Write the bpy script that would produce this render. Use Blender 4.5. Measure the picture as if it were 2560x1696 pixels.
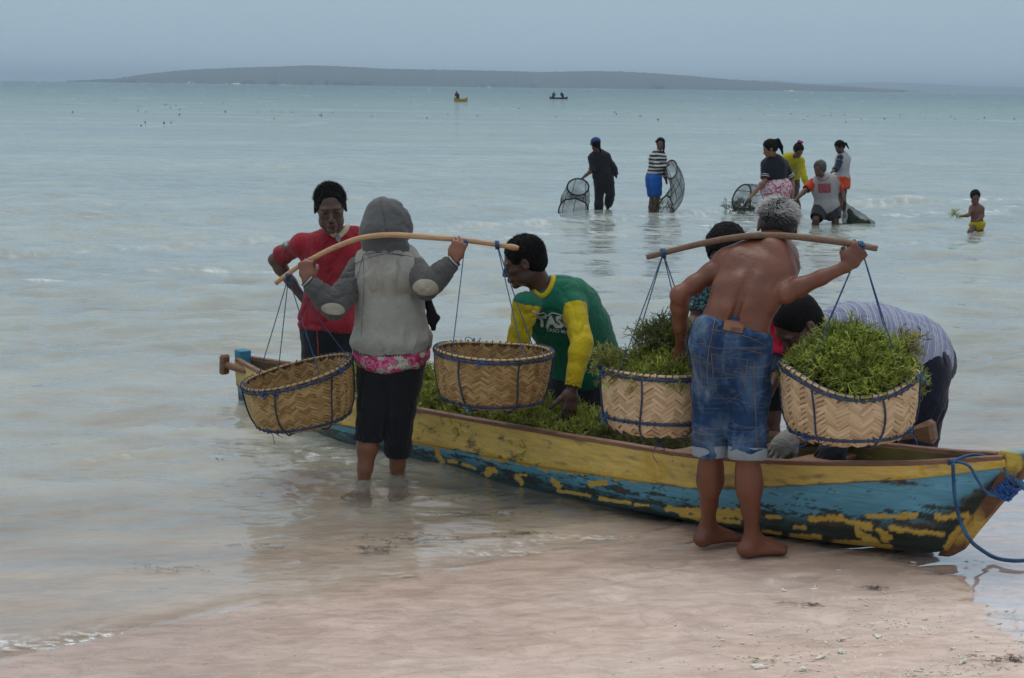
import bpy, bmesh, math, random, time
import numpy as np
from mathutils import Vector, Matrix, Euler, Quaternion
from mathutils.bvhtree import BVHTree

T0 = time.time()
random.seed(7)
RNG = np.random.default_rng(7)
scene = bpy.context.scene
for o in list(bpy.data.objects):
    bpy.data.objects.remove(o)
COL = scene.collection
R_ = math.radians

# ------------------------------------------------------------------ camera
PW, PH = 2560.0, 1696.0
FPX = 4400.0
CAM_H = 1.95
PITCH = math.atan(632.0 / FPX)
ROLL = math.atan(32.0 / 2560.0)
cam_data = bpy.data.cameras.new('camera')
cam = bpy.data.objects.new('camera', cam_data)
COL.objects.link(cam)
cam_data.sensor_width = 23.6
cam_data.lens = 23.6 * FPX / PW
cam_data.clip_start = 0.1
cam_data.clip_end = 60000
cam.location = (0, 0, CAM_H)
CAM_R = Matrix.Rotation(math.pi / 2 - PITCH, 3, 'X') @ Matrix.Rotation(ROLL, 3, 'Z')
cam.rotation_euler = CAM_R.to_euler()
scene.camera = cam
NR = np.array(CAM_R)

def ray(px, py):
    d = NR @ np.array([(px - PW / 2) / FPX, -(py - PH / 2) / FPX, -1.0])
    return d
def W(px, py, Y):
    """point at world depth Y that lies in direction (px, py)"""
    d = ray(px, py)
    t = Y / d[1]
    return np.array([d[0] * t, Y, CAM_H + d[2] * t])
def G(px, py, z=0.0):
    d = ray(px, py)
    t = (z - CAM_H) / d[2]
    return np.array([d[0] * t, d[1] * t, z])

# ------------------------------------------------------------------ world, sun, exposure
SUN_EL, SUN_AZ = R_(72), R_(-25)          # azimuth from +Y towards +X: ahead of the camera, hidden by cloud
world = bpy.data.worlds.new('World')
scene.world = world
world.use_nodes = True
wn, wl = world.node_tree.nodes, world.node_tree.links
wn.clear()
w_out = wn.new('ShaderNodeOutputWorld')
w_bg = wn.new('ShaderNodeBackground')
w_bg.inputs['Strength'].default_value = 0.10
w_sky = wn.new('ShaderNodeTexSky')
w_sky.sky_type = 'NISHITA'
w_sky.sun_disc = False
w_sky.sun_elevation = SUN_EL
w_sky.sun_rotation = SUN_AZ
w_sky.air_density = 1.0
w_sky.dust_density = 2.0
# overcast: the clear sky is veiled by one even sheet of cloud, slightly brighter overhead
w_tc = wn.new('ShaderNodeTexCoord')
w_sep = wn.new('ShaderNodeSeparateXYZ')
w_ramp = wn.new('ShaderNodeValToRGB')
w_ramp.color_ramp.interpolation = 'EASE'
w_ramp.color_ramp.elements[0].position = 0.0
w_ramp.color_ramp.elements[0].color = (3.0, 3.95, 4.75, 1)
w_ramp.color_ramp.elements[1].position = 1.0
w_ramp.color_ramp.elements[1].color = (7.6, 7.8, 8.0, 1)
_e = w_ramp.color_ramp.elements.new(0.035); _e.color = (2.75, 3.75, 4.6, 1)
_e = w_ramp.color_ramp.elements.new(0.16); _e.color = (2.6, 3.72, 4.65, 1)
_e = w_ramp.color_ramp.elements.new(0.45); _e.color = (4.9, 5.4, 6.0, 1)
w_noise = wn.new('ShaderNodeTexNoise')
w_noise.inputs['Scale'].default_value = 1.6
w_noise.inputs['Detail'].default_value = 3
w_map = wn.new('ShaderNodeMapping')
w_map.inputs['Scale'].default_value = (1, 1, 3.5)
w_mr = wn.new('ShaderNodeMapRange')
w_mr.inputs['To Min'].default_value = 0.90
w_mr.inputs['To Max'].default_value = 1.10
w_mul = wn.new('ShaderNodeMixRGB'); w_mul.blend_type = 'MULTIPLY'; w_mul.inputs[0].default_value = 1
w_mix = wn.new('ShaderNodeMixRGB'); w_mix.inputs[0].default_value = 0.9
wl.new(w_tc.outputs['Generated'], w_sep.inputs[0])
wl.new(w_sep.outputs['Z'], w_ramp.inputs['Fac'])
wl.new(w_tc.outputs['Generated'], w_map.inputs['Vector'])
wl.new(w_map.outputs[0], w_noise.inputs['Vector'])
wl.new(w_noise.outputs['Fac'], w_mr.inputs['Value'])
wl.new(w_ramp.outputs['Color'], w_mul.inputs[1])
wl.new(w_mr.outputs[0], w_mul.inputs[2])
wl.new(w_sky.outputs['Color'], w_mix.inputs[1])
wl.new(w_mul.outputs[0], w_mix.inputs[2])
wl.new(w_mix.outputs[0], w_bg.inputs['Color'])
wl.new(w_bg.outputs[0], w_out.inputs['Surface'])

sun_d = bpy.data.lights.new('sun', 'SUN')
sun_d.energy = 0.5
sun_d.angle = R_(35)
sun_d.color = (1.0, 0.96, 0.91)
sun = bpy.data.objects.new('sun', sun_d)
COL.objects.link(sun)
sun.rotation_euler = Vector((-math.sin(SUN_AZ) * math.cos(SUN_EL), -math.cos(SUN_AZ) * math.cos(SUN_EL), -math.sin(SUN_EL))).to_track_quat('-Z', 'Y').to_euler()
scene.view_settings.view_transform = 'Standard'
scene.view_settings.look = 'None'
scene.view_settings.gamma = 1
scene.view_settings.exposure = 0.38
scene.view_settings.use_curve_mapping = False
scene.cycles.max_bounces = 6
scene.cycles.diffuse_bounces = 2
scene.cycles.glossy_bounces = 3
scene.cycles.transmission_bounces = 3
scene.cycles.transparent_max_bounces = 10
scene.cycles.volume_bounces = 0
scene.cycles.caustics_reflective = False
scene.cycles.caustics_refractive = False
try:
    scene.cycles.use_denoising = True
except Exception:
    pass

# ------------------------------------------------------------------ naming helpers
def tag(o, label=None, cat=None, group=None, kind=None):
    if label: o['label'] = label
    if cat: o['category'] = cat
    if group: o['group'] = group
    if kind: o['kind'] = kind
    return o
def thing(name, loc, label, cat, group=None, rot=None):
    o = bpy.data.objects.new(name, None)
    o.empty_display_size = 0.1
    COL.objects.link(o)
    o.location = loc
    if rot is not None: o.rotation_euler = rot
    tag(o, label, cat, group)
    return o
def link(name, me, parent=None, world_coords=True):
    """link a mesh whose vertices are in world coordinates; under a parent at location L they are shifted"""
    o = bpy.data.objects.new(name, me)
    COL.objects.link(o)
    if parent is not None:
        o.parent = parent
        if world_coords:
            P = parent
            L = Vector((0, 0, 0))
            while P is not None:
                L += P.location; P = P.parent
            me.transform(Matrix.Translation(-L))
    return o

# ------------------------------------------------------------------ noise
_P = RNG.permutation(256).astype(np.int64)
_P = np.concatenate([_P, _P, _P])
_GR = RNG.normal(size=(256, 3)); _GR /= np.linalg.norm(_GR, axis=1)[:, None]
def perlin(p):
    p = np.asarray(p, dtype=np.float64)
    i = np.floor(p).astype(np.int64); f = p - i
    i &= 255
    u = f * f * f * (f * (f * 6 - 15) + 10)
    out = 0
    for dx in (0, 1):
        wx = u[..., 0] if dx else 1 - u[..., 0]
        for dy in (0, 1):
            wy = u[..., 1] if dy else 1 - u[..., 1]
            for dz in (0, 1):
                wz = u[..., 2] if dz else 1 - u[..., 2]
                h = _P[_P[_P[(i[..., 0] + dx) & 255] + ((i[..., 1] + dy) & 255)] + ((i[..., 2] + dz) & 255)]
                g = _GR[h]
                out = out + wx * wy * wz * (g[..., 0] * (f[..., 0] - dx) + g[..., 1] * (f[..., 1] - dy) + g[..., 2] * (f[..., 2] - dz))
    return out * 1.5
def fbm(p, octv=4, lac=2.03, gain=0.5):
    p = np.asarray(p, float); a = 1.0; s = 0
    for k in range(octv):
        s = s + a * perlin(p + 17.3 * k); p = p * lac; a *= gain
    return s
def sstep(a, b, x):
    t = np.clip((x - a) / (b - a), 0, 1)
    return t * t * (3 - 2 * t)

# ------------------------------------------------------------------ mesh from numpy
def np_mesh(name, V, F, mat=None, mats=None, mid=None, smooth=True, attrs=None, cols=None):
    """V (n,3); F (m,k) array of quads or triangles, or list of arrays"""
    me = bpy.data.meshes.new(name)
    Fs = F if isinstance(F, list) else [F]
    Fs = [np.asarray(f, dtype=np.int32) for f in Fs if len(f)]
    V = np.asarray(V, dtype=np.float32)
    me.vertices.add(len(V)); me.vertices.foreach_set('co', V.ravel())
    nl = sum(f.size for f in Fs); npoly = sum(len(f) for f in Fs)
    me.loops.add(nl); me.polygons.add(npoly)
    me.loops.foreach_set('vertex_index', np.concatenate([f.ravel() for f in Fs]))
    starts = []; tot = []; c = 0
    for f in Fs:
        k = f.shape[1]
        starts.append(c + np.arange(len(f)) * k); tot.append(np.full(len(f), k)); c += f.size
    me.polygons.foreach_set('loop_start', np.concatenate(starts).astype(np.int32))
    try:
        me.polygons.foreach_set('loop_total', np.concatenate(tot).astype(np.int32))
    except Exception:
        pass
    for m in (mats or ([mat] if mat else [])):
        me.materials.append(m)
    if mid is not None:
        me.polygons.foreach_set('material_index', np.asarray(mid, dtype=np.int32))
    me.polygons.foreach_set('use_smooth', np.full(npoly, bool(smooth)))
    me.update(calc_edges=True)
    for k, a in (attrs or {}).items():
        at = me.attributes.new(k, 'FLOAT', 'POINT')
        at.data.foreach_set('value', np.asarray(a, dtype=np.float32).ravel())
    for k, a in (cols or {}).items():
        at = me.attributes.new(k, 'FLOAT_COLOR', 'POINT')
        a = np.asarray(a, dtype=np.float32)
        if a.shape[1] == 3: a = np.concatenate([a, np.ones((len(a), 1), np.float32)], 1)
        at.data.foreach_set('color', a.ravel())
    me.validate()
    return me

def grid_faces(nu, nv, wrap_u=False):
    i = np.arange(nu if wrap_u else nu - 1); j = np.arange(nv - 1)
    I, J = np.meshgrid(i, j, indexing='ij')
    I2 = (I + 1) % nu
    return np.stack([I * nv + J, I2 * nv + J, I2 * nv + J + 1, I * nv + J + 1], -1).reshape(-1, 4)

class Geo:
    """collects small pieces into one mesh"""
    def __init__(s): s.V = []; s.Q = []; s.T = []; s.n = 0; s.C = []
    def add(s, V, Q=None, T=None, c=None):
        V = np.asarray(V, float)
        s.V.append(V)
        if Q is not None and len(Q): s.Q.append(np.asarray(Q) + s.n)
        if T is not None and len(T): s.T.append(np.asarray(T) + s.n)
        s.C.append(np.tile(np.asarray(c if c is not None else (1, 1, 1), float), (len(V), 1)))
        s.n += len(V)
    def box(s, c, e, R=None, bev=0.0, col=None):
        """box with chamfered edges: centre c, half extents e"""
        e = np.asarray(e, float); b = min(bev, e.min() * 0.9)
        pts = []
        for sx in (-1, 1):
            for sy in (-1, 1):
                for sz in (-1, 1):
                    sg = np.array([sx, sy, sz])
                    for ax in range(3):
                        v = (e - b) * sg; v[ax] = e[ax] * sg[ax]; pts.append(v)
        pts = np.array(pts)
        if R is not None: pts = pts @ np.asarray(R).T
        pts = pts + np.asarray(c)
        if b <= 0:
            P8 = pts[::3]
            s.add(P8, Q=[[0, 1, 3, 2], [4, 6, 7, 5], [0, 4, 5, 1], [2, 3, 7, 6], [0, 2, 6, 4], [1, 5, 7, 3]], c=col); return
        def id_(sx, sy, sz, ax): return ((sx * 2 + sy) * 2 + sz) * 3 + ax
        Q = []
        T = []
        def cyc(ax, sgn):
            o = [(0, 0), (0, 1), (1, 1), (1, 0)]
            r = []
            for a, b2 in o:
                t = [0, 0, 0]; t[ax] = sgn; oth = [k for k in range(3) if k != ax]
                t[oth[0]] = a; t[oth[1]] = b2; r.append(id_(*t, ax))
            return r
        for ax in range(3):
            for sg in (0, 1): Q.append(cyc(ax, sg))
        for ax in range(3):     # edges parallel to ax
            o = [k for k in range(3) if k != ax]
            for a in (0, 1):
                for b2 in (0, 1):
                    q = []
                    for (e_, f_) in ((0, o[0]), (1, o[0]), (1, o[1]), (0, o[1])):
                        t = [0, 0, 0]; t[ax] = e_; t[o[0]] = a; t[o[1]] = b2
                        q.append(id_(*t, f_))
                    Q.append(q)
        for a in (0, 1):
            for b2 in (0, 1):
                for c2 in (0, 1): T.append([id_(a, b2, c2, 0), id_(a, b2, c2, 1), id_(a, b2, c2, 2)])
        s.add(pts, Q=Q, T=T, c=col)
    def tube(s, pts, rad, n=6, cap=True, col=None, flat=1.0, up=None):
        pts = np.asarray(pts, float); m = len(pts)
        rad = np.broadcast_to(np.asarray(rad, float), (m,))
        t = np.gradient(pts, axis=0); t /= (np.linalg.norm(t, axis=1)[:, None] + 1e-9)
        u = np.array(up if up is not None else (0.13, 0.21, 0.97), float)
        a = np.cross(t, u); ln = np.linalg.norm(a, axis=1)
        a[ln < 1e-3] = np.cross(t[ln < 1e-3], [1, 0, 0.1]); a /= np.linalg.norm(a, axis=1)[:, None]
        b = np.cross(t, a)
        th = np.arange(n) / n * 2 * np.pi
        V = pts[:, None] + rad[:, None, None] * (np.cos(th)[None, :, None] * a[:, None] + flat * np.sin(th)[None, :, None] * b[:, None])
        V = V.reshape(-1, 3)
        I, J = np.meshgrid(np.arange(m - 1), np.arange(n), indexing='ij'); J2 = (J + 1) % n
        Q = np.stack([I * n + J, I * n + J2, (I + 1) * n + J2, (I + 1) * n + J], -1).reshape(-1, 4)
        T = []
        if cap:
            V = np.vstack([V, pts[0], pts[-1]])
            T = [[m * n, (j + 1) % n, j] for j in range(n)] + [[m * n + 1, (m - 1) * n + j, (m - 1) * n + (j + 1) % n] for j in range(n)]
        s.add(V, Q=Q, T=T, c=col)
    def mesh(s, name, mat=None, smooth=True, colname=None, **k):
        V = np.vstack(s.V)
        F = []
        if s.Q: F.append(np.vstack(s.Q))
        if s.T: F.append(np.vstack(s.T))
        me = np_mesh(name, V, F, mat, smooth=smooth, cols={colname: np.vstack(s.C)} if colname else None, **k)
        return me

def fix_normals(me):
    bm = bmesh.new(); bm.from_mesh(me); bmesh.ops.recalc_face_normals(bm, faces=bm.faces); bm.to_mesh(me); bm.free()

def spline(pts, n, closed=False):
    """Catmull-Rom"""
    P = np.asarray(pts, float)
    if closed: P = np.vstack([P[-1], P, P[0], P[1]])
    else: P = np.vstack([2 * P[0] - P[1], P, 2 * P[-1] - P[-2]])
    m = len(P) - 3
    out = []
    ts = np.linspace(0, m, n, endpoint=not closed)
    for t in ts:
        i = min(int(t), m - 1); f = t - i
        a, b, c, d = P[i:i + 4]
        out.append(0.5 * ((2 * b) + (c - a) * f + (2 * a - 5 * b + 4 * c - d) * f * f + (3 * b - a - 3 * c + d) * f ** 3))
    return np.array(out)

# ------------------------------------------------------------------ materials
def mat(name):
    m = bpy.data.materials.new(name); m.use_nodes = True
    m.node_tree.nodes.clear()
    N, L = m.node_tree.nodes, m.node_tree.links
    out = N.new('ShaderNodeOutputMaterial')
    return m, N, L, out
def node(N, L, typ, props=None, **inp):
    n = N.new(typ)
    for k, v in (props or {}).items(): setattr(n, k, v)
    for k, v in inp.items():
        key = k.replace('_', ' ')
        s = n.inputs[int(k[1:])] if (k[0] == 'i' and k[1:].isdigit()) else n.inputs[key]
        if hasattr(v, 'is_output') or isinstance(v, bpy.types.NodeSocket): L.new(v, s)
        else:
            if isinstance(v, (tuple, list)) and len(v) == 3 and s.type == 'RGBA': v = (*v, 1)
            s.default_value = v
    return n
def ramp(N, L, fac, stops, interp='LINEAR'):
    n = N.new('ShaderNodeValToRGB'); cr = n.color_ramp; cr.interpolation = interp
    while len(cr.elements) > 1: cr.elements.remove(cr.elements[-1])
    for k, (p, c) in enumerate(stops):
        e = cr.elements[0] if k == 0 else cr.elements.new(p)
        e.position = p
        e.color = (*c, 1) if isinstance(c, (tuple, list)) else (c, c, c, 1)
    L.new(fac, n.inputs[0])
    return n.outputs[0]
def simple(name, col, rough=0.8, var=0.12, scale=18, bump=0.15, bscale=60, spec=0.3, stretch=(1, 1, 1), coat=0):
    """base material: colour with soft uneven wear and a fine relief"""
    m, N, L, out = mat(name)
    tc = node(N, L, 'ShaderNodeTexCoord')
    mp = node(N, L, 'ShaderNodeMapping', Vector=tc.outputs['Object'], Scale=stretch)
    n1 = node(N, L, 'ShaderNodeTexNoise', Vector=mp.outputs[0], Scale=scale, Detail=5.0)
    lo = tuple(c * (1 - var) for c in col); hi = tuple(min(1, c * (1 + var)) for c in col)
    c = ramp(N, L, n1.outputs['Fac'], [(0.3, lo), (0.7, hi)])
    n2 = node(N, L, 'ShaderNodeTexNoise', Vector=mp.outputs[0], Scale=bscale, Detail=4.0)
    b = node(N, L, 'ShaderNodeBump', Strength=bump, Distance=0.01, Height=n2.outputs['Fac'])
    p = node(N, L, 'ShaderNodeBsdfPrincipled', Base_Color=c, Roughness=rough, Normal=b.outputs[0])
    p.inputs['Specular IOR Level'].default_value = spec
    p.inputs['Coat Weight'].default_value = coat
    L.new(p.outputs[0], out.inputs[0])
    return m
# ================================================================== SHORE, SAND AND SEA
_sh_px = [(0, 1655), (300, 1590), (560, 1525), (800, 1492), (1000, 1450), (1200, 1412), (1400, 1376), (1600, 1340), (1780, 1296),
          (2000, 1236), (2200, 1200), (2400, 1188), (2560, 1180)]
SH = np.array([G(a, b)[:2] for a, b in _sh_px])
d0 = SH[0] - SH[1]; d1 = SH[-1] - SH[-2]
SH = np.vstack([SH[0] + d0 / np.linalg.norm(d0) * 400, SH, SH[-1] + d1 / np.linalg.norm(d1) * 60 + np.array([0, 6.]), SH[-1] + d1 / np.linalg.norm(d1) * 60 + np.array([3000., 900.])])
def shore_s(x, y):
    """signed distance to the water's edge, positive up the beach"""
    p = np.stack([x, y], -1); best = np.full(x.shape, 1e9); sg = np.ones(x.shape)
    for a, b in zip(SH[:-1], SH[1:]):
        d = b - a; L2 = d @ d
        t = np.clip(((p - a) @ d) / L2, 0, 1)
        q = p - a - t[..., None] * d
        dist = np.hypot(q[..., 0], q[..., 1])
        side = np.sign(d[0] * (p[..., 1] - a[1]) - d[1] * (p[..., 0] - a[0]))
        m = dist < best
        best = np.where(m, dist, best); sg = np.where(m, -side, sg)
    return best * sg
def sand_z(x, y, s=None):
    x = np.asarray(x, float); y = np.asarray(y, float)
    if s is None: s = shore_s(x, y)
    up = 0.030 * np.clip(s, 0, None) + 0.004 * np.clip(s, 0, 4) ** 2
    dn = -0.085 * np.clip(-s, 0, 2.6) - 0.004 * np.clip(-s - 2.6, 0, 30) - 0.02 * np.clip(-s - 33, 0, 300)
    return np.clip(up, 0, 3) + dn
def wline(pts):
    P = np.array([G(a, b)[:2] for a, b in pts]); P = P[np.argsort(P[:, 0])]
    return lambda x: np.interp(x, P[:, 0], P[:, 1])
LN_A = wline([(0, 632), (150, 630), (300, 622), (420, 618), (600, 604), (720, 596)])
LN_B = wline([(0, 700), (200, 690), (420, 672), (620, 672), (800, 668)])
LN_C = wline([(1080, 578), (1250, 562), (1400, 552), (1600, 542), (1800, 528), (2050, 512), (2300, 507), (2560, 494)])
LN_D = wline([(0, 420), (300, 416), (640, 412), (900, 420)])
LN_E = wline([(1900, 620), (2100, 610), (2350, 600), (2560, 590)])

_wk = []
_wr = np.random.default_rng(11)
for i in range(64):
    lam = 0.12 * (2.6 / 0.12) ** (i / 63.0)
    ang = _wr.normal(math.pi / 2 + 0.18, 0.50)
    _wk.append((lam, ang, _wr.uniform(0, 6.28), 0.0098 * min(lam, .8) ** .95 * _wr.uniform(0.6, 1.3)))
def wave_z(x, y, s, res):
    z = np.zeros_like(x)
    wx = x + 0.35 * perlin(np.stack([x * .5, y * .5, y * 0 + 3], -1)); wy = y + 0.35 * perlin(np.stack([x * .5, y * .5, y * 0 + 9], -1))
    patch = 0.65 + 0.55 * perlin(np.stack([x * .22, y * .12, y * 0 + 1], -1))
    for lam, ang, ph, am in _wk:
        k = 2 * np.pi / lam
        fade = sstep(1.6, 4.0, lam / np.maximum(res, 1e-3))
        th = k * (wx * math.cos(ang) + wy * math.sin(ang)) + ph
        z += am * fade * (2.2 * np.exp(1.1 * (np.sin(th) - 1)) - 1.0)
    amp = 0.10 + 0.90 * sstep(0.3, 3.6, -s)
    z *= amp * np.clip(patch, .3, 1.35)
    return z
def ridge(x, y, f, w, h, x0, x1, seed, fw=0.6):
    yl = f(x) + 0.25 * perlin(np.stack([x * .5, x * 0 + seed, x * 0], -1)) * w * 4
    on = sstep(x0 - fw, x0 + fw, x) * (1 - sstep(x1 - fw, x1 + fw, x))
    n = np.clip(0.75 + 0.7 * perlin(np.stack([x * .9, x * 0 + seed * 3, x * 0 + .5], -1)), 0.1, 1.5)
    d = (y - yl) / w
    prof = np.where(d < 0, np.exp(-(d * 1.9) ** 2), np.exp(-(d * .7) ** 2))
    return h * on * n * prof, on * n * np.exp(-((d + .55) * 1.6) ** 2)

def fan(py_list, na, far=(90, 130, 200, 350, 700, 1500, 4000, 12000), spread=0.36, outer=(0.5, 0.8, 1.5, 3.0)):
    ys = []
    for py in py_list: ys.append(G(1280, py)[1])
    ys = np.array(ys + [f for f in far if f > ys[-1] * 1.1])
    a = np.linspace(-spread, spread, na)
    a = np.concatenate([-np.array(outer[::-1]), a, np.array(outer)])
    Yg, A = np.meshgrid(ys, a, indexing='ij')
    X = A * (Yg + 0.8)
    res = np.maximum(np.gradient(Yg, axis=0) * 1.0, np.gradient(X, axis=1))
    return X, Yg, res

# --- sand
pys = np.concatenate([np.arange(2400, 1760, -40), np.arange(1760, 1000, -3.0), np.arange(1000, 400, -12.0), np.arange(400, 262, -25.0)])
X, Y, RS = fan(pys, 500)
S = shore_s(X, Y)
P3 = np.stack([X, Y, X * 0], -1)
Z = sand_z(X, Y, S)
near = 1 - sstep(14, 20, Y)
shd = np.array([1.0, 0.33]); shd /= np.linalg.norm(shd)
along = X * shd[0] + Y * shd[1]; acr = -X * shd[1] + Y * shd[0]
land = sstep(-.2, .3, S)
Z += near * (0.006 * fbm(np.stack([along * .9, acr * 2.2, X * 0], -1), 4) + 0.0022 * fbm(np.stack([along * 5, acr * 11, X * 0 + 4], -1), 3) * (0.4 + .6 * land))
_rl = fbm(np.stack([along * .55, acr * 1.7, X * 0 + 8], -1), 3)
Z += near * land * 0.010 * np.exp(-(_rl / 0.07) ** 2) * np.clip(.5 + perlin(np.stack([along * .8, acr * .8, X * 0 + 2], -1)), 0, 1)
_sw = np.zeros_like(Z)
for k_, (o_, am_) in enumerate([(.35, .005), (.62, .004), (1.0, .006), (1.35, .004), (1.9, .005)]):
    dd_ = S - o_ - .16 * perlin(np.stack([along * .8, acr * 0 + k_ * 5, X * 0], -1)) - .05 * perlin(np.stack([along * 3, acr * 0 + k_, X * 0], -1))
    _sw += am_ * np.exp(-(dd_ / .028) ** 2) * np.clip(.55 + 1.0 * perlin(np.stack([along * .6, acr * 0 + k_ * 2, X * 0 + 4], -1)), 0, 1)
Z += near * _sw
for (fx, fy, ang) in [(1600, 1440, .4), (1500, 1500, .5), (1705, 1405, .2), (1420, 1590, .6), (2010, 1450, .0), (1650, 1560, 1.9), (1330, 1640, .5), (2080, 1580, 1.2)]:
    q_ = G(fx, fy, .03); dx_, dy_ = X - q_[0], Y - q_[1]; u_ = dx_ * math.cos(ang) + dy_ * math.sin(ang); v_ = -dx_ * math.sin(ang) + dy_ * math.cos(ang)
    r_ = np.sqrt((u_ / .13) ** 2 + (v_ / .05) ** 2); Z += -.009 * np.exp(-r_ ** 4) + .004 * np.exp(-((r_ - 1.25) / .2) ** 2)
# the film of water that lies on the flat sand right of the bow
_film_px = [(1700, 1360), (1860, 1342), (1954, 1350), (2040, 1362), (2127, 1392), (2259, 1433), (2379, 1466), (2407, 1487), (2412, 1515), (2457, 1552), (2477, 1598), (2560, 1660), (2700, 1760)]
FB = np.array([G(a, b, 0.02)[:2] for a, b in _film_px])
def film_s(x, y):
    p = np.stack([x, y], -1); best = np.full(x.shape, 1e9); sg = np.ones(x.shape)
    for a, b in zip(FB[:-1], FB[1:]):
        d = b - a; t = np.clip(((p - a) @ d) / (d @ d), 0, 1); q = p - a - t[..., None] * d
        dist = np.hypot(q[..., 0], q[..., 1]); side = np.sign(d[0] * (p[..., 1] - a[1]) - d[1] * (p[..., 0] - a[0]))
        m = dist < best; best = np.where(m, dist, best); sg = np.where(m, side, sg)
    return best * sg
FS = np.where(np.abs(X) < 12, film_s(X, Y), 5.0)
flat = sstep(-.05, .25, FS) * land * (X > .5)
Z = np.where(flat > 0, Z * (1 - flat * .25), Z)

def mat_sand():
    m, N, L, out = mat('sand')
    tc = node(N, L, 'ShaderNodeTexCoord')
    mp = node(N, L, 'ShaderNodeMapping', Vector=tc.outputs['Object'], Rotation=(0, 0, -0.32), Scale=(0.5, 1, 1))
    big = node(N, L, 'ShaderNodeTexNoise', Vector=mp.outputs[0], Scale=1.3, Detail=6.0, Distortion=0.6)
    c = ramp(N, L, big.outputs['Fac'], [(0.28, (0.58, 0.43, 0.345)), (0.5, (0.72, 0.565, 0.475)), (0.72, (0.82, 0.69, 0.61))])
    med = node(N, L, 'ShaderNodeTexNoise', Vector=mp.outputs[0], Scale=13.0, Detail=9.0, Roughness=0.72, Distortion=0.6)
    c2 = ramp(N, L, med.outputs['Fac'], [(0.36, (0.74, 0.71, 0.68)), (0.60, (1.12, 1.12, 1.12))])
    mx = node(N, L, 'ShaderNodeMixRGB', dict(blend_type='MULTIPLY'), i0=0.85, i1=c, i2=c2)
    # white coral grit, denser in patches
    vo = node(N, L, 'ShaderNodeTexVoronoi', Vector=tc.outputs['Object'], Scale=60.0, Randomness=1.0)
    gr = ramp(N, L, vo.outputs['Distance'], [(0.10, 1.0), (0.2, 0.0)])
    pn = node(N, L, 'ShaderNodeTexNoise', Vector=tc.outputs['Object'], Scale=2.4, Detail=4.0)
    pr = ramp(N, L, pn.outputs['Fac'], [(0.42, 0.0), (0.62, 0.9)])
    gm = node(N, L, 'ShaderNodeMath', dict(operation='MULTIPLY'), i0=gr, i1=pr)
    mx2 = node(N, L, 'ShaderNodeMixRGB', i0=gm.outputs[0], i1=mx.outputs[0], i2=(0.72, 0.66, 0.58, 1))
    # dark grains
    vo2 = node(N, L, 'ShaderNodeTexVoronoi', Vector=tc.outputs['Object'], Scale=38.0, Randomness=1.0)
    dg = ramp(N, L, vo2.outputs['Distance'], [(0.07, 0.8), (0.12, 0.0)])
    mx3 = node(N, L, 'ShaderNodeMixRGB', i0=dg, i1=mx2.outputs[0], i2=(0.16, 0.10, 0.07, 1))
    aw = node(N, L, 'ShaderNodeAttribute', dict(attribute_name='wet'))
    af = node(N, L, 'ShaderNodeAttribute', dict(attribute_name='film'))
    nb = node(N, L, 'ShaderNodeTexNoise', Vector=mp.outputs[0], Scale=7.0, Detail=7.0, Roughness=0.65)
    nbm = node(N, L, 'ShaderNodeMapRange', Value=nb.outputs['Fac'], From_Min=0.2, From_Max=0.8, To_Min=-0.14, To_Max=0.14)
    ad = node(N, L, 'ShaderNodeMath', dict(operation='ADD'), i0=af.outputs['Fac'], i1=nbm.outputs[0])
    fm = node(N, L, 'ShaderNodeMapRange', Value=ad.outputs[0], From_Min=-0.02, From_Max=0.05, To_Min=0.0, To_Max=1.0)
    wetc = node(N, L, 'ShaderNodeMixRGB', dict(blend_type='MULTIPLY'), i0=aw.outputs['Fac'], i1=mx3.outputs[0], i2=(0.80, 0.76, 0.73, 1))
    rr = node(N, L, 'ShaderNodeMapRange', Value=aw.outputs['Fac'], From_Min=0.0, From_Max=1.0, To_Min=0.6, To_Max=0.24)
    fn = node(N, L, 'ShaderNodeTexNoise', Vector=tc.outputs['Object'], Scale=160.0, Detail=4.0)
    fb = node(N, L, 'ShaderNodeBump', Strength=0.25, Distance=0.004, Height=fn.outputs['Fac'])
    b2 = node(N, L, 'ShaderNodeBump', Strength=0.6, Distance=0.012, Height=med.outputs['Fac'], Normal=fb.outputs[0])
    dry = node(N, L, 'ShaderNodeBsdfPrincipled', Base_Color=wetc.outputs[0], Roughness=rr.outputs[0], Normal=b2.outputs[0])
    dry.inputs['Specular IOR Level'].default_value = 0.45
    fmul = node(N, L, 'ShaderNodeMixRGB', dict(blend_type='MULTIPLY'), i0=1.0, i1=wetc.outputs[0], i2=(1.0, 1.02, 1.06, 1))
    rn = node(N, L, 'ShaderNodeTexNoise', Vector=mp.outputs[0], Scale=5.0, Detail=3.0)
    rb = node(N, L, 'ShaderNodeBump', Strength=0.05, Distance=0.02, Height=rn.outputs['Fac'])
    wet = node(N, L, 'ShaderNodeBsdfPrincipled', Base_Color=fmul.outputs[0], Roughness=0.07, Normal=rb.outputs[0])
    wet.inputs['Specular IOR Level'].default_value = 0.5
    wet.inputs['Coat Weight'].default_value = 1.0
    wet.inputs['Coat Roughness'].default_value = 0.03
    wet.inputs['Coat IOR'].default_value = 1.5
    ms = node(N, L, 'ShaderNodeMixShader', i0=fm.outputs[0], i1=dry.outputs[0], i2=wet.outputs[0])
    L.new(ms.outputs[0], out.inputs[0])
    return m
wetA = (np.clip(1 - sstep(.1, 2.6, S), 0, 1) * .9 + .1) * (1 - .85 * sstep(.0, -.25, S))
filmA = np.minimum(np.minimum(FS, 1.0), (X - .75) * .8)
filmA = np.where(S < -.12, -1.0, filmA)
filmA = np.maximum(filmA, -0.02 - 0.6 * np.clip(S - .02, -.03, 1) - 3 * np.clip(-S - .04, 0, 1))     # a narrow swash strip along the water's edge
M_sand = mat_sand()
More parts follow.
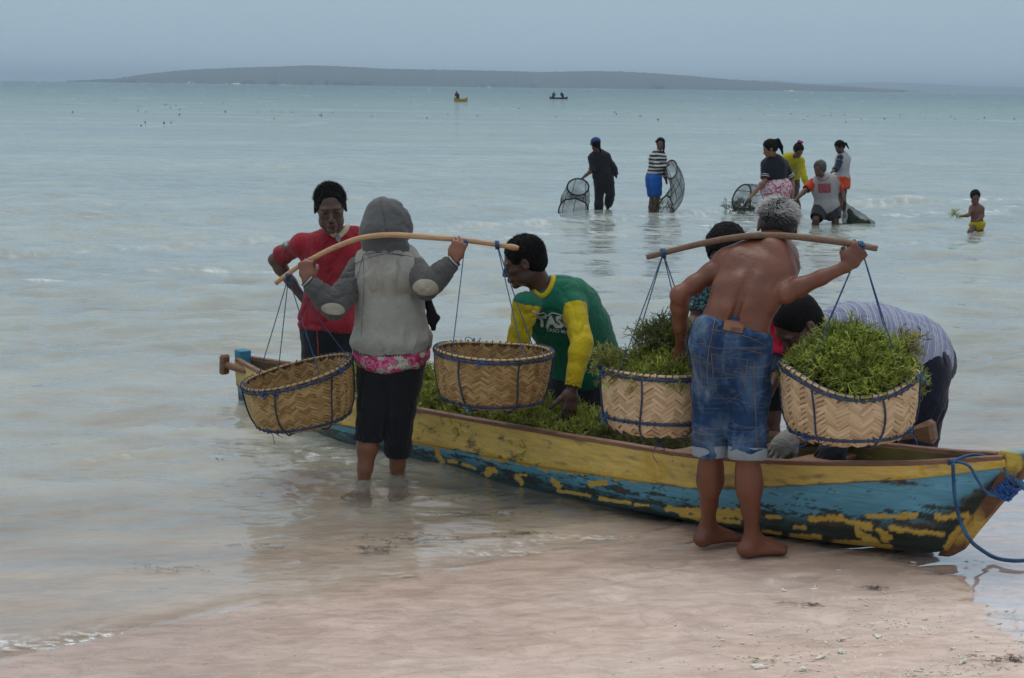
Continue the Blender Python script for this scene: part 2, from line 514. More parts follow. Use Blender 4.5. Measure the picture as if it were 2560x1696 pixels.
me = np_mesh('sand', np.stack([X, Y, Z], -1).reshape(-1, 3), grid_faces(*X.shape)[:, ::-1], M_sand, attrs={'wet': wetA, 'film': filmA})
sand = link('sand', me); tag(sand, kind='structure')
sand['label'] = 'pinkish wet beach sand running under the shallow sea'
BX, BY = X, Y

# --- water
pys = np.concatenate([np.arange(1740, 1060, -3.0), np.arange(1060, 560, -2.6), np.arange(560, 236, -2.0)])
X, Y, RS = fan(pys, 470)
S = shore_s(X, Y)
WZ = wave_z(X, Y, S, RS)
xL = G(0, 600)[0]; 
ra, fa = ridge(X, Y, LN_A, 0.40, 0.050, G(0, 630)[0] - 3, G(720, 598)[0], 1)
rb_, fb_ = ridge(X, Y, LN_B, 0.35, 0.030, G(0, 690)[0], G(780, 668)[0], 2)
rc, fc = ridge(X, Y, LN_C, 0.55, 0.060, G(1080, 578)[0], G(2560, 494)[0] + 4, 3)
rd, fd = ridge(X, Y, LN_D, 0.9, 0.07, G(0, 420)[0] - 3, G(900, 420)[0], 4)
re, fe = ridge(X, Y, LN_E, 0.5, 0.035, G(1900, 620)[0], G(2560, 590)[0] + 3, 5)
WZ += ra + rb_ + rc + rd + re
# lip of the swash along the shore
n1 = perlin(np.stack([X * 1.3, Y * 1.3, X * 0], -1)); n2 = fbm(np.stack([X * 9, Y * 9, X * 0 + 2], -1), 4)
edge = S - 0.10 * n1
WZ += 0.022 * np.exp(-((edge + .20) / .13) ** 2) * np.clip(.7 + n1, .2, 1.4)
WZ += 0.007 * np.exp(-((edge + .7) / .12) ** 2) * np.clip(.4 + perlin(np.stack([X * 2, Y * 2, X * 0 + 7], -1)), 0, 1.2)
# stirred water round the legs of the carrier
for (cx, cy, am, lam) in [(*G(880, 1195)[:2], .011, .16), (*G(720, 1130)[:2], .012, .28), (*G(1130, 1210)[:2], .008, .2)]:
    r = np.hypot(X - cx, (Y - cy)); WZ += am * np.exp(-(r / 1.0) ** 2) * fbm(np.stack([X / lam, Y / lam * 1.3, X * 0 + cx], -1), 3)
WZ = np.where(Y < 60, WZ, WZ * np.exp(-(Y - 60) / 120))
# it runs out in a thin feather over the sand
SZ = sand_z(X, Y, S)
WZ = WZ * sstep(-.02, -.5, S) + 0.0
WZ = np.where(S > -.02, -0.03 * (S + .02) + .0, WZ)
depth = np.clip(WZ - SZ, 0, 5)
fn1 = fbm(np.stack([X * 1.1, Y * 3.2, X * 0 + 5], -1), 5); fn2 = fbm(np.stack([X * 7, Y * 14, X * 0 + 1], -1), 4)
foam = np.zeros_like(X)
foam += 0.30 * fa * np.clip(fn2 + .1, 0, 1) * 2
foam += 1.2 * np.clip(fb_, 0, 1) * sstep(.15, .55, fn1) * np.clip(fn2 + .55, 0, 1)
foam += 0.55 * fc * np.clip(fn2 + .15, 0, 1) * 1.6
foam += 0.9 * np.exp(-((Y - (LN_C(X) - 2.4)) / .9) ** 2) * sstep(.22, .6, fn1) * (X > G(1150, 600)[0]) * np.clip(fn2 + .5, 0, 1)
foam += 0.5 * fe * np.clip(fn2, 0, 1)
def blob(px, py, rx, ry):
    c = G(px, py); return np.exp(-((X - c[0]) / rx) ** 2 - ((Y - c[1]) / ry) ** 2)
sh = blob(240, 1618, .16, .16) + .9 * blob(300, 1608, .12, .08) + .6 * blob(50, 1612, .2, .04) + .55 * blob(560, 1555, .12, .05) + .7 * blob(820, 1510, .16, .08) + .8 * blob(960, 1490, .16, .05) + .4 * blob(400, 1590, .2, .05)
sh += .55 * blob(1120, 1440, .25, .05) + .5 * blob(1290, 1385, .3, .06) + .5 * blob(1500, 1345, .25, .06)
foam += 1.2 * np.exp(-((edge + .15) / .08) ** 2) * sstep(-.12, .35, perlin(np.stack([X * 1.15 + 3, Y * 1.15, X * 0 + 21], -1))) * sstep(.05, .45, fbm(np.stack([X * 17, Y * 24, X * 0 + 13], -1), 3)) * (Y < 14)
foam += 1.25 * sh * sstep(-.05, .35, fbm(np.stack([X * 22, Y * 30, X * 0 + 3], -1), 3))
foam += .7 * (blob(840, 1150, .22, .3) + .5 * blob(700, 1120, .35, .25) + .4 * blob(880, 1205, .12, .1)) * sstep(.2, .6, fbm(np.stack([X * 10, Y * 10, X * 0 + 6], -1), 4))
foam += .5 * sstep(40, 60, Y) * sstep(.55, .75, fbm(np.stack([X * .25, Y * .07, X * 0], -1), 4)) * 0.25
turb = 1 - np.exp(-depth * (3.6 + 2.0 * sstep(0, 6, -S)))
turb = np.clip(turb + .22 * sstep(.3, 1.2, -S) * np.clip(fbm(np.stack([X * 1.6, Y * 2.2, X * 0 + 11], -1), 3), -.4, 1), 0, 1)
turb = np.clip(turb + 0.10 * perlin(np.stack([X * .7, Y * .9, X * 0], -1)) * sstep(.3, 2, -S), 0, 1)

def mat_water():
    m, N, L, out = mat('sea_water')
    tc = node(N, L, 'ShaderNodeTexCoord')
    at = node(N, L, 'ShaderNodeAttribute', dict(attribute_name='turb'))
    af = node(N, L, 'ShaderNodeAttribute', dict(attribute_name='foam'))
    ad = node(N, L, 'ShaderNodeAttribute', dict(attribute_name='dist'))
    # milky body colour: sandy near the shore, pale green-grey further, teal offshore
    body = ramp(N, L, ad.outputs['Fac'], [(0.0, (0.60, 0.55, 0.46)), (0.10, (0.42, 0.44, 0.39)), (0.22, (0.375, 0.42, 0.375)), (0.45, (0.31, 0.385, 0.355)), (0.7, (0.175, 0.27, 0.275)), (1.0, (0.105, 0.185, 0.205))])
    pn = node(N, L, 'ShaderNodeTexNoise', Vector=node(N, L, 'ShaderNodeMapping', Vector=tc.outputs['Object'], Scale=(0.05, 0.16, 1)).outputs[0], Scale=1.0, Detail=5.0)
    pc = ramp(N, L, pn.outputs['Fac'], [(0.35, (0.82, 0.88, 0.90)), (0.65, (1.12, 1.08, 1.02))])
    bm_ = node(N, L, 'ShaderNodeMixRGB', dict(blend_type='MULTIPLY'), i0=1.0, i1=body, i2=pc)
    # ripples too fine for the mesh: three scales, long-crested across the view
    h = None
    for sc, st, w in ((2.2, (0.45, 1.0, 1), 1.0), (7.0, (0.5, 1.0, 1), 0.42), (26.0, (0.6, 1.0, 1), 0.12)):
        mp = node(N, L, 'ShaderNodeMapping', Vector=tc.outputs['Object'], Scale=st, Rotation=(0, 0, 0.16))
        n = node(N, L, 'ShaderNodeTexNoise', Vector=mp.outputs[0], Scale=sc, Detail=3.0, Distortion=0.5)
        mm = node(N, L, 'ShaderNodeMath', dict(operation='MULTIPLY'), i0=n.outputs['Fac'], i1=w)
        h = mm.outputs[0] if h is None else node(N, L, 'ShaderNodeMath', dict(operation='ADD'), i0=h, i1=mm.outputs[0]).outputs[0]
    ar = node(N, L, 'ShaderNodeAttribute', dict(attribute_name='rip'))
    b = node(N, L, 'ShaderNodeBump', Distance=0.05, Height=h, Strength=ar.outputs['Fac'])
    fr = node(N, L, 'ShaderNodeFresnel', IOR=1.33, Normal=b.outputs[0])
    gl = node(N, L, 'ShaderNodeBsdfGlossy', Color=(1, 1, 1, 1), Normal=b.outputs[0], Roughness=0.06)
    df = node(N, L, 'ShaderNodeBsdfDiffuse', Color=bm_.outputs[0], Normal=b.outputs[0])
    tp = node(N, L, 'ShaderNodeBsdfTransparent', Color=(0.95, 0.97, 0.95, 1))
    m1 = node(N, L, 'ShaderNodeMixShader', i0=at.outputs['Fac'], i1=tp.outputs[0], i2=df.outputs[0])
    ae = node(N, L, 'ShaderNodeAttribute', dict(attribute_name='edge'))
    rough_sea = node(N, L, 'ShaderNodeMapRange', Value=ad.outputs['Fac'], From_Min=.25, From_Max=.85, To_Min=1.0, To_Max=.50)   # mean reflectance of a ruffled sea at a grazing angle
    fr1 = node(N, L, 'ShaderNodeMath', dict(operation='MULTIPLY'), i0=fr.outputs[0], i1=rough_sea.outputs[0])
    fr2 = node(N, L, 'ShaderNodeMath', dict(operation='MULTIPLY'), i0=fr1.outputs[0], i1=ae.outputs['Fac'])
    m2 = node(N, L, 'ShaderNodeMixShader', i0=fr2.outputs[0], i1=m1.outputs[0], i2=gl.outputs[0])
    fd_ = node(N, L, 'ShaderNodeBsdfDiffuse', Color=(0.78, 0.80, 0.78, 1))
    fno = node(N, L, 'ShaderNodeTexNoise', Vector=tc.outputs['Object'], Scale=55.0, Detail=4.0)
    fr3 = ramp(N, L, fno.outputs['Fac'], [(0.32, 0.25), (0.55, 1.0)])
    fm = node(N, L, 'ShaderNodeMath', dict(operation='MULTIPLY', use_clamp=True), i0=af.outputs['Fac'], i1=fr3)
    m3 = node(N, L, 'ShaderNodeMixShader', i0=fm.outputs[0], i1=m2.outputs[0], i2=fd_.outputs[0])
    L.new(m3.outputs[0], out.inputs[0])
    return m
M_water = mat_water()
dist = np.clip(np.log(np.maximum(Y, 6) / 6) / np.log(1500 / 6.0), 0, 1)
rip = 0.62 + 0.38 * sstep(8, 30, Y) + .6 * sstep(40, 200, Y)
rip = rip * (0.45 + .55 * sstep(.2, 2.5, -S))
edge_a = sstep(.0, -.16, S)
fsel = grid_faces(*X.shape)[:, ::-1]
keep = (S.reshape(-1)[fsel] < .12).any(1)
me = np_mesh('sea', np.stack([X, Y, WZ], -1).reshape(-1, 3), fsel[keep], M_water, attrs={'turb': turb, 'foam': np.clip(foam, 0, 1), 'dist': dist, 'rip': rip, 'edge': edge_a})
sea = link('sea', me); tag(sea, kind='structure'); sea['label'] = 'shallow grey-green sea with small ripples'

# ================================================================== HILLS, HAZE
def mat_wood_hill(name, c):
    m, N, L, out = mat(name)
    tc = node(N, L, 'ShaderNodeTexCoord')
    n = node(N, L, 'ShaderNodeTexNoise', Vector=tc.outputs['Object'], Scale=0.05, Detail=8.0)
    cc = ramp(N, L, n.outputs['Fac'], [(0.3, tuple(k * .6 for k in c)), (0.7, tuple(k * 1.4 for k in c))])
    p = node(N, L, 'ShaderNodeBsdfPrincipled', Base_Color=cc, Roughness=0.9)
    L.new(p.outputs[0], out.inputs[0]); return m
M_hill = mat_wood_hill('wooded_hill', (0.025, 0.035, 0.035))
def hill(name, pts, D, depth, label, seed):
    pxs = np.array([p[0] for p in pts], float); pys_ = np.array([p[1] for p in pts], float)
    px = np.linspace(pxs[0], pxs[-1], 700)
    py = np.interp(px, pxs, pys_)
    py = np.convolve(np.pad(py, 12, 'edge'), np.ones(25) / 25, 'valid')
    top = np.array([W(a, b, D) for a, b in zip(px, py)])
    nz = top[:, 2] + D / 4400 * 2.0 * fbm(np.stack([px / 9., px * 0 + seed, px * 0], -1), 4)
    nz = np.maximum(nz, 0.5)
    rows = []
    for k, (fy, fz) in enumerate([(-.9, -.12), (-.86, 0.05), (-.7, .3), (-.45, .62), (-.2, .87), (0, 1.0), (.4, .9), (1, .4), (1.2, -.1)]):
        j = depth * .08 * fbm(np.stack([px / 60., px * 0 + seed + k * .4, px * 0], -1), 3)
        zz = nz * fz if fz > 0 else np.full_like(nz, -3.0)
        if 0 < fz < 1: zz = zz * (1 + .05 * fbm(np.stack([px / 20., px * 0 + k, px * 0], -1), 3))
        rows.append(np.stack([top[:, 0] * (D + fy * depth) / D, D + fy * depth + (j if 0 < fz < 1 else j * 0), zz], -1))
    V = np.stack(rows, 1)
    me = np_mesh(name, V.reshape(-1, 3), grid_faces(V.shape[0], V.shape[1]), M_hill)
    o = link(name, me); tag(o, kind='structure'); o['label'] = label
hill('hill', [(170, 202), (240, 199), (290, 197), (340, 189), (400, 181), (480, 174), (560, 171), (640, 168), (720, 166), (780, 163), (850, 166), (960, 172), (1100, 175), (1250, 177),
              (1350, 181), (1430, 179), (1510, 178), (1600, 181), (1700, 188), (1780, 195), (1870, 202), (2000, 211), (2100, 217), (2260, 226)], 3600, 500, 'long low wooded island hill on the horizon', 1)
hill('hill', [(1780, 205), (1860, 201), (1930, 202), (2000, 208), (2090, 212), (2180, 220), (2300, 227)], 5200, 500, 'second paler hill behind the right end of the island', 5)
hill('hill', [(2050, 212), (2140, 207), (2220, 206), (2330, 210), (2450, 216), (2560, 218), (2700, 221)], 7600, 700, 'faintest far hill at the right edge', 9)

mh, N, L, out = mat('haze_air')
vol = node(N, L, 'ShaderNodeVolumePrincipled', Color=(0.68, 0.86, 1.0, 1), Density=0.00026, Anisotropy=0.0)
L.new(vol.outputs[0], out.inputs['Volume'])
g = Geo(); g.box((0, 5900, 21), (13500, 7100, 32))
me = g.mesh('haze', mh, smooth=False); fix_normals(me)
haze = link('haze', me); tag(haze, kind='stuff'); haze['label'] = 'thin sea haze over the whole bay'
# ================================================================== BOAT
BS = G(612, 1000)[:2]; BK = G(2370, 1385, .06)[:2]
BA = BK - BS; BL = np.linalg.norm(BA); BA = BA / BL
BN = np.array([BA[1], -BA[0]])
if BN[1] > 0: BN = -BN                    # towards the camera
def boat_p(t, off, z):
    return np.stack([BS[0] + BA[0] * t + BN[0] * off, BS[1] + BA[1] * t + BN[1] * off, z + 0 * t], -1)
def axis_tz(px, py):
    d = ray(px, py); o = np.array([0, 0, CAM_H]); n = np.array([BN[0], BN[1], 0])
    k = ((np.array([BS[0], BS[1], 0]) - o) @ n) / (d @ n); p = o + d * k
    return (p[:2] - BS) @ BA, p[2]
def project(P):
    c = (np.asarray(P) - np.array([0, 0, CAM_H])) @ NR
    return PW / 2 + FPX * c[..., 0] / -c[..., 2], PH / 2 - FPX * c[..., 1] / -c[..., 2]
_t = [-.02, .25, .6, 1.1, 1.6, 2.1, 2.6, 3.1, 3.6, 4.0, 4.5, 4.98, 5.2, 5.34]
bw = lambda t: np.interp(t, _t, [.03, .12, .21, .275, .305, .32, .325, .33, .335, .335, .30, .165, .075, .022])
bg = lambda t: np.interp(t, _t, [.255, .245, .24, .245, .255, .268, .283, .30, .32, .337, .385, .445, .485, .51])
bk = lambda t: np.interp(t, [-.02, .25, .6, 1.1, 1.6, 2.1, 2.6, 3.1, 3.6, 4.0, 4.5, 5.0, 5.08, 5.2, 5.34], [-.10, -.14, -.15, -.15, -.14, -.12, -.09, -.055, -.02, .0, .025, .05, .065, .26, .47])
bs = lambda t: np.interp(t, [0, 1.5, 3.1, 4.0, 4.5, 5.0, 5.34], [.16, .17, .168, .145, .095, .06, .035])   # height of the yellow plank
from functools import reduce
def smooth_fn(f, w=.18):
    tt = np.linspace(-.1, 5.45, 600); y = f(tt); k = int(w / (tt[1] - tt[0])); ker = np.hanning(2 * k + 3); ker /= ker.sum()
    y2 = np.convolve(np.pad(y, k + 1, 'edge'), ker, 'valid')
    e = np.clip((5.2 - tt) / .35, 0, 1); y2 = y2 * e + y * (1 - e)
    return lambda t: np.interp(t, tt, y2)
bw, bg, bk = smooth_fn(bw), smooth_fn(bg), smooth_fn(bk)

BZ = lambda x, y: (2100 + x / 4.611, 1080 + y / 4.611)
MZ = lambda x, y: (980 + x / 2.959, 980 + y / 2.959)
KZ = lambda x, y: (1600 + x / 2.427, 1050 + y / 2.427)
strokes = []
def st(f, sc, pts, w): strokes.append(([f(*p) for p in pts], w / sc))
for pts, w in [([(330, 975), (430, 970), (540, 980)], 22), ([(580, 975), (720, 970), (880, 955)], 25), ([(1110, 980), (1200, 985), (1330, 965), (1460, 965)], 25),
               ([(80, 1030), (160, 1050)], 30), ([(180, 1060), (220, 1180)], 25), ([(210, 1050), (290, 1100), (340, 1090)], 30), ([(330, 1050), (345, 1120)], 12),
               ([(-60, 1275), (200, 1290), (400, 1310), (560, 1340)], 26), ([(270, 1190), (330, 1240), (420, 1290)], 36), ([(440, 1135), (520, 1190), (500, 1240), (580, 1230)], 26),
               ([(590, 1100), (720, 1130), (860, 1150), (1000, 1160), (1180, 1190)], 22), ([(1480, 1020), (1430, 1090), (1350, 1160), (1290, 1270), (1220, 1400)], 36),
               ([(1600, 1080), (1540, 1150), (1510, 1200)], 40), ([(1470, 1240), (1430, 1310)], 14)]: st(BZ, 4.611, pts, w)
for pts, w in [([(150, 365), (260, 385), (440, 415)], 14), ([(330, 430), (350, 480), (370, 520)], 14), ([(420, 515), (480, 520)], 10), ([(520, 535), (610, 565)], 9), ([(700, 600), (745, 580)], 24),
               ([(670, 470), (760, 480)], 18), ([(790, 505), (850, 510)], 13), ([(920, 620), (960, 670)], 14), ([(940, 615), (990, 618)], 9), ([(1190, 660), (1240, 700)], 16), ([(940, 520), (1050, 540)], 16),
               ([(1100, 555), (1250, 560), (1330, 580), (1450, 590)], 20), ([(1470, 680), (1580, 675)], 16), ([(1520, 600), (1620, 610)], 18), ([(1670, 630), (1780, 635), (1900, 650)], 22),
               ([(1890, 450), (1910, 540), (1930, 640)], 24), ([(1980, 540), (2020, 590), (2000, 620)], 22), ([(1230, 730), (1460, 770)], 9), ([(1540, 790), (1760, 825)], 10), ([(1800, 835), (1900, 840)], 8),
               ([(2030, 865), (2270, 890)], 16), ([(2140, 910), (2270, 940)], 12)]: st(MZ, 2.959, pts, w)
for pts, w in [([(370, 570), (600, 570)], 22), ([(480, 610), (600, 620)], 12), ([(770, 588), (850, 590)], 9), ([(1040, 600), (1220, 600)], 14), ([(940, 650), (1000, 655)], 9),
               ([(750, 680), (850, 690)], 8), ([(920, 705), (1090, 715)], 12)]: st(KZ, 2.427, pts, w)
gold = []
for pts, w in [([(570, 590), (640, 565), (900, 545), (1200, 505), (1500, 470), (1850, 430)], 24), ([(940, 400), (960, 480), (1000, 520)], 22), ([(1850, 400), (1700, 420)], 40)]:
    gold.append(([BZ(*p) for p in pts], w / 4.611))
def stroke_mask(px, py, sts, P):
    m = np.zeros(px.shape); n = fbm(P * np.array([28, 28, 42]), 4)
    n2 = fbm(P * 90, 2)
    q = np.stack([px, py], -1)
    for pts, w in sts:
        d = np.full(px.shape, 1e9)
        for a, b in zip(pts[:-1], pts[1:]):
            a = np.array(a); b = np.array(b); e = b - a; t = np.clip(((q - a) @ e) / (e @ e), 0, 1)
            d = np.minimum(d, np.linalg.norm(q - a - t[..., None] * e, axis=-1))
        m = np.maximum(m, sstep(.25, -.15, d / w - 1.25 - n * .9 - n2 * .35))
    return m
def mixc(c, d, m): return c * (1 - m[..., None]) + np.asarray(d) * m[..., None]
def hull_paint(P, tt, zz, side):
    px, py = project(P)
    q = np.stack([tt * 1.0, zz * 1, tt * 0 + side], -1)
    lo = fbm(q * np.array([2.2, 9, 1]) + 3, 4); mid = fbm(q * np.array([7, 45, 1]), 4); fine = fbm(q * np.array([30, 160, 1]) + 7, 3)
    zg, zk = bg(tt), bk(tt)
    seam = zg - bs(tt)
    zb = np.maximum(zk, -.02)
    h = np.clip((zz - zb) / np.maximum(seam - zb, .03), 0, 1.3)          # 0 bottom, 1 seam
    blue = np.array([.13, .35, .46]); teal = np.array([.02, .10, .125]); black = np.array([.018, .022, .012]); brown = np.array([.10, .05, .022])
    bow = sstep(3.4, 4.9, tt)
    c = np.broadcast_to(blue, P.shape).copy() * (1 + .18 * mid[..., None])
    c = mixc(c, teal, sstep(.95 - .25 * bow, .25, h + .25 * lo - .1 * bow) * .85 * (1 - .35 * bow))
    blk = sstep(.1, .5, mid * .9 + fine * .5 + lo * .5 + .55 * np.exp(-((h - .45 + .1 * bow) / .25) ** 2) - .28 * bow * sstep(.45, .75, h) - .08)
    c = mixc(c, black, blk * .92)
    band = np.exp(-((h - (.42 - .02 * bow)) / .05) ** 2) * sstep(3.7, 4.3, tt)
    c = mixc(c, brown, np.clip(band * (1 + lo), 0, 1) * .7)
    low = sstep(.40, .30, h + .06 * lo) * sstep(4.1, 4.5, tt)
    c = mixc(c, black * .9, low * .75)
    c = mixc(c, np.array([.03, .22, .32]), sstep(.12, .03, h) * bow * sstep(-.4, .3, mid) * .8)
    c = mixc(c, black, sstep(.55, .12, h + .12 * lo) * .7)
    c = mixc(c, brown, sstep(.55, .75, lo + mid * .6) * .7)
    c = mixc(c, np.array([.14, .15, .11]), sstep(1.9, .2, tt) * sstep(-.2, .3, lo) * .6)
    if side > 0:
        m = stroke_mask(px, py, strokes, P)
        c = mixc(c, np.array([.56, .36, .07]) * (1 + .1 * fine[..., None]), m)
    return c
def plank_paint(P, tt, zz, side):
    px, py = project(P)
    q = np.stack([tt, zz, tt * 0 + side + 4], -1)
    lo = fbm(q * np.array([1.7, 6, 1]), 4); mid = fbm(q * np.array([9, 22, 1]) + 2, 4); fine = fbm(q * np.array([60, 110, 1]), 3)
    zg = bg(tt); h = (zg - zz) / bs(tt)
    c = np.broadcast_to(np.array([.68, .475, .125]), P.shape) * (1 + .13 * lo[..., None] + .08 * fine[..., None])
    c = mixc(c, [.62, .48, .19], sstep(.0, .6, mid) * .5)
    c = mixc(c, [.33, .22, .07], sstep(.25, .7, mid * .7 - lo * .5) * .7)
    c = mixc(c, [.12, .065, .03], sstep(.38, .75, mid * .6 + fine * .35 + lo * .3 + .35 * sstep(.6, 1.0, h)) * .9)
    c = mixc(c, [.42, .30, .09], sstep(2.0, .8, tt) * .4)
    c = mixc(c, [.24, .12, .05], sstep(.05, .0, h - .05 * mid) * .9)
    c = mixc(c, [.13, .07, .03], sstep(.90, .98, h + .06 * mid) * .8)
    if side > 0:
        c = mixc(c, [.60, .38, .05], stroke_mask(px, py, gold, P))
        c = mixc(c, [.58, .38, .07], stroke_mask(px, py, strokes, P) * .95)
    return c
def mat_painted(name, rough=.55, bump=.5, sc=(4, 4, 40)):
    m, N, L, out = mat(name)
    tc = node(N, L, 'ShaderNodeTexCoord')
    at = node(N, L, 'ShaderNodeAttribute', dict(attribute_name='paint'))
    mp = node(N, L, 'ShaderNodeMapping', Vector=tc.outputs['Object'], Rotation=(0, 0, R_(46.8)))
    mp2 = node(N, L, 'ShaderNodeMapping', Vector=mp.outputs[0], Scale=sc)
    n = node(N, L, 'ShaderNodeTexNoise', Vector=mp2.outputs[0], Scale=2.2, Detail=6.0, Roughness=0.65)
    cm = ramp(N, L, n.outputs['Fac'], [(0.3, (.78, .78, .78)), (0.65, (1.1, 1.1, 1.1))])
    mx = node(N, L, 'ShaderNodeMixRGB', dict(blend_type='MULTIPLY'), i0=1.0, i1=at.outputs['Color'], i2=cm)
    b = node(N, L, 'ShaderNodeBump', Strength=bump, Distance=0.006, Height=n.outputs['Fac'])
    rr = node(N, L, 'ShaderNodeMapRange', Value=n.outputs['Fac'], To_Min=rough - .15, To_Max=rough + .2)
    p = node(N, L, 'ShaderNodeBsdfPrincipled', Base_Color=mx.outputs[0], Roughness=rr.outputs[0], Normal=b.outputs[0])
    p.inputs['Specular IOR Level'].default_value = .35
    L.new(p.outputs[0], out.inputs[0]); return m
M_hull = mat_painted('weathered_boat_paint')
M_plank = mat_painted('flaking_yellow_paint', .55, .3, (3, 3, 22))
def mat_wood(name, c1, c2, c3=None, scale=(3, 3, 30), rot=R_(46.8)):
    m, N, L, out = mat(name)
    tc = node(N, L, 'ShaderNodeTexCoord')
    mp = node(N, L, 'ShaderNodeMapping', Vector=tc.outputs['Object'], Rotation=(0, 0, rot))
    mp2 = node(N, L, 'ShaderNodeMapping', Vector=mp.outputs[0], Scale=scale)
    n = node(N, L, 'ShaderNodeTexNoise', Vector=mp2.outputs[0], Scale=3.0, Detail=7.0, Roughness=.65, Distortion=.4)
    stops = [(0.3, c1), (0.6, c2)]
    c = ramp(N, L, n.outputs['Fac'], stops)
    if c3:
        n2 = node(N, L, 'ShaderNodeTexNoise', Vector=tc.outputs['Object'], Scale=6.0, Detail=5.0)
        f = ramp(N, L, n2.outputs['Fac'], [(0.45, 0.0), (0.6, .85)])
        c = node(N, L, 'ShaderNodeMixRGB', i0=f, i1=c, i2=(*c3, 1)).outputs[0]
    b = node(N, L, 'ShaderNodeBump', Strength=.5, Distance=0.005, Height=n.outputs['Fac'])
    p = node(N, L, 'ShaderNodeBsdfPrincipled', Base_Color=c, Roughness=.62, Normal=b.outputs[0])
    L.new(p.outputs[0], out.inputs[0]); return m
M_inside = mat_wood('wet_hull_wood', (.055, .03, .016), (.15, .085, .045), (.13, .105, .025))
M_rail = mat_wood('worn_rail_wood', (.10, .042, .022), (.24, .12, .07))
M_thwart = mat_wood('thwart_wood', (.13, .065, .03), (.28, .155, .08))
M_paddle = mat_wood('paddle_wood', (.10, .045, .02), (.20, .10, .05))

boat = thing('boat', (*(BS + BA * 2.6), 0), 'long narrow wooden boat with flaking yellow and blue paint, bow on the sand', 'boat')
sec_u = np.linspace(0, 1, 60)
def section(t, inner=0.0):
    """half section from keel to seam top; returns offset, z for each u"""
    w = np.maximum(bw(t) - inner, .004)[:, None]; zg = bg(t)[:, None]; zk = bk(t)[:, None] + inner
    u = sec_u[None]
    seam = zg - bs(t)[:, None] + .012
    bow = sstep(4.5, 5.25, t)[:, None]; stern = sstep(.9, .0, t)[:, None]
    wb = w * (.93 - .10 * bow - .12 * stern)
    # flat floor, round bilge, nearly upright side
    o1 = np.sin(np.clip(u / .45, 0, 1) * np.pi / 2) ** .75 * wb
    vee = np.clip(u / .45, 0, 1) ** .8 * wb
    k = np.clip(bow * .8 + stern * .8, 0, 1)
    o = o1 * (1 - k) + vee * k + np.clip((u - .45) / .55, 0, 1) * (w - wb)
    zb = zk + (seam - zk) * (.30 * (1 - k) + .38 * k)
    z = np.where(u < .45, zk + (zb - zk) * (1 - np.cos(np.clip(u / .45, 0, 1) * np.pi / 2)) ** 1.2, zb + (seam - zb) * (u - .45) / .55)
    return o, z
tt = np.linspace(-.02, 5.34, 820)
for side in (1, -1):
    pass
O, Zs = section(tt)
Tm = np.repeat(tt[:, None], O.shape[1], 1)
Vn = boat_p(Tm, O, Zs); Vf = boat_p(Tm, -O, Zs)
nse = .0035 * fbm(np.stack([Tm * 3, Zs * 14, Tm * 0], -1), 4)
Vn[..., :2] += (BN * 1)[None, None] * nse[..., None]; Vf[..., :2] -= BN[None, None] * nse[..., None]
Cn = hull_paint(Vn, Tm, Zs, 1); Cf = hull_paint(Vf, Tm, Zs, -1)
V = np.concatenate([Vf[:, ::-1], Vn[:, 1:]], 1); C = np.concatenate([Cf[:, ::-1], Cn[:, 1:]], 1)
me = np_mesh('hull', V.reshape(-1, 3), grid_faces(*V.shape[:2]), M_hull, cols={'paint': C.reshape(-1, 3)})
link('hull', me, boat)
# inner skin
ti = np.linspace(.05, 5.24, 200)
Oi, Zi = section(ti, .03)
Zi = np.maximum(Zi, (bk(ti) + .05)[:, None])
Ti = np.repeat(ti[:, None], Oi.shape[1], 1)
Vi = np.concatenate([boat_p(Ti, -Oi, Zi)[:, ::-1], boat_p(Ti, Oi, Zi)[:, 1:]], 1)
me = np_mesh('inner_hull', Vi.reshape(-1, 3), grid_faces(*Vi.shape[:2])[:, ::-1], M_inside)
link('inner_hull', me, boat)
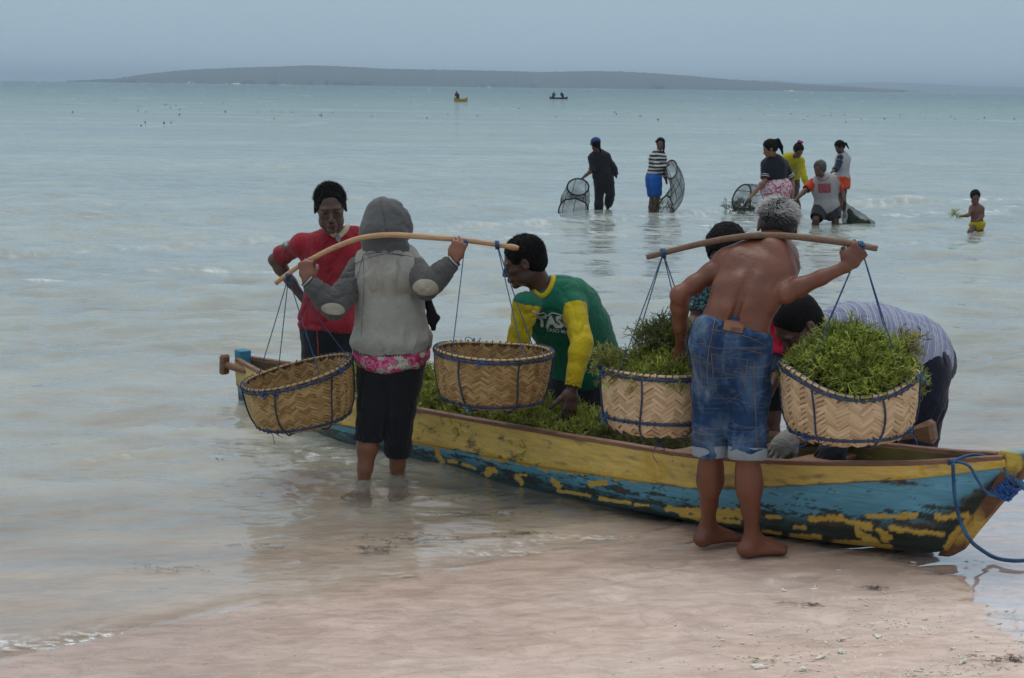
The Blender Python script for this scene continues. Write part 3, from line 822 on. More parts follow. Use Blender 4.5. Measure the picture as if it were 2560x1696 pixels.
# upper planks, proud of the hull, and the rail on top
for side in (1, -1):
    tp = np.linspace(-.02, 5.335, 700)
    us = np.linspace(0, 1, 26)
    w = bw(tp)[:, None] + .009 + .012 * us[None] ; zz = bg(tp)[:, None] - bs(tp)[:, None] * (1 - us[None])
    zz = zz + .003 * fbm(np.stack([tp * 4, tp * 0 + side, tp * 0], -1), 3)[:, None]
    Tm = np.repeat(tp[:, None], len(us), 1)
    Vo = boat_p(Tm, side * w, zz)
    Vo[..., :2] += side * BN * (.002 * fbm(np.stack([Tm * 5, zz * 20, Tm * 0 + side], -1), 3))[..., None]
    Co = plank_paint(Vo, Tm, zz, side)
    Vin = boat_p(Tm, side * np.maximum(w - .034, .001), zz)
    V = np.concatenate([Vin[:, :1], Vo, Vin[:, ::-1]], 1)
    Cin = np.broadcast_to(np.array([.11, .075, .03]), Vin.shape) * (1 + .4 * fbm(Vin * np.array([5, 5, 14]), 4)[..., None]) + np.array([.03, .035, 0]) * sstep(-.1, .3, fbm(Vin * 3, 3))[..., None]
    C = np.concatenate([Cin[:, :1], Co, Cin[:, ::-1]], 1)
    F = grid_faces(*V.shape[:2])
    me = np_mesh('side_plank', V.reshape(-1, 3), F if side > 0 else F[:, ::-1], M_plank, cols={'paint': C.reshape(-1, 3)})
    link('side_plank', me, boat)
    g = Geo(); tr = np.linspace(0.0, 5.33, 160)
    cz = bg(tr) + .006 + .002 * fbm(np.stack([tr * 3, tr * 0, tr * 0 + side], -1), 2)
    cw = bw(tr) + .006
    hw = .019; hz = .010
    ring = [(-hw, -hz), (-hw + .003, hz - .003), (-hw + .008, hz), (hw - .006, hz), (hw, hz - .004), (hw, -hz)]
    V = np.stack([boat_p(tr, side * (cw + a), cz + b) for a, b in ring], 1)
    me = np_mesh('gunwale_rail', V.reshape(-1, 3), grid_faces(6, 160, True)[:, ::1] if False else np.array([[i * 6 + j, i * 6 + (j + 1) % 6, (i + 1) * 6 + (j + 1) % 6, (i + 1) * 6 + j] for i in range(159) for j in range(6)]), M_rail, smooth=False)
    fix_normals(me); link('gunwale_rail', me, boat)

def axis_prism(name, poly_px, half, mat_, colf=None, sub=10, taper=None):
    tz = np.array([axis_tz(*p) for p in poly_px])
    return prism_tz(name, tz, half, mat_, colf)
def prism_tz(name, tz, half, mat_, colf=None):
    bm = bmesh.new()
    half = np.broadcast_to(half, (len(tz),))
    A = [bm.verts.new(boat_p(np.array(t), h, np.array(z))) for (t, z), h in zip(tz, half)]
    B = [bm.verts.new(boat_p(np.array(t), -h, np.array(z))) for (t, z), h in zip(tz, half)]
    n = len(tz)
    bm.faces.new(A); bm.faces.new(B[::-1])
    for i in range(n): bm.faces.new((A[i], B[i], B[(i + 1) % n], A[(i + 1) % n]))
    bmesh.ops.recalc_face_normals(bm, faces=bm.faces)
    bmesh.ops.bevel(bm, geom=list(bm.edges), offset=.004, segments=1, affect='EDGES')
    bmesh.ops.triangulate(bm, faces=[f for f in bm.faces if len(f.verts) > 4])
    for _ in range(4): bmesh.ops.subdivide_edges(bm, edges=[e for e in bm.edges if e.calc_length() > .018], cuts=1)
    me = bpy.data.meshes.new(name); bm.to_mesh(me); bm.free(); me.materials.append(mat_)
    V = np.empty(len(me.vertices) * 3); me.vertices.foreach_get('co', V); V = V.reshape(-1, 3)
    c = colf(V)
    at = me.attributes.new('paint', 'FLOAT_COLOR', 'POINT'); at.data.foreach_set('color', np.concatenate([c, np.ones((len(c), 1))], 1).astype(np.float32).ravel())
    return me
def stem_col(V):
    n = fbm(V * 20, 4); px, py = project(V)
    t = (V[:, :2] - BS) @ BA
    c = np.broadcast_to(np.array([.15, .065, .03]), V.shape) * (1 + .3 * n[:, None])
    c = mixc(c, [.55, .40, .07], sstep(.0, .15, n * .25 + sstep(1190, 1165, py + n * 10) - .35) * (px < 2552 + 8 * n))
    c = mixc(c, [.55, .36, .07], sstep(.1, .3, sstep(1290, 1310, py) * sstep(1365, 1350, py) + .3 * n - .4))
    c = mixc(c, [.06, .34, .46], sstep(.535, .545, V[:, 2]) * .9)
    return c
stem_px = [(2497, 1150), (2512, 1123), (2566, 1130), (2580, 1150), (2545, 1215), (2500, 1262), (2445, 1328), (2408, 1375), (2378, 1391), (2350, 1388), (2380, 1340), (2440, 1260), (2475, 1200)]
me = axis_prism('stem_post', stem_px, [.034, .034, .030, .026, .024, .022, .02, .02, .02, .022, .024, .028, .03], M_hull, stem_col)
link('stem_post', me, boat)
def stern_col(V):
    n = fbm(V * 18, 4)
    c = np.broadcast_to(np.array([.05, .23, .34]), V.shape) * (1 + .25 * n[:, None])
    c = mixc(c, [.18, .18, .09], sstep(.18, .02, V[:, 2] + .06 * n) * .8)
    c = mixc(c, [.13, .06, .03], sstep(.5, .8, n)); return c
tz = np.array([(-.05, .315), (.015, .31), (.018, .20), (.05, .1), (.08, -.12), (-.01, -.12), (-.035, .1), (-.045, .22)])
me = prism_tz('stern_post', tz, [.042, .042, .04, .035, .03, .03, .035, .04], M_hull, stern_col)
link('stern_post', me, boat)
# cross boards
for t in (1.35, 3.72, 4.32):
    w = bw(np.array(t)) - .012; g = Geo()
    c = boat_p(np.array(t), 0.0, bg(np.array(t)) - .05)
    RM = np.array([[BA[0], BN[0], 0], [BA[1], BN[1], 0], [0, 0, 1]])
    g.box(c, (.07, float(w), .011), RM, .004)
    me = g.mesh('thwart', M_thwart, smooth=False); fix_normals(me); link('thwart', me, boat)
for t in np.arange(.7, 5.0, .55):
    t = np.array(t); g = Geo()
    o, z = section(np.array([float(t)]), .034)
    pts = np.concatenate([boat_p(np.full(30, float(t)), -o[0][::2], z[0][::2])[::-1], boat_p(np.full(30, float(t)), o[0][::2], z[0][::2])])
    g.tube(pts, .014, n=5); me = g.mesh('rib', M_inside); link('rib', me, boat)

# ------------------------------------------------------------------ ropes
def mat_cord(name, c1, c2, sc=260):
    m, N, L, out = mat(name)
    tc = node(N, L, 'ShaderNodeTexCoord')
    w = node(N, L, 'ShaderNodeTexNoise', Vector=tc.outputs['Object'], Scale=float(sc), Detail=2.0)
    n = node(N, L, 'ShaderNodeTexNoise', Vector=tc.outputs['Object'], Scale=14.0, Detail=3.0)
    f = node(N, L, 'ShaderNodeMath', dict(operation='ADD'), i0=w.outputs['Fac'], i1=n.outputs['Fac'])
    c = ramp(N, L, node(N, L, 'ShaderNodeMath', dict(operation='MULTIPLY'), i0=f.outputs[0], i1=.5).outputs[0], [(0.38, c1), (0.62, c2)])
    b = node(N, L, 'ShaderNodeBump', Strength=.6, Distance=0.003, Height=w.outputs['Fac'])
    p = node(N, L, 'ShaderNodeBsdfPrincipled', Base_Color=c, Roughness=.6, Normal=b.outputs[0])
    L.new(p.outputs[0], out.inputs[0]); return m
M_rope = mat_cord('blue_nylon_rope', (.012, .05, .13), (.03, .13, .28))
M_cord = mat_cord('dirty_blue_cord', (.022, .032, .06), (.05, .085, .16))
M_bright = mat_cord('bright_blue_cord', (.01, .06, .22), (.02, .13, .40))
def twist(g, pts, r, pitch=.035, n=None, strands=3):
    """laid rope of three strands"""
    P = np.asarray(pts, float)
    L_ = np.concatenate([[0], np.cumsum(np.linalg.norm(np.diff(P, axis=0), axis=1))])
    k = n or max(8, int(L_[-1] / pitch * 7))
    s = np.linspace(0, L_[-1], k)
    Q = np.stack([np.interp(s, L_, P[:, i]) for i in range(3)], -1)
    t = np.gradient(Q, axis=0); t /= np.linalg.norm(t, axis=1)[:, None]
    a = np.cross(t, [.11, .2, .97]); a /= np.linalg.norm(a, axis=1)[:, None]; b = np.cross(t, a)
    for j in range(strands):
        ph = 2 * np.pi * (s / pitch + j / strands)
        g.tube(Q + .5 * r * (np.cos(ph)[:, None] * a + np.sin(ph)[:, None] * b), r * .58, n=4)
def bsolve(px, py, off):
    """point on the vertical plane parallel to the boat axis at this offset"""
    d = ray(px, py); o = np.array([0, 0, CAM_H]); n = np.array([BN[0], BN[1], 0])
    k = ((np.array([*(BS + BN * off), 0]) - o) @ n) / (d @ n); return o + d * k
rope = thing('mooring_rope', bsolve(2375, 1155, .12), 'blue rope tied round the stem of the boat, one end looping down to the sand', 'rope')
p = [bsolve(2372, 1160, .155), bsolve(2376, 1152, .185), bsolve(2382, 1160, .20), bsolve(2384, 1200, .21), bsolve(2388, 1250, .20), bsolve(2402, 1305, .19), bsolve(2425, 1350, .20)]
def onsand(px, py, up=.012):
    q = G(px, py, .03)
    for _ in range(3): z = float(sand_z(q[:1], q[1:2])[0]) + up; q = G(px, py, z)
    return q
e = [onsand(2452, 1374, .05), onsand(2482, 1392), onsand(2520, 1401), onsand(2570, 1401), onsand(2700, 1385)]
g = Geo(); twist(g, spline(p + e, 120), .0085); link('hanging_end', g.mesh('hanging_end', M_rope), rope)
g = Geo(); twist(g, spline([bsolve(2372, 1157, .17), bsolve(2400, 1156, .175), bsolve(2425, 1168, .165), bsolve(2440, 1195, .15), bsolve(2460, 1225, .12), bsolve(2482, 1240, .09), bsolve(2500, 1238, .05)], 60), .006)
twist(g, spline([bsolve(2380, 1154, .16), bsolve(2410, 1142, .10), bsolve(2440, 1137, .04), bsolve(2470, 1143, -.01)], 40), .006)
link('loop', g.mesh('loop', M_rope), rope)
g = Geo()
c0 = np.array(bsolve(2505, 1236, 0)); c1 = np.array(bsolve(2545, 1196, 0)); ax = (c1 - c0); La = np.linalg.norm(ax); ax /= La
side_v = np.array([BN[0], BN[1], 0]); up_v = np.cross(ax, side_v)
th = np.linspace(0, 2 * np.pi * 7, 260)
coil = c0 + ax * (th / th[-1] * La * .85)[:, None] + (np.cos(th) * .034)[:, None] * side_v + (np.sin(th) * .034)[:, None] * up_v + .003 * RNG.normal(size=(260, 3))
g.tube(coil, .0065, n=5)
for _ in range(7):
    q = c0 + ax * RNG.uniform(0, La); g.tube(q + np.cumsum(RNG.normal(size=(6, 3)) * .009, 0) + side_v * .04, .004, n=4)
link('coil', g.mesh('coil', M_bright), rope)
g = Geo(); twist(g, spline([bsolve(2510, 1170, .04), bsolve(2516, 1190, .05), bsolve(2530, 1203, .045), bsolve(2545, 1205, .03)], 30), .006)
twist(g, spline([bsolve(2538, 1200, .03), bsolve(2556, 1212, .05), bsolve(2600, 1250, .05), bsolve(2700, 1300, .0)], 40), .014, pitch=.05)
link('line_ashore', g.mesh('line_ashore', M_rope), rope)

# ------------------------------------------------------------------ paddles
def aim_box(T, name, c, ax, sd, up, e, m, bev=.5, taper=None):
    g = Geo(); g.box(c, e, np.stack([ax, sd, up], 1), min(e) * bev)
    if taper:
        V = g.V[0]; q = (V - c) @ ax / e[0]; s_ = 1 + taper * q
        g.V[0] = c + ((V - c) @ ax)[:, None] * ax + (((V - c) @ sd) * s_)[:, None] * sd + (((V - c) @ up) * s_)[:, None] * up
    me = g.mesh(name, m, smooth=False); fix_normals(me); link(name, me, T)
def paddle(a, b, label, e, taper, r=.019):
    T = thing('paddle', b, label, 'paddle')
    L_ = np.linalg.norm(b - a); ax = (b - a) / L_
    g = Geo(); s = np.linspace(0, 1, 24)
    g.tube(a + (b - a) * s[:, None], r + .0025 * np.sin(s * 9) + .004 * (s > .86), n=10); link('shaft', g.mesh('shaft', M_paddle), T)
    sd = np.cross(ax, [0, 0, 1]); sd /= np.linalg.norm(sd); up = np.cross(sd, ax)
    aim_box(T, 'grip', b + ax * (e[0] * .9), ax, sd, up, e, M_paddle, .5, taper)
    # blade lies in the boat
    c = a - ax * .16
    aim_box(T, 'blade', c, ax, sd, up, (.19, .075, .011), M_paddle, .5, .15)
I_ = boat_p(np.array(3.45), .02, np.array(.20)); gp = boat_p(np.array(4.43), -float(bw(np.array(4.43))), np.array(float(bg(np.array(4.43))) + .032))
dd = (gp - I_) / np.linalg.norm(gp - I_)
paddle(I_, gp + dd * .215, 'dark wooden paddle lying across the bow half, its thick grip out over the sea', (.052, .034, .042), .38)
K_ = W(566, 913, 10.72); I2 = boat_p(np.array(1.15), .05, np.array(.16))
paddle(I2, K_, 'wooden paddle with a crosswise grip poking out past the blue stern post', (.022, .03, .062), 0, .017)
# ================================================================== SEAWEED
def make_sprig(seed, depth=4, L0=.033, spread=.66, r0=.0030):
    rg = np.random.default_rng(seed); g = Geo()
    def br(p, d, L, r, k):
        q = p + d * L * .5 + rg.normal(size=3) * L * .07; e = p + d * L + rg.normal(size=3) * L * .12
        g.tube(np.array([p, q, e]), np.array([r, r * .92, r * (.72 if k < depth - 1 else .22)]), n=3, cap=False)
        if k >= depth - 1: return
        for _ in range(rg.choice([2, 2, 3]) if k else 4):
            dd = d + rg.normal(size=3) * spread; dd /= np.linalg.norm(dd)
            br(e, dd, L * rg.uniform(.6, .95), r * .78, k + 1)
    br(np.zeros(3), np.array([0, 0, 1.]), L0, r0, 0)
    V = np.vstack(g.V); Q = np.vstack(g.Q)
    return V, Q
SPR = [make_sprig(50 + i) for i in range(8)]
def mat_weed(name, colname='tint'):
    m, N, L, out = mat(name)
    at = node(N, L, 'ShaderNodeAttribute', dict(attribute_name=colname))
    p = node(N, L, 'ShaderNodeBsdfPrincipled', Base_Color=at.outputs['Color'], Roughness=.38)
    p.inputs['Specular IOR Level'].default_value = .45
    tr = node(N, L, 'ShaderNodeBsdfTranslucent', Color=at.outputs['Color'])
    ms = node(N, L, 'ShaderNodeMixShader', i0=.22, i1=p.outputs[0], i2=tr.outputs[0])
    L.new(ms.outputs[0], out.inputs[0]); return m
M_weed = mat_weed('seaweed')
def weed_mesh(name, P, Nn, sc, base=(.19, .27, .03), tip=(.52, .58, .10), seed=0, dark=None, tone=None):
    rg = np.random.default_rng(seed); g = Geo()
    for i in range(len(P)):
        V, Q = SPR[rg.integers(len(SPR))]
        n = Nn[i] + rg.normal(size=3) * .45; n /= np.linalg.norm(n)
        a = np.cross(n, rg.normal(size=3)); a /= np.linalg.norm(a); b = np.cross(n, a)
        s = sc * rg.uniform(.6, 1.5)
        v = (V @ np.stack([a, b, n])) * s
        h = np.clip(V[:, 2] / .11, 0, 1)[:, None]
        bb = np.asarray(base if tone is None else tone[i]); k = rg.uniform(.45, 1.35)
        c = (bb * (1 - h) + np.asarray(tip) * h * (.6 + .4 * k) + bb * .0) * k
        g.V.append(P[i] + v); g.Q.append(Q + g.n); g.C.append(c); g.n += len(v)
    return g.mesh(name, M_weed, smooth=True, colname='tint')

# ================================================================== BASKETS
def mat_straw(name, c1, c2, c3):
    m, N, L, out = mat(name)
    tc = node(N, L, 'ShaderNodeTexCoord'); oi = node(N, L, 'ShaderNodeObjectInfo')
    at = node(N, L, 'ShaderNodeAttribute', dict(attribute_name='tone'))
    mp = node(N, L, 'ShaderNodeMapping', Vector=tc.outputs['Object'], Scale=(6, 60, 6))
    add = node(N, L, 'ShaderNodeVectorMath', dict(operation='ADD'), i0=mp.outputs[0], i1=oi.outputs['Random'])
    n = node(N, L, 'ShaderNodeTexNoise', Vector=add.outputs[0], Scale=5.0, Detail=4.0)
    r = node(N, L, 'ShaderNodeMath', dict(operation='MULTIPLY_ADD'), i0=oi.outputs['Random'], i1=.5, i2=-.25)
    f0 = node(N, L, 'ShaderNodeMath', dict(operation='ADD'), i0=n.outputs['Fac'], i1=r.outputs[0])
    f = node(N, L, 'ShaderNodeMath', dict(operation='ADD'), i0=f0.outputs[0], i1=at.outputs['Fac'])
    c = ramp(N, L, f.outputs[0], [(0.2, c1), (0.5, c2), (0.8, c3)])
    b = node(N, L, 'ShaderNodeBump', Strength=.5, Distance=.002, Height=n.outputs['Fac'])
    p = node(N, L, 'ShaderNodeBsdfPrincipled', Base_Color=c, Roughness=.6, Normal=b.outputs[0])
    p.inputs['Specular IOR Level'].default_value = .3
    L.new(p.outputs[0], out.inputs[0]); return m
M_straw_old = mat_straw('aged_palm_strip', (.22, .12, .042), (.36, .22, .085), (.50, .335, .15))
M_straw_new = mat_straw('pale_palm_strip', (.42, .27, .145), (.58, .395, .225), (.68, .50, .31))
M_core = simple('dark_weave_gap', (.13, .07, .03), .9)
M_core_new = simple('brown_weave_gap', (.26, .16, .085), .9)

def strip_geo():
    """one visible float of a palm strip: 1 long, 1 wide, gently arched, rounded ends"""
    V = []; xs = [-.5, -.38, 0, .38, .5]; ys = [-.5, -.3, .3, .5]
    for x in xs:
        for y in ys:
            z = 1.0 - .55 * (abs(y) > .4) - .45 * (abs(x) > .45) - .12 * (abs(x) > .3)
            yy = y * (1 - .10 * (abs(x) > .45))
            V.append((x, yy, z))
    Q = [[i * 4 + j, (i + 1) * 4 + j, (i + 1) * 4 + j + 1, i * 4 + j + 1] for i in range(4) for j in range(3)]
    n = len(V)
    E = [0, 4, 8, 12, 16, 17, 18, 19, 15, 11, 7, 3, 2, 1]
    for i in E: V.append((V[i][0], V[i][1], -.3))
    m = len(E)
    for k in range(m):
        a, b = E[k], E[(k + 1) % m]; Q.append([b, a, n + k, n + (k + 1) % m])
    return np.array(V, float), np.array(Q)
SV, SQ = strip_geo()
def rot_to(c0, R):
    M = Matrix(np.asarray(R).tolist()).to_4x4(); M.translation = Vector(c0); return M
def basket(name_label, c, Rm, rt, h, prof, ncol, nrow, slant, mstraw, mcore, seed, rim_dz=None, ell=(1, 1), full=False, band_v=.13, nvert=6, group='woven baskets hanging from the carrying poles', vcolor=M_cord):
    """c: centre of the bottom; Rm: 3x3 rotation (columns = local axes)"""
    rg = np.random.default_rng(seed)
    T = thing('basket', tuple(c), name_label, 'basket', group, Matrix(Rm.tolist()).to_euler())
    Rn = np.asarray(Rm)
    rim_dz = rim_dz or (lambda a: 0 * a)
    def sp(a, v, inset=0.0):
        r = np.interp(v, prof[0], prof[1]) * rt - inset
        wob = 1 + .012 * np.sin(3 * a + seed) + .01 * np.sin(5 * a + seed * 2)
        z = v * h + rim_dz(a) * np.clip(v, 0, 1) ** 1.2
        return np.stack([r * wob * np.cos(a) * ell[0], r * wob * np.sin(a) * ell[1], z + inset * (v < .05)], -1)
    def local(me, name):
        o = bpy.data.objects.new(name, me); COL.objects.link(o); o.parent = T; return o
    # shell between the strips
    A = np.linspace(0, 2 * np.pi, 72, endpoint=False); vs = np.array([0, .0001, .03, .08, .16, .3, .5, .75, 1.0])
    outp = []
    for ins, vv in ((0.0, vs), (.008, vs[::-1])):
        for v in vv:
            if v == 0: P = sp(A, np.full_like(A, .0), ins) * np.array([.02, .02, 1])
            else: P = sp(A, np.full_like(A, v), ins)
            if ins: P[:, 2] = np.maximum(P[:, 2], .008)
            outp.append(P)
    V = np.stack(outp, 1)
    me = np_mesh('shell', V.reshape(-1, 3), grid_faces(72, V.shape[1], True), mcore); local(me, 'shell')
    # strips
    base_me = np_mesh('strip', SV * np.array([1, 1, 1]), SQ, mstraw, smooth=True, attrs={'tone': np.zeros(len(SV))})
    items = []
    colw = 2 * np.pi / ncol
    for sidei in (0, 1):
        v0, v1 = (.04, .985) if sidei == 0 else (.05, .98)
        if sidei and full: v0 = .75
        nr = max(1, int(round(nrow * (v1 - v0))))
        dv = (v1 - v0) / nr
        for i in range(ncol):
            for j in range(-1, nr + 1):
                a = (i + .5) * colw + rg.normal() * colw * .03
                v = v0 + (j + .5 + (.25 if i % 2 else 0)) * dv + rg.normal() * dv * .06
                if v < v0 - .02 or v > v1 - .3 * dv: continue
                sg = 1 if i % 2 else -1
                p0 = sp(np.array(a), np.array(v), .0085 * sidei); pa = sp(np.array(a + .02), np.array(v), .0085 * sidei); pv = sp(np.array(a), np.array(min(v + .02, 1)), .0085 * sidei)
                pv0 = sp(np.array(a), np.array(min(v + .02, 1) - .02), .0085 * sidei)
                ea = (pa - p0); ea /= np.linalg.norm(ea); ev = (pv - pv0); ev /= np.linalg.norm(ev)
                nrm = np.cross(ea, ev); nrm /= np.linalg.norm(nrm)
                if sidei: nrm = -nrm
                r = np.hypot(*p0[:2]); cw = colw * r; rh = dv * h
                sl = slant + rg.normal() * .05
                d = ea * math.cos(sl) + ev * math.sin(sl) * sg
                q = np.cross(nrm, d)
                ln = cw / math.cos(sl) * 1.34; wd = rh * math.cos(sl) * 1.0 * rg.uniform(.88, 1.05)
                tilt = .10 * sg
                d2 = d + nrm * .05 * (1 if rg.random() > .5 else -1); d2 /= np.linalg.norm(d2)
                n2 = np.cross(d2, q); n2 /= np.linalg.norm(n2)
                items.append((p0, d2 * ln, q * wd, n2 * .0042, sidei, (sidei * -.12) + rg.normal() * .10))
    cl = (np.array([0, 0, CAM_H]) - np.asarray(c)) @ Rn
    def score(it):
        n = it[3] / np.linalg.norm(it[3]); vd = cl - it[0]; vd /= np.linalg.norm(vd)
        f = n @ vd
        pz = it[0][2] / h
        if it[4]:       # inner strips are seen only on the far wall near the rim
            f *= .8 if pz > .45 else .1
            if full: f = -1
        return -f
    items.sort(key=score)
    for it in items[:300]:
        o = bpy.data.objects.new('strip', base_me); COL.objects.link(o); o.parent = T
        M = Matrix(np.stack([it[1], it[2], it[3]], 1).tolist()).to_4x4(); M.translation = Vector(it[0])
        o.matrix_local = M
    g = Geo(); tone = []
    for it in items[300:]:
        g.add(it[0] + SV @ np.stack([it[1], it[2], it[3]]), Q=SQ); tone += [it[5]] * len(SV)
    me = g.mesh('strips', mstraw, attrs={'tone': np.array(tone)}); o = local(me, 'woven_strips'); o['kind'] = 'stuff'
    # rim, bands, uprights
    A2 = np.linspace(0, 2 * np.pi, 97); g = Geo()
    for k in range(2): g.tube(sp(A2, np.ones(97), -.004 + .012 * k) + np.array([0, 0, .004]), .0055, n=6, cap=False)
    local(g.mesh('rim', mstraw, attrs={'tone': np.zeros(sum(len(v) for v in g.V))}), 'rim')
    g = Geo()
    g.tube(sp(A2, np.full(97, .965), -.010), .0045, n=6, cap=False); g.tube(sp(A2, np.full(97, .94), -.009), .0035, n=6, cap=False)
    for a in np.linspace(0, 2 * np.pi, 52, endpoint=False):
        a = a + rg.normal() * .01; th = np.linspace(0, 2 * np.pi, 11)
        cc = sp(np.array(a), np.array(.985), 0.0); er = np.array([math.cos(a), math.sin(a), 0])
        g.tube(cc + np.outer(np.cos(th) * .014, er) + np.outer(np.sin(th) * .019, [0, 0, 1]) + np.outer(th * .0018, [-math.sin(a), math.cos(a), 0]), .0026, n=4, cap=False)
    local(g.mesh('rim_cord', vcolor), 'rim_cord')
    g = Geo()
    for vv in (band_v, band_v - .025): g.tube(sp(A2, vv + .015 * np.sin(A2 * 2 + seed), -.009), .0042, n=5, cap=False)
    for a in np.linspace(0, 2 * np.pi, 34, endpoint=False):
        a = a + rg.normal() * .03; th = np.linspace(0, 2 * np.pi, 8)
        cc = sp(np.array(a), np.array(band_v), -.009); er = np.array([math.cos(a), math.sin(a), 0])
        g.tube(cc + np.outer(np.cos(th) * .007, er) + np.outer(np.sin(th) * .009, [0, 0, 1]), .0028, n=4, cap=False)
    local(g.mesh('band_cord', vcolor), 'band_cord')
    angs = np.linspace(0, 2 * np.pi, nvert, endpoint=False) + .35 + seed
    for a in angs:
        vv = np.linspace(1.0, 0.02, 16); aa = a + .04 * np.sin(vv * 4 + seed)
        P = sp(aa, vv, -.010); P = np.vstack([P, P[-1] * np.array([.5, .5, 1]) + np.array([0, 0, -.006])])
        g = Geo(); twist(g, P, .0048, pitch=.02, strands=2); local(g.mesh('side_cord', vcolor), 'side_cord')
    def knot(a, v, r=.016, m=M_bright, ends=3):
        p = sp(np.array(a), np.array(v), -.014); g = Geo()
        w_ = np.cumsum(rg.normal(size=(22, 3)) * r * .8, 0); w_ -= w_.mean(0); w_ = w_ / (np.abs(w_).max() + 1e-6) * r
        g.tube(p + spline(w_, 60), .0032, n=4)
        for _ in range(ends): g.tube(p + spline(np.cumsum(np.vstack([[0, 0, 0], rg.normal(size=(3, 3)) * .013 + np.array([0, 0, -.004])]), 0), 8), .002, n=3)
        local(g.mesh('knot', m), 'knot')
    def rim_world(a, v=1.0):
        return np.asarray(c) + Rn @ sp(np.array(a), np.array(v), 0.0)
    def to_local(P): return (np.asarray(P) - np.asarray(c)) @ Rn
    return T, sp, local, knot, rim_world, to_local
def rotm(rx=0, ry=0, rz=0):
    return np.array(Euler((rx, ry, rz)).to_matrix())
TUB = ([0, .02, .07, .16, .3, .5, .75, 1.0], [.56, .66, .78, .86, .915, .955, .985, 1.0])
TUB2 = ([0, .02, .07, .16, .3, .5, .75, 1.0], [.50, .62, .76, .86, .93, .97, .985, .985])
def face_cam(a_px, c):
    pass
# 1: empty, tilted, left end of the first pole
c1 = W(742, 1078, 8.55) + np.array([.02, .0, 0]); c1 = W(762, 1060, 8.55)
B1 = basket('empty brown basket tilting down to the left, in front of the stern', c1, rotm(R_(4), R_(-7.5), 0), .270, .262, TUB, 50, 17, R_(30), M_straw_old, M_core, 3,
            rim_dz=lambda a: .006 * np.cos(2 * a) + .032 * np.cos(a))
c2 = W(1228, 1012, 8.35)
B2 = basket('empty brown basket hanging level between the hooded carrier and the man in green', c2, rotm(R_(0), R_(1.5), 0), .278, .262, TUB, 50, 17, R_(30), M_straw_old, M_core, 8,
            rim_dz=lambda a: .006 * np.cos(2 * a))
c3 = W(1643, 1078, 7.46)
B3 = basket('pale new basket with seaweed, partly behind the jeans of the old man', c3, rotm(0, R_(1), 0), .247, .275, TUB, 36, 14, R_(35), M_straw_new, M_core_new, 5, full=True, band_v=.26)
c4 = W(2128, 1098, 7.02)
B4 = basket('pale new basket heaped with seaweed on the right end of the pole', c4, rotm(R_(2), R_(-3), 0), .275, .262, TUB2, 36, 14, R_(35), M_straw_new, M_core_new, 12, full=True, band_v=.17, ell=(1.0, .82),
            rim_dz=lambda a: .045 * np.cos(2 * (a)) - .022 * np.sin(a) * 0 + .012 * np.cos(a + 3.1))

# ------------------------------------------------------------------ carrying poles
M_pole_l = mat_wood('pale_split_bamboo', (.30, .15, .065), (.52, .31, .16), scale=(3, 60, 60), rot=0)
M_pole_d = mat_wood('dark_carrying_pole', (.09, .045, .025), (.20, .115, .065), scale=(3, 60, 60), rot=0)
def pole(pts, label, m, wid, hgt, tip=None):
    """curved split pole, flattish section"""
    P = spline(pts, 60); mid = P[30]
    T = thing('carrying_pole', tuple(mid), label, 'carrying pole')
    t = np.gradient(P, axis=0); t /= np.linalg.norm(t, axis=1)[:, None]
    sd = np.cross(t, [0, 0, 1.]); sd /= np.linalg.norm(sd, axis=1)[:, None]; up = np.cross(sd, t)
    n = 12; th = np.arange(n) / n * 2 * np.pi
    s = np.linspace(0, 1, 60)
    w = wid * (.8 + .25 * np.sin(np.pi * s)); hh = hgt * (.85 + .2 * np.sin(np.pi * s))
    if tip:
        w = w * (1 + .6 * sstep(.93, .965, s)); hh = hh * (1 + .35 * sstep(.93, .96, s) - .5 * sstep(.975, 1., s))
    cs = np.sign(np.cos(th)) * np.abs(np.cos(th)) ** .6; sn = np.sign(np.sin(th)) * np.abs(np.sin(th)) ** .6
    V = P[:, None] + w[:, None, None] * cs[None, :, None] * sd[:, None] + hh[:, None, None] * sn[None, :, None] * up[:, None]
    V = V + .0012 * perlin(V * 14)[..., None] * up[:, None]
    V = V.reshape(-1, 3); I, J = np.meshgrid(np.arange(59), np.arange(n), indexing='ij'); J2 = (J + 1) % n
    Q = np.stack([I * n + J, I * n + J2, (I + 1) * n + J2, (I + 1) * n + J], -1).reshape(-1, 4)
    V = np.vstack([V, P[0], P[-1]])
    Tt = [[60 * n, (j + 1) % n, j] for j in range(n)] + [[60 * n + 1, 59 * n + j, 59 * n + (j + 1) % n] for j in range(n)]
    me = np_mesh('pole', V, [Q, np.array(Tt)], m); fix_normals(me); link('shaft', me, T)
    return T, P
YP1 = 8.50
YP2f = lambda x: 7.40 - (x - 1619) / (2192 - 1619) * .40
P1T, P1 = pole([W(689, 709, YP1), W(745, 668, YP1), W(830, 622, YP1), W(905, 595, YP1), W(975, 588, YP1), W(1050, 592, YP1), W(1160, 601, YP1), W(1240, 612, YP1), W(1297, 621, YP1)],
               'pale curved carrying pole across the neck of the hooded carrier', M_pole_l, .020, .013, tip=True)
P2T, P2 = pole([W(x, y, YP2f(x)) for x, y in ((1619, 643), (1700, 622), (1790, 602), (1880, 590), (1960, 590), (2060, 600), (2140, 612), (2192, 622))],
               'dark curved carrying pole across the neck of the shirtless old man', M_pole_d, .022, .0135)
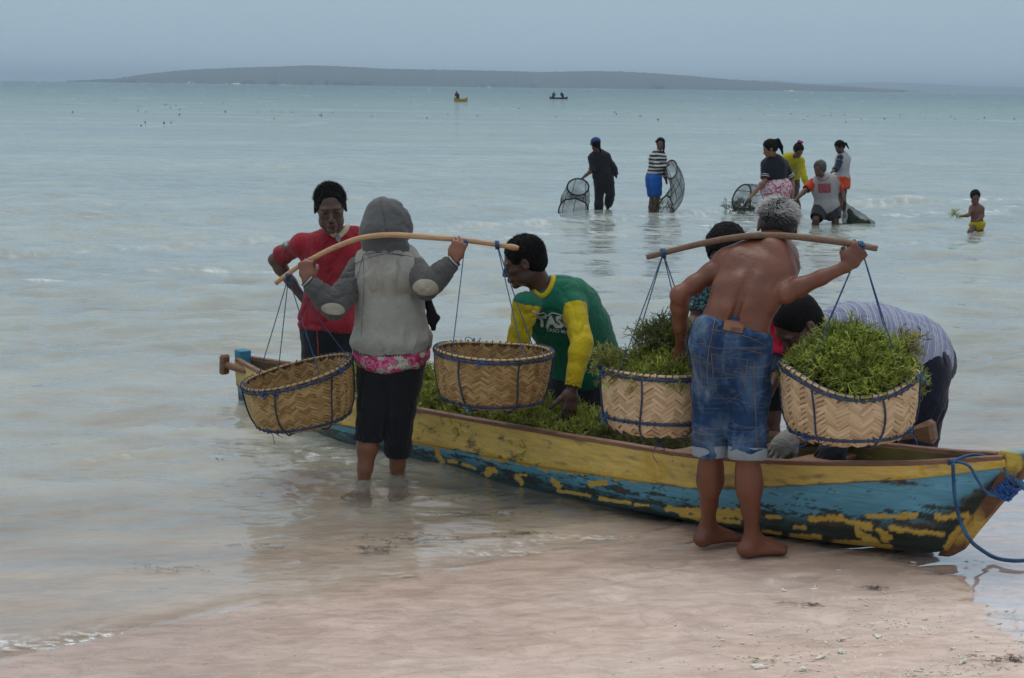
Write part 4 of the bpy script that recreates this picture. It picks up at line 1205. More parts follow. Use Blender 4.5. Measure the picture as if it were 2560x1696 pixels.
def hang(B, top_px, Yp, angs, loop_dir, seed, two=True, r=.0036):
    T, sp, local, knot, rw, tl = B
    top = W(*top_px, Yp)
    for a in angs:
        e = rw(a) + np.array([0, 0, -.01]); g = Geo()
        for k in ((-1, 1) if two else (0,)):
            s = np.linspace(0, 1, 30)[:, None]
            P = top + (e - top) * s + np.array([0, 0, -.006]) * np.sin(np.pi * s) + k * .0042 * np.array([1, 0, 0]) * np.cos(s * 14)
            twist(g, tl(P), r * .8, pitch=.016, strands=2)
        local(g.mesh('hanging_cord', M_rope), 'hanging_cord')
    # lashing round the pole
    g = Geo(); th = np.linspace(0, 2 * np.pi * 3, 50)
    lp = top[None] + np.stack([(th / th[-1] - .5) * .022, np.cos(th) * .027, np.sin(th) * .0195 + .0], -1)
    g.tube(tl(lp), .0034, n=4); local(g.mesh('lashing', M_rope), 'lashing')
def ang_to(B, px, py):
    """rim angle whose point is seen nearest to this pixel"""
    rw = B[4]; A = np.linspace(-np.pi, np.pi, 361); P = np.array([rw(a) for a in A]); x, y = project(P)
    return A[np.argmin((x - px) ** 2 + (y - py) ** 2)]
hang(B1, (721, 692), YP1, [ang_to(B1, 648, 945), ang_to(B1, 690, 905), ang_to(B1, 797, 925), ang_to(B1, 872, 880)], 1, 1, two=False)
hang(B2, (1163, 606), YP1, [ang_to(B2, 1126, 900)], 1, 2, two=False)
hang(B2, (1243, 613), YP1, [ang_to(B2, 1312, 885), ang_to(B2, 1335, 862)], 1, 2, two=False)
hang(B3, (1658, 634), YP2f(1658), [ang_to(B3, 1545, 930), ang_to(B3, 1575, 900), ang_to(B3, 1735, 925), ang_to(B3, 1760, 905)], 1, 3, two=False)
hang(B4, (2152, 616), YP2f(2152), [ang_to(B4, 2010, 945), ang_to(B4, 2020, 905), ang_to(B4, 2262, 958), ang_to(B4, 2240, 905)], 1, 4, two=False)
B1[3](ang_to(B1, 838, 912), .97, .014); B1[3](ang_to(B1, 660, 962), .95, .015); B1[3](ang_to(B1, 690, 970), .93, .02, M_cord); B1[3](ang_to(B1, 640, 1000), .12, .015)
B2[3](ang_to(B2, 1207, 897), .97, .024); B2[3](ang_to(B2, 1186, 850), 1.04, .012); B2[3](ang_to(B2, 1165, 900), .10, .018)
B3[3](ang_to(B3, 1508, 935), .97, .03); B3[3](ang_to(B3, 1508, 935), .27, .022); B3[3](ang_to(B3, 1668, 940), .0, .018, M_cord, 6)
B4[3](ang_to(B4, 2292, 940), .97, .022); B4[3](ang_to(B4, 2000, 950), .17, .018); B4[3](ang_to(B4, 2285, 950), .2, .02)

# ------------------------------------------------------------------ heaps of seaweed
def dome(c, rx, ry, hfun, n, seed, sc, label, rot=0.0, inner=.35, base=(.18, .26, .03), tip=(.52, .58, .10), zfloor=None, parent=None):
    rg = np.random.default_rng(seed)
    rr = np.sqrt(rg.random(n)); th = rg.random(n) * 2 * np.pi
    x = rr * np.cos(th); y = rr * np.sin(th)
    h = np.array([hfun(a, b) for a, b in zip(x, y)])
    dep = rg.random(n) ** 2 * inner
    z = h * (1 - dep) + rg.normal(size=n) * .006
    P = np.stack([c[0] + x * rx, c[1] + y * ry, c[2] + z], -1)
    e = .05; hx = np.array([hfun(a + e, b) - hfun(a - e, b) for a, b in zip(x, y)]) / (2 * e * rx); hy = np.array([hfun(a, b + e) - hfun(a, b - e) for a, b in zip(x, y)]) / (2 * e * ry)
    Nn = np.stack([-hx, -hy, np.ones(n)], -1); Nn /= np.linalg.norm(Nn, axis=1)[:, None]
    cl = fbm(P * 11 + seed, 3)
    tone = np.asarray(base) * np.clip(1 + 1.0 * cl[:, None], .2, 2) * np.array([1, 1, 1]) + np.array([.04, .015, 0]) * np.clip(cl, 0, 1)[:, None]
    P = P - np.array([0, 0, .03 * sc]) * 1
    me = weed_mesh('seaweed_heap', P, Nn, sc, base, tip, seed, tone=tone)
    o = link('seaweed_heap', me); o['label'] = label; o['kind'] = 'stuff'
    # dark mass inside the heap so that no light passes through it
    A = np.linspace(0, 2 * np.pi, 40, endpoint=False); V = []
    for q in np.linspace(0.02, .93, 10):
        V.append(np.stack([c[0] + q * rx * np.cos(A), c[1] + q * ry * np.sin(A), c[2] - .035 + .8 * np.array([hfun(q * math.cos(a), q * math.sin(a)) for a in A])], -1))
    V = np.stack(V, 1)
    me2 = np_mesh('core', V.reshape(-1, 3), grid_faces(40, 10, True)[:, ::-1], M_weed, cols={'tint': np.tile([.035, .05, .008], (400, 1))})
    bpy_o = link('dark_filler', me2, o); 
    return o
c = np.asarray(c4) + np.array([0, 0, .205])
def h4(x, y):
    prof_ = np.interp(x, [-1, -.8, -.6, -.4, -.15, 0, .25, .5, .72, .9, 1.0], [.055, .12, .165, .205, .225, .215, .175, .15, .12, .075, .03])
    return prof_ * max(0, 1 - (abs(y)) ** 2.2) ** .8 + .01
dome(c, .218, .172, h4, 1250, 3, .82, 'high heap of fresh green seaweed in the right-hand basket')
c = np.asarray(c3) + np.array([0, 0, .225])
dome(c, .225, .215, lambda x, y: (.075 + .02 * math.sin(5 * x)) * max(0, 1 - x * x * .8 - y * y) ** .6 + .01, 600, 4, .75, 'low layer of seaweed filling the basket beside the old man', base=(.18, .25, .03), tip=(.46, .50, .08))
# big clump held behind the old man's arm
def clump(label, C, R3, n, seed, sc, base, tip):
    rg = np.random.default_rng(seed)
    d = rg.normal(size=(n, 3)); d /= np.linalg.norm(d, axis=1)[:, None]
    P = C + d * np.asarray(R3) * (rg.random((n, 1)) ** .35) * (1 + .14 * perlin(d * 2.2 + seed)[:, None])
    tone = np.asarray(base) * (1 + .6 * perlin(P * 12)[:, None])
    me = weed_mesh('seaweed_clump', P - d * .03, d, sc, base, tip, seed, tone=np.clip(tone, .01, 1))
    o = link('seaweed_clump', me); o['label'] = label; o['category'] = 'seaweed'; return o
clump('dark green clump of seaweed held above the basket behind the arm of the old man', W(1672, 868, 7.50), (.13, .09, .13), 330, 9, .85, (.06, .085, .018), (.24, .27, .05))
clump('pale tuft of seaweed spilling over the left rim of the basket beside the old man', W(1525, 905, 7.40), (.055, .05, .03), 46, 19, .85, (.17, .20, .03), (.36, .34, .07))
clump('yellowish tuft sticking up from the right side of the heaped basket', W(2262, 878, 7.05), (.045, .04, .045), 30, 29, .85, (.2, .22, .03), (.42, .38, .07))
# in the boat: one long heap in the stern half
def boat_weed(t0, t1, n, seed, hgt, label, base, tip, off=(-.28, .28), sc=.9):
    rg = np.random.default_rng(seed)
    t = rg.uniform(t0, t1, n); u = rg.uniform(-1, 1, n)
    w = np.interp(t, _t, [.03, .12, .21, .275, .305, .32, .325, .33, .335, .335, .30, .165, .075, .022]) - .03
    e = np.clip(np.minimum(t - t0, t1 - t) / .35, 0, 1) ** .5
    z = bg(t) - .10 + (hgt(t) * e) * (1 - np.abs(u) ** 2.5) + .03 * perlin(np.stack([t * 4, u * 2, t * 0 + seed], -1))
    o_ = u * w * .96
    P = boat_p(t, o_, z); Nn = np.stack([BN[0] * u * .5, BN[1] * u * .5, np.ones(n)], -1)
    tone = np.asarray(base) * (1 + .75 * fbm(P * np.array([5, 5, 9]) + seed, 3)[:, None])
    me = weed_mesh('seaweed_heap', P, Nn, sc, base, tip, seed, tone=np.clip(tone, .008, 1))
    o = link('seaweed_heap', me); o['label'] = label; o['kind'] = 'stuff'
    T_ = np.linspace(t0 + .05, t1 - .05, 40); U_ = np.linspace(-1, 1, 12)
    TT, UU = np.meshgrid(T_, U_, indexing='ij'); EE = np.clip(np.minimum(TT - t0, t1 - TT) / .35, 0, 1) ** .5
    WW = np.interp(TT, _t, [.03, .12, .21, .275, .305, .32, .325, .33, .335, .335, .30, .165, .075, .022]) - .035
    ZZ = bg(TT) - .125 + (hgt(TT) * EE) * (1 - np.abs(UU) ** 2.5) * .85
    me2 = np_mesh('core', boat_p(TT, UU * WW, ZZ).reshape(-1, 3), grid_faces(40, 12), M_weed, cols={'tint': np.tile([.03, .045, .008], (480, 1))})  # dark sheet added under the sprigs so light does not pass through
    link('dark_filler', me2, o)
    return o
boat_weed(.9, 3.0, 1900, 31, lambda t: np.interp(t, [.9, 1.3, 1.7, 2.1, 2.5, 3.0], [.10, .20, .17, .12, .10, .06]), 'long heap of green seaweed filling the stern half of the boat', (.18, .25, .03), (.48, .52, .08))
boat_weed(2.9, 3.7, 520, 33, lambda t: 0 * t - .02, 'thin dark seaweed scattered on the boat floor amidships', (.06, .07, .012), (.15, .15, .03), sc=.7)
boat_weed(4.15, 4.85, 300, 35, lambda t: 0 * t - .05, 'sparse seaweed on the floor of the bow', (.09, .10, .015), (.2, .2, .03), sc=.7)
# ================================================================== SCULPTING: smooth unions of tapered limbs, meshed as one surface
def unit(v):
    v = np.asarray(v, float); return v / (np.linalg.norm(v) + 1e-12)
def V3(*a): return np.array(a, float)
class Sculpt:
    def __init__(s, h): s.h = h; s.p = []
    def tube(s, a, b, ra, rb, side=None, k=.02, id=0, capa=False, capb=False, sub=False):
        """tapered segment; ra, rb = radius or (half width along side, half depth)"""
        ra = (ra, ra) if np.isscalar(ra) else ra; rb = (rb, rb) if np.isscalar(rb) else rb
        s.p.append(('t', np.asarray(a, float), np.asarray(b, float), ra, rb, side, k, id, capa, capb, sub))
    def ell(s, c, r, R=None, k=.02, id=0, sub=False):
        r = (r, r, r) if np.isscalar(r) else r
        s.p.append(('e', np.asarray(c, float), np.asarray(r, float), None if R is None else np.asarray(R), None, None, k, id, 0, 0, sub))
    def chain(s, pts, rad, side=None, k=.02, id=0, capa=False, capb=False, sub=False):
        n = len(pts)
        for i in range(n - 1):
            s.tube(pts[i], pts[i + 1], rad[i], rad[i + 1], side[i] if isinstance(side, list) else side, k, id, capa and i == 0, capb and i == n - 2, sub)
    def bounds(s):
        lo = np.full(3, 1e9); hi = -lo
        for q in s.p:
            if q[10]: continue
            if q[0] == 't':
                r = max(*q[3], *q[4]); P = np.stack([q[1], q[2]]); lo = np.minimum(lo, P.min(0) - r); hi = np.maximum(hi, P.max(0) + r)
            else:
                r = q[2].max(); lo = np.minimum(lo, q[1] - r); hi = np.maximum(hi, q[1] + r)
        return lo, hi
    def field(s):
        h = s.h; lo, hi = s.bounds(); lo = lo - 3 * h; hi = hi + 3 * h
        n = np.ceil((hi - lo) / h).astype(int) + 1
        D = np.full(n, .05, np.float32); I = np.zeros(n, np.uint8)
        for q in s.p:
            typ, k, idn, sub = q[0], q[6], q[7], q[10]
            if typ == 't':
                a, b, ra, rb = q[1], q[2], q[3], q[4]; r = max(*ra, *rb)
                plo, phi = np.minimum(a, b) - r - k - 2 * h, np.maximum(a, b) + r + k + 2 * h
            else:
                c, rr = q[1], q[2]; plo, phi = c - rr.max() - k - 2 * h, c + rr.max() + k + 2 * h
            i0 = np.clip(np.floor((plo - lo) / h).astype(int), 0, n); i1 = np.clip(np.ceil((phi - lo) / h).astype(int) + 1, 0, n)
            if (i1 <= i0).any(): continue
            gx = (lo[0] + h * np.arange(i0[0], i1[0]))[:, None, None].astype(np.float32)
            gy = (lo[1] + h * np.arange(i0[1], i1[1]))[None, :, None].astype(np.float32)
            gz = (lo[2] + h * np.arange(i0[2], i1[2]))[None, None, :].astype(np.float32)
            if typ == 't':
                ax = b - a; L = np.linalg.norm(ax); t = ax / (L + 1e-9)
                if L < 1e-5: continue
                sd = np.array(q[5], float) if q[5] is not None else np.array([1., 0, 0]) if abs(t[0]) < .9 else np.array([0, 1., 0])
                sd = sd - t * (sd @ t); sd = unit(sd); v = np.cross(t, sd)
                x, y, z = gx - a[0], gy - a[1], gz - a[2]
                dt = x * t[0] + y * t[1] + z * t[2]; du = x * sd[0] + y * sd[1] + z * sd[2]; dv = x * v[0] + y * v[1] + z * v[2]
                f = np.clip(dt / L, 0, 1)
                w = ra[0] + (rb[0] - ra[0]) * f; d = ra[1] + (rb[1] - ra[1]) * f
                m = np.minimum(w, d); ex = dt - f * L
                exr = ex
                if q[8]: exr = np.where(ex < 0, 0, exr)
                if q[9]: exr = np.where(ex > 0, 0, exr)
                qq = np.sqrt((du / w) ** 2 + (dv / d) ** 2 + (exr / m) ** 2)
                dist = (qq - 1) * m
                if q[8]: dist = np.maximum(dist, -dt)
                if q[9]: dist = np.maximum(dist, dt - L)
            else:
                x, y, z = gx - c[0], gy - c[1], gz - c[2]
                if q[3] is not None:
                    R = q[3]; x, y, z = (x * R[0, 0] + y * R[1, 0] + z * R[2, 0], x * R[0, 1] + y * R[1, 1] + z * R[2, 1], x * R[0, 2] + y * R[1, 2] + z * R[2, 2])
                qq = np.sqrt((x / rr[0]) ** 2 + (y / rr[1]) ** 2 + (z / rr[2]) ** 2)
                dist = (qq - 1) * rr.min()
            dist = dist.astype(np.float32)
            sl = tuple(slice(i0[j], i1[j]) for j in range(3)); cur = D[sl]
            if sub:
                e = np.clip(k - np.abs(cur + dist), 0, None) / max(k, 1e-6)
                D[sl] = np.maximum(cur, -dist) + e * e * k * .25
            else:
                I[sl] = np.where(dist < cur, idn, I[sl])
                e = np.clip(k - np.abs(cur - dist), 0, None) / max(k, 1e-6)
                D[sl] = np.minimum(cur, dist) - e * e * k * .25
        return D, I, lo
    def mesh(s, name, mats, fold=None, smooth_it=1, tint=None):
        D, I, lo = s.field(); h = s.h
        neg = D < 0; nx, ny, nz = D.shape
        cnt = np.zeros((nx - 1, ny - 1, nz - 1), np.uint8)
        for a in (0, 1):
            for b in (0, 1):
                for c in (0, 1): cnt += neg[a:nx - 1 + a, b:ny - 1 + b, c:nz - 1 + c]
        mask = (cnt > 0) & (cnt < 8); cells = np.argwhere(mask)
        idx = np.full(mask.shape, -1, np.int64); idx[mask] = np.arange(len(cells))
        offs = np.array([[a, b, c] for a in (0, 1) for b in (0, 1) for c in (0, 1)])
        cv = np.stack([D[tuple((cells + o).T)] for o in offs], 1)
        acc = np.zeros((len(cells), 3)); num = np.zeros(len(cells))
        for i in range(8):
            for j in range(i + 1, 8):
                if np.abs(offs[i] - offs[j]).sum() != 1: continue
                va, vb = cv[:, i], cv[:, j]; cr = (va < 0) != (vb < 0)
                t = np.where(cr, va / np.where(cr, va - vb, 1), 0)
                acc += np.where(cr[:, None], offs[i] + t[:, None] * (offs[j] - offs[i]), 0); num += cr
        V = lo + h * (cells + acc / num[:, None])
        F = []
        for ax in range(3):
            o = [k for k in range(3) if k != ax]
            sl0 = [slice(1, None)] * 3; sl1 = [slice(1, None)] * 3
            A = neg; n_ = list(D.shape)
            a0 = [slice(0, n_[0] - 1) if k == ax else slice(1, n_[k] - 1) for k in range(3)]
            a0[ax] = slice(0, n_[ax] - 1); a1 = list(a0); a1[ax] = slice(1, n_[ax])
            e = A[tuple(a0)] != A[tuple(a1)]
            pts = np.argwhere(e)
            off = np.ones(3, int); off[ax] = 0; pts = pts + off
            first = A[tuple(pts.T)]
            d1 = np.zeros(3, int); d1[o[0]] = 1; d2 = np.zeros(3, int); d2[o[1]] = 1
            q = np.stack([idx[tuple((pts - d1 - d2).T)], idx[tuple((pts - d2).T)], idx[tuple(pts.T)], idx[tuple((pts - d1).T)]], 1)
            flip = first if ax != 1 else ~first
            q = np.where(flip[:, None], q, q[:, ::-1])
            F.append(q)
        F = np.vstack(F); F = F[(F >= 0).all(1)]
        ids = I[tuple(np.clip(np.round((V - lo) / h).astype(int), 0, np.array(D.shape) - 1).T)]
        # relax
        for _ in range(smooth_it):
            sm = np.zeros_like(V); c = np.zeros(len(V))
            for i in range(4):
                a, b = F[:, i], F[:, (i + 1) % 4]
                for k in range(3): sm[:, k] += np.bincount(a, V[b, k], len(V)) + np.bincount(b, V[a, k], len(V))
                c += np.bincount(a, minlength=len(V)) + np.bincount(b, minlength=len(V))
            V = .5 * V + .5 * sm / np.maximum(c, 1)[:, None]
        if fold is not None:
            N = vnormals(V, F); V = V + N * fold(V, N)[:, None]
        bad = ~np.isfinite(V).all(1) | (np.abs(V - V.mean(0)).max(1) > 4)
        if bad.any(): print('BADVERT', name, bad.sum(), V[bad][:3], num[bad][:3] if len(num) == len(bad) else '')
        fid = ids[F[:, 0]]
        return np_mesh(name, V, F, mats=mats, mid=fid, smooth=True)
def vnormals(V, F):
    n = np.cross(V[F[:, 2]] - V[F[:, 0]], V[F[:, 3]] - V[F[:, 1]])
    N = np.zeros_like(V)
    for i in range(4):
        for k in range(3): N[:, k] += np.bincount(F[:, i], n[:, k], len(V))
    return N / (np.linalg.norm(N, axis=1)[:, None] + 1e-12)
def folds(amp=.006, f=(9, 9, 4), seed=0, fine=.0015, sag=0):
    """broad soft waves cut by sharper creases"""
    def fn(V, N):
        F_ = np.array(f, float); wv = V + .035 * np.stack([perlin(V * 7 + seed), perlin(V * 7 + seed + 3), perlin(V * 7 + seed + 6)], -1)
        a = perlin(wv * F_ * .8 + seed); out = amp * .8 * a
        for k, (m_, g_) in enumerate(((1.15, 1.0), (2.1, .55))):
            r = np.clip(1 - np.abs(perlin(wv * F_ * m_ + seed + 9 + 5 * k)) * 3.2, 0, 1) ** 1.6
            msk = np.clip(.45 + 1.1 * perlin(V * 3.1 + seed + 2 * k), 0, 1)
            out = out - amp * g_ * r * msk
        return out + fine * perlin(V * 60 + seed)
    return fn

def frame(fwd, up):
    y = unit(fwd); x = unit(np.cross(y, up)); z = np.cross(x, y); return np.stack([x, y, z], 1)
def head_shape(S, c, R, sc=1.0, female=False, mouth_id=1, ears=True, old=0):
    def P(x, y, z): return c + R @ (np.array([x, y, z]) * sc)
    E = lambda p, r, k=.012, id=0, sub=False: S.ell(P(*p), np.array(r) * sc, R, k * sc, id, sub)
    E((0, -.014, .035), (.075, .094, .082))
    E((0, .026, -.028), (.059 - .003 * female, .060, .084), .03)
    E((0, .074, -.094), (.023, .018, .017), .02)
    for s in (-1, 1):
        E((.040 * s, .057, -.014), (.021, .021, .017), .015)
        E((.045 * s, .018, -.066), (.018, .034, .026), .02)
        E((.027 * s, .079, .024), (.026, .012, .008), .012)
        E((.031 * s, .092, .003), (.018, .013, .010), .010, sub=True)
        E((.031 * s, .076, .006), (.0145, .0125, .0115), .004)
        E((.012 * s, .094, -.036), (.0085, .010, .008), .006)
    S.tube(P(0, .084, .012), P(0, .107, -.030), .007 * sc, .0115 * sc, k=.010 * sc)
    E((0, .088, -.062), (.026, .012, .014), .012)
    E((0, .0985, -.0585), (.020, .007, .0045), .004, mouth_id)
    E((0, .0965, -.0695), (.018, .008, .0055), .004, mouth_id)
    E((0, .108, -.064), (.022, .006, .0016), .002, sub=True)
    if ears:
        for s in (-1, 1):
            Re = R @ rotm(0, 0, s * R_(-18))
            S.ell(P(.078 * s, -.006, .003), np.array([.009, .019, .031]) * sc, Re, .006 * sc)
            S.ell(P(.086 * s, -.001, .006), np.array([.006, .010, .018]) * sc, Re, .004 * sc, sub=True)
def eyes(T, c, R, sc, mw, mi, look=(0, 0)):
    for s in (-1, 1):
        p = c + R @ (np.array([.031 * s, .0795, .003]) * sc)
        th = np.linspace(0, np.pi, 9); ph = np.linspace(0, 2 * np.pi, 13)[:-1]
        V = [R @ (np.array([math.sin(t) * math.cos(q), math.cos(t), math.sin(t) * math.sin(q) * .55]) * .0108 * sc) for q in ph for t in th]
        V = np.array(V) + p; F = grid_faces(12, 9, True)
        me = np_mesh('eye', V, F, mats=[mw, mi], mid=[1 if (i % 8) < 3 else 0 for i in range(len(F))]); fix_normals(me); link('eye', me, T)
def hand(S, w, f, n, lat, curls, sc=1.0, thumb=(.7, .5, .3), thumb_curl=.3, spread=.0, id=0, wr=.024):
    """w wrist, f towards fingers, n palm normal, lat towards the thumb; curls: 4 x (a, b, c) radians"""
    f = unit(f); n = unit(n - f * (np.asarray(n) @ f)); lat_ = np.cross(f, n); lat = lat_ * (1 if lat_ @ np.asarray(lat) > 0 else -1)
    S.tube(w, w + f * .035 * sc, (wr * 1.05 * sc, wr * .78 * sc), (.033 * sc, .017 * sc), lat, .012 * sc, id)
    S.tube(w + f * .03 * sc, w + f * .088 * sc, (.035 * sc, .017 * sc), (.041 * sc, .012 * sc), lat, .012 * sc, id)
    S.ell(w + f * .035 * sc + lat * .022 * sc + n * .008 * sc, np.array([.018, .016, .028]) * sc, None, .012 * sc, id)
    offs = [.031, .0105, -.0105, -.030]; Ls = [.074, .082, .076, .060]; base = [.086, .091, .088, .080]; rr = [.0088, .0090, .0086, .0076]
    for i in range(4):
        p = w + f * base[i] * sc + lat * offs[i] * sc; ang = 0; dsp = spread * (1.5 - i) * .6
        d0 = unit(f + lat * dsp)
        for j, q in enumerate((.45, .31, .24)):
            ang += curls[i][j]
            d = d0 * math.cos(ang) + n * math.sin(ang)
            e = p + d * Ls[i] * q * sc
            S.tube(p, e, rr[i] * sc * (1 - .08 * j), rr[i] * sc * (.95 - .1 * j), k=.0045 * sc, id=id); p = e
    p = w + f * .022 * sc + lat * .026 * sc + n * .004 * sc
    d = unit(f * thumb[0] + lat * thumb[1] + n * thumb[2])
    for j, q in enumerate((.042, .032, .024)):
        e = p + d * q * sc; S.tube(p, e, (.0125 - .0015 * j) * sc, (.0108 - .0013 * j) * sc, k=.006 * sc, id=id); p = e
        d = unit(d + n * thumb_curl * .6 + f * thumb_curl * .5 - lat * thumb_curl * .4)
def foot(S, a, d, sc=1.0, id=0, sole=None, thumb_side=1):
    """a ankle joint; d direction of the toes; sole height z"""
    z = a[2] - .075 * sc if sole is None else sole
    d = unit([d[0], d[1], 0]); s = np.array([-d[1], d[0], 0]) * thumb_side
    h = np.array([a[0], a[1], z]) - d * .035 * sc
    S.ell(h + np.array([0, 0, .030 * sc]), np.array([.033, .036, .032]) * sc, None, .02 * sc, id)
    S.tube(a, h + np.array([0, 0, .035 * sc]) + d * .01, .036 * sc, .034 * sc, k=.02 * sc, id=id)
    S.tube(a + d * .01 - np.array([0, 0, .01]), h + d * .16 * sc + np.array([0, 0, .026 * sc]), (.034 * sc, .034 * sc), (.044 * sc, .020 * sc), s, .02 * sc, id)
    S.tube(h + d * .02 * sc + np.array([0, 0, .022 * sc]), h + d * .165 * sc + np.array([0, 0, .017 * sc]), (.032 * sc, .022 * sc), (.046 * sc, .016 * sc), s, .02 * sc, id)
    for i, (o, l, r) in enumerate([(.034, .052, .0135), (.013, .046, .0098), (-.005, .040, .0092), (-.021, .033, .0088), (-.036, .025, .0084)]):
        p = h + d * (.160 - .010 * i) * sc + s * o * sc + np.array([0, 0, .0125 * sc]); e = p + d * l * sc + s * .004 * sc - np.array([0, 0, .002 * sc])
        S.tube(p, e, r * sc * .88, r * sc * .86, k=.002 * sc, id=id)

TORSO = [(0, .125, .095), (.10, .158, .112), (.20, .155, .108), (.36, .132, .094), (.55, .146, .103), (.74, .165, .112), (.87, .150, .098), (.95, .105, .075), (1.0, .060, .056)]
def bez(a, m, b, t): return a * (1 - t) ** 2 + 2 * m * t * (1 - t) + b * t * t
def torso_pts(J, bw_=1.0, bd=1.0):
    sc = J['sc']; mid = J.get('mid', (J['pel'] + J['neck']) / 2); m2 = 2 * mid - (J['pel'] + J['neck']) / 2
    out = []
    sh = J['sr'] - J['sl']; hp = J['hr'] - J['hl']
    for t, w, d in TORSO:
        p = bez(J['pel'] - unit(J['neck'] - J['pel']) * .05 * sc, m2, J['neck'], t)
        sd = unit(unit(hp) * (1 - t) + unit(sh) * t)
        out.append((t, p, w * sc * bw_, d * sc * bd, sd))
    return out
def add_torso(S, J, off=0, t0=0, t1=1, k=.03, id=0, bw_=1., bd=1., capa=False, capb=False, prof=None, sub=False):
    st = torso_pts(J, bw_, bd)
    ts = [s_[0] for s_ in st]
    def at(t):
        i = min(max(int(np.searchsorted(ts, t)) - 1, 0), len(st) - 2); f = (t - ts[i]) / (ts[i + 1] - ts[i])
        A, B = st[i], st[i + 1]; f = max(-.6, min(1, f))
        e = off if not callable(off) else off(t)
        return A[1] * (1 - f) + B[1] * f, A[2] * (1 - f) + B[2] * f + e, A[3] * (1 - f) + B[3] * f + e, unit(A[4] * (1 - f) + B[4] * f)
    tt_ = sorted(set([t0, t1] + [t for t in ts if t0 < t < t1]))
    q = [at(t) for t in tt_]
    for i in range(len(q) - 1):
        S.tube(q[i][0], q[i + 1][0], (q[i][1], q[i][2]), (q[i + 1][1], q[i + 1][2]), q[i][3], k, id, capa and i == 0, capb and i == len(q) - 2, sub)
    return at
ARM1 = [(0, .046), (.35, .042), (.7, .037), (1, .034)]; ARM2 = [(0, .034), (.22, .038), (.6, .029), (1, .0225)]
LEG1 = [(0, .080), (.3, .074), (.7, .056), (1, .049)]; LEG2 = [(0, .047), (.15, .049), (.32, .054), (.65, .037), (.9, .029), (1, .030)]
def limb(S, a, b, prof, sc=1., off=0., f0=0, f1=1, k=.02, id=0, capa=False, capb=False, sub=False, side=None, flat=1.0):
    fs = sorted(set([f0, f1] + [p[0] for p in prof if f0 < p[0] < f1]))
    r = [np.interp(f, [p[0] for p in prof], [p[1] for p in prof]) * sc + (off(f) if callable(off) else off) for f in fs]
    pts = [a + (b - a) * f for f in fs]
    S.chain(pts, [(x, x * flat) for x in r], side, k, id, capa, capb, sub)
def body(J, h=.005, mats=None, arm=1.0, leg=1.0, calf=None, bw_=1.0, bd=1.0, female=False, extra=None, hands=True, feet=(), neckr=.050, ears=True, headsc=1.0, head=True):
    sc = J['sc']; S = Sculpt(h)
    add_torso(S, J, -.004, 0, 1, .03, 0, bw_, bd)
    for q in ('l', 'r'):
        if 's' + q not in J or J.get('no' + q): continue
        sh, el, wr = J['s' + q], J['e' + q], J['w' + q]
        S.tube(J['neck'] - (J['neck'] - J['pel']) * .04, sh, (.045 * sc, .04 * sc), (.042 * sc, .040 * sc), k=.045)
        S.ell(sh, .050 * sc * arm, k=.03)
        limb(S, sh, el, ARM1, sc * arm, k=.02); limb(S, el, wr, ARM2, sc * arm, k=.02)
        if hands and ('hand_' + q) in J:
            H = J['hand_' + q]; hand(S, wr, H['f'], H['n'], H['lat'], H.get('curls', [(.3, .4, .3)] * 4), sc * H.get('sc', 1), H.get('thumb', (.7, .5, .3)), H.get('tc', .3), H.get('spread', 0))
    for q in ('l', 'r'):
        if 'k' + q not in J: continue
        limb(S, J['h' + q], J['k' + q], LEG1, sc * leg, k=.03)
        if 'a' + q in J:
            limb(S, J['k' + q], J['a' + q], LEG2, sc * (calf or leg), k=.02)
            if q in feet: foot(S, J['a' + q], J['f' + q], sc, thumb_side=J.get('ts' + q, 1))
    if head:
        R = frame(J['face'], J['up']); hs = sc * headsc
        nb = J['neck']; S.tube(nb - unit(J['neck'] - J['pel']) * .02, J['head'] + R @ (np.array([0, -.028, -.055]) * hs), neckr * sc * 1.15, neckr * sc, k=.03)
        head_shape(S, J['head'], R, hs, female, 1, ears)
    if extra: extra(S)
    return S.mesh('body', mats)
def hair_cap(J, h, m, thick=.010, curl=.006, cf=45, front=.0, nape=.0, headsc=1.0, extra=None, name='hair', side=0.0):
    sc = J['sc'] * headsc; R = frame(J['face'], J['up']); c = J['head']; S = Sculpt(h)
    P = lambda x, y, z: c + R @ (np.array([x, y, z]) * sc)
    S.ell(P(0, -.016, .038), np.array([.076 + thick, .094 + thick, .083 + thick * 1.2]) * sc, R, .01)
    S.ell(P(0, -.05, -.01), np.array([.066 + thick * .5, .055 + thick, .065 + nape]) * sc, R, .02)
    S.ell(P(0, .095, -.010 + front), np.array([.066, .070, .078]) * sc, R, .012, sub=True)
    S.ell(P(0, .03, -.115 - nape * .5), np.array([.12, .10, .085]) * sc, R, .01, sub=True)
    for s in (-1, 1): S.ell(P(.085 * s, .008, -.012 + side), np.array([.022, .028, .040]) * sc, R, .008, sub=True)
    if extra: extra(S, P, sc, R)
    return S.mesh(name, [m], fold=lambda V, N: curl * perlin(V * cf) + curl * .6 * perlin(V * cf * 2.1))
def strands(name, roots, dirs, L, r, m, curl=.3, seg=4, seed=0, tints=None, grav=0.):
    rg = np.random.default_rng(seed); g = Geo()
    for i, (p, d) in enumerate(zip(roots, dirs)):
        l = L * rg.uniform(.6, 1.3); P = [p]; dd = unit(d)
        for _ in range(seg): dd = unit(dd + rg.normal(size=3) * curl * .5 + np.array([0, 0, -grav])); P.append(P[-1] + dd * l / seg)
        g.tube(np.array(P), np.linspace(r, r * .3, seg + 1), n=3, cap=False, col=tints[i] if tints is not None else None)
    return g.mesh(name, m, colname='tint' if tints is not None else None)

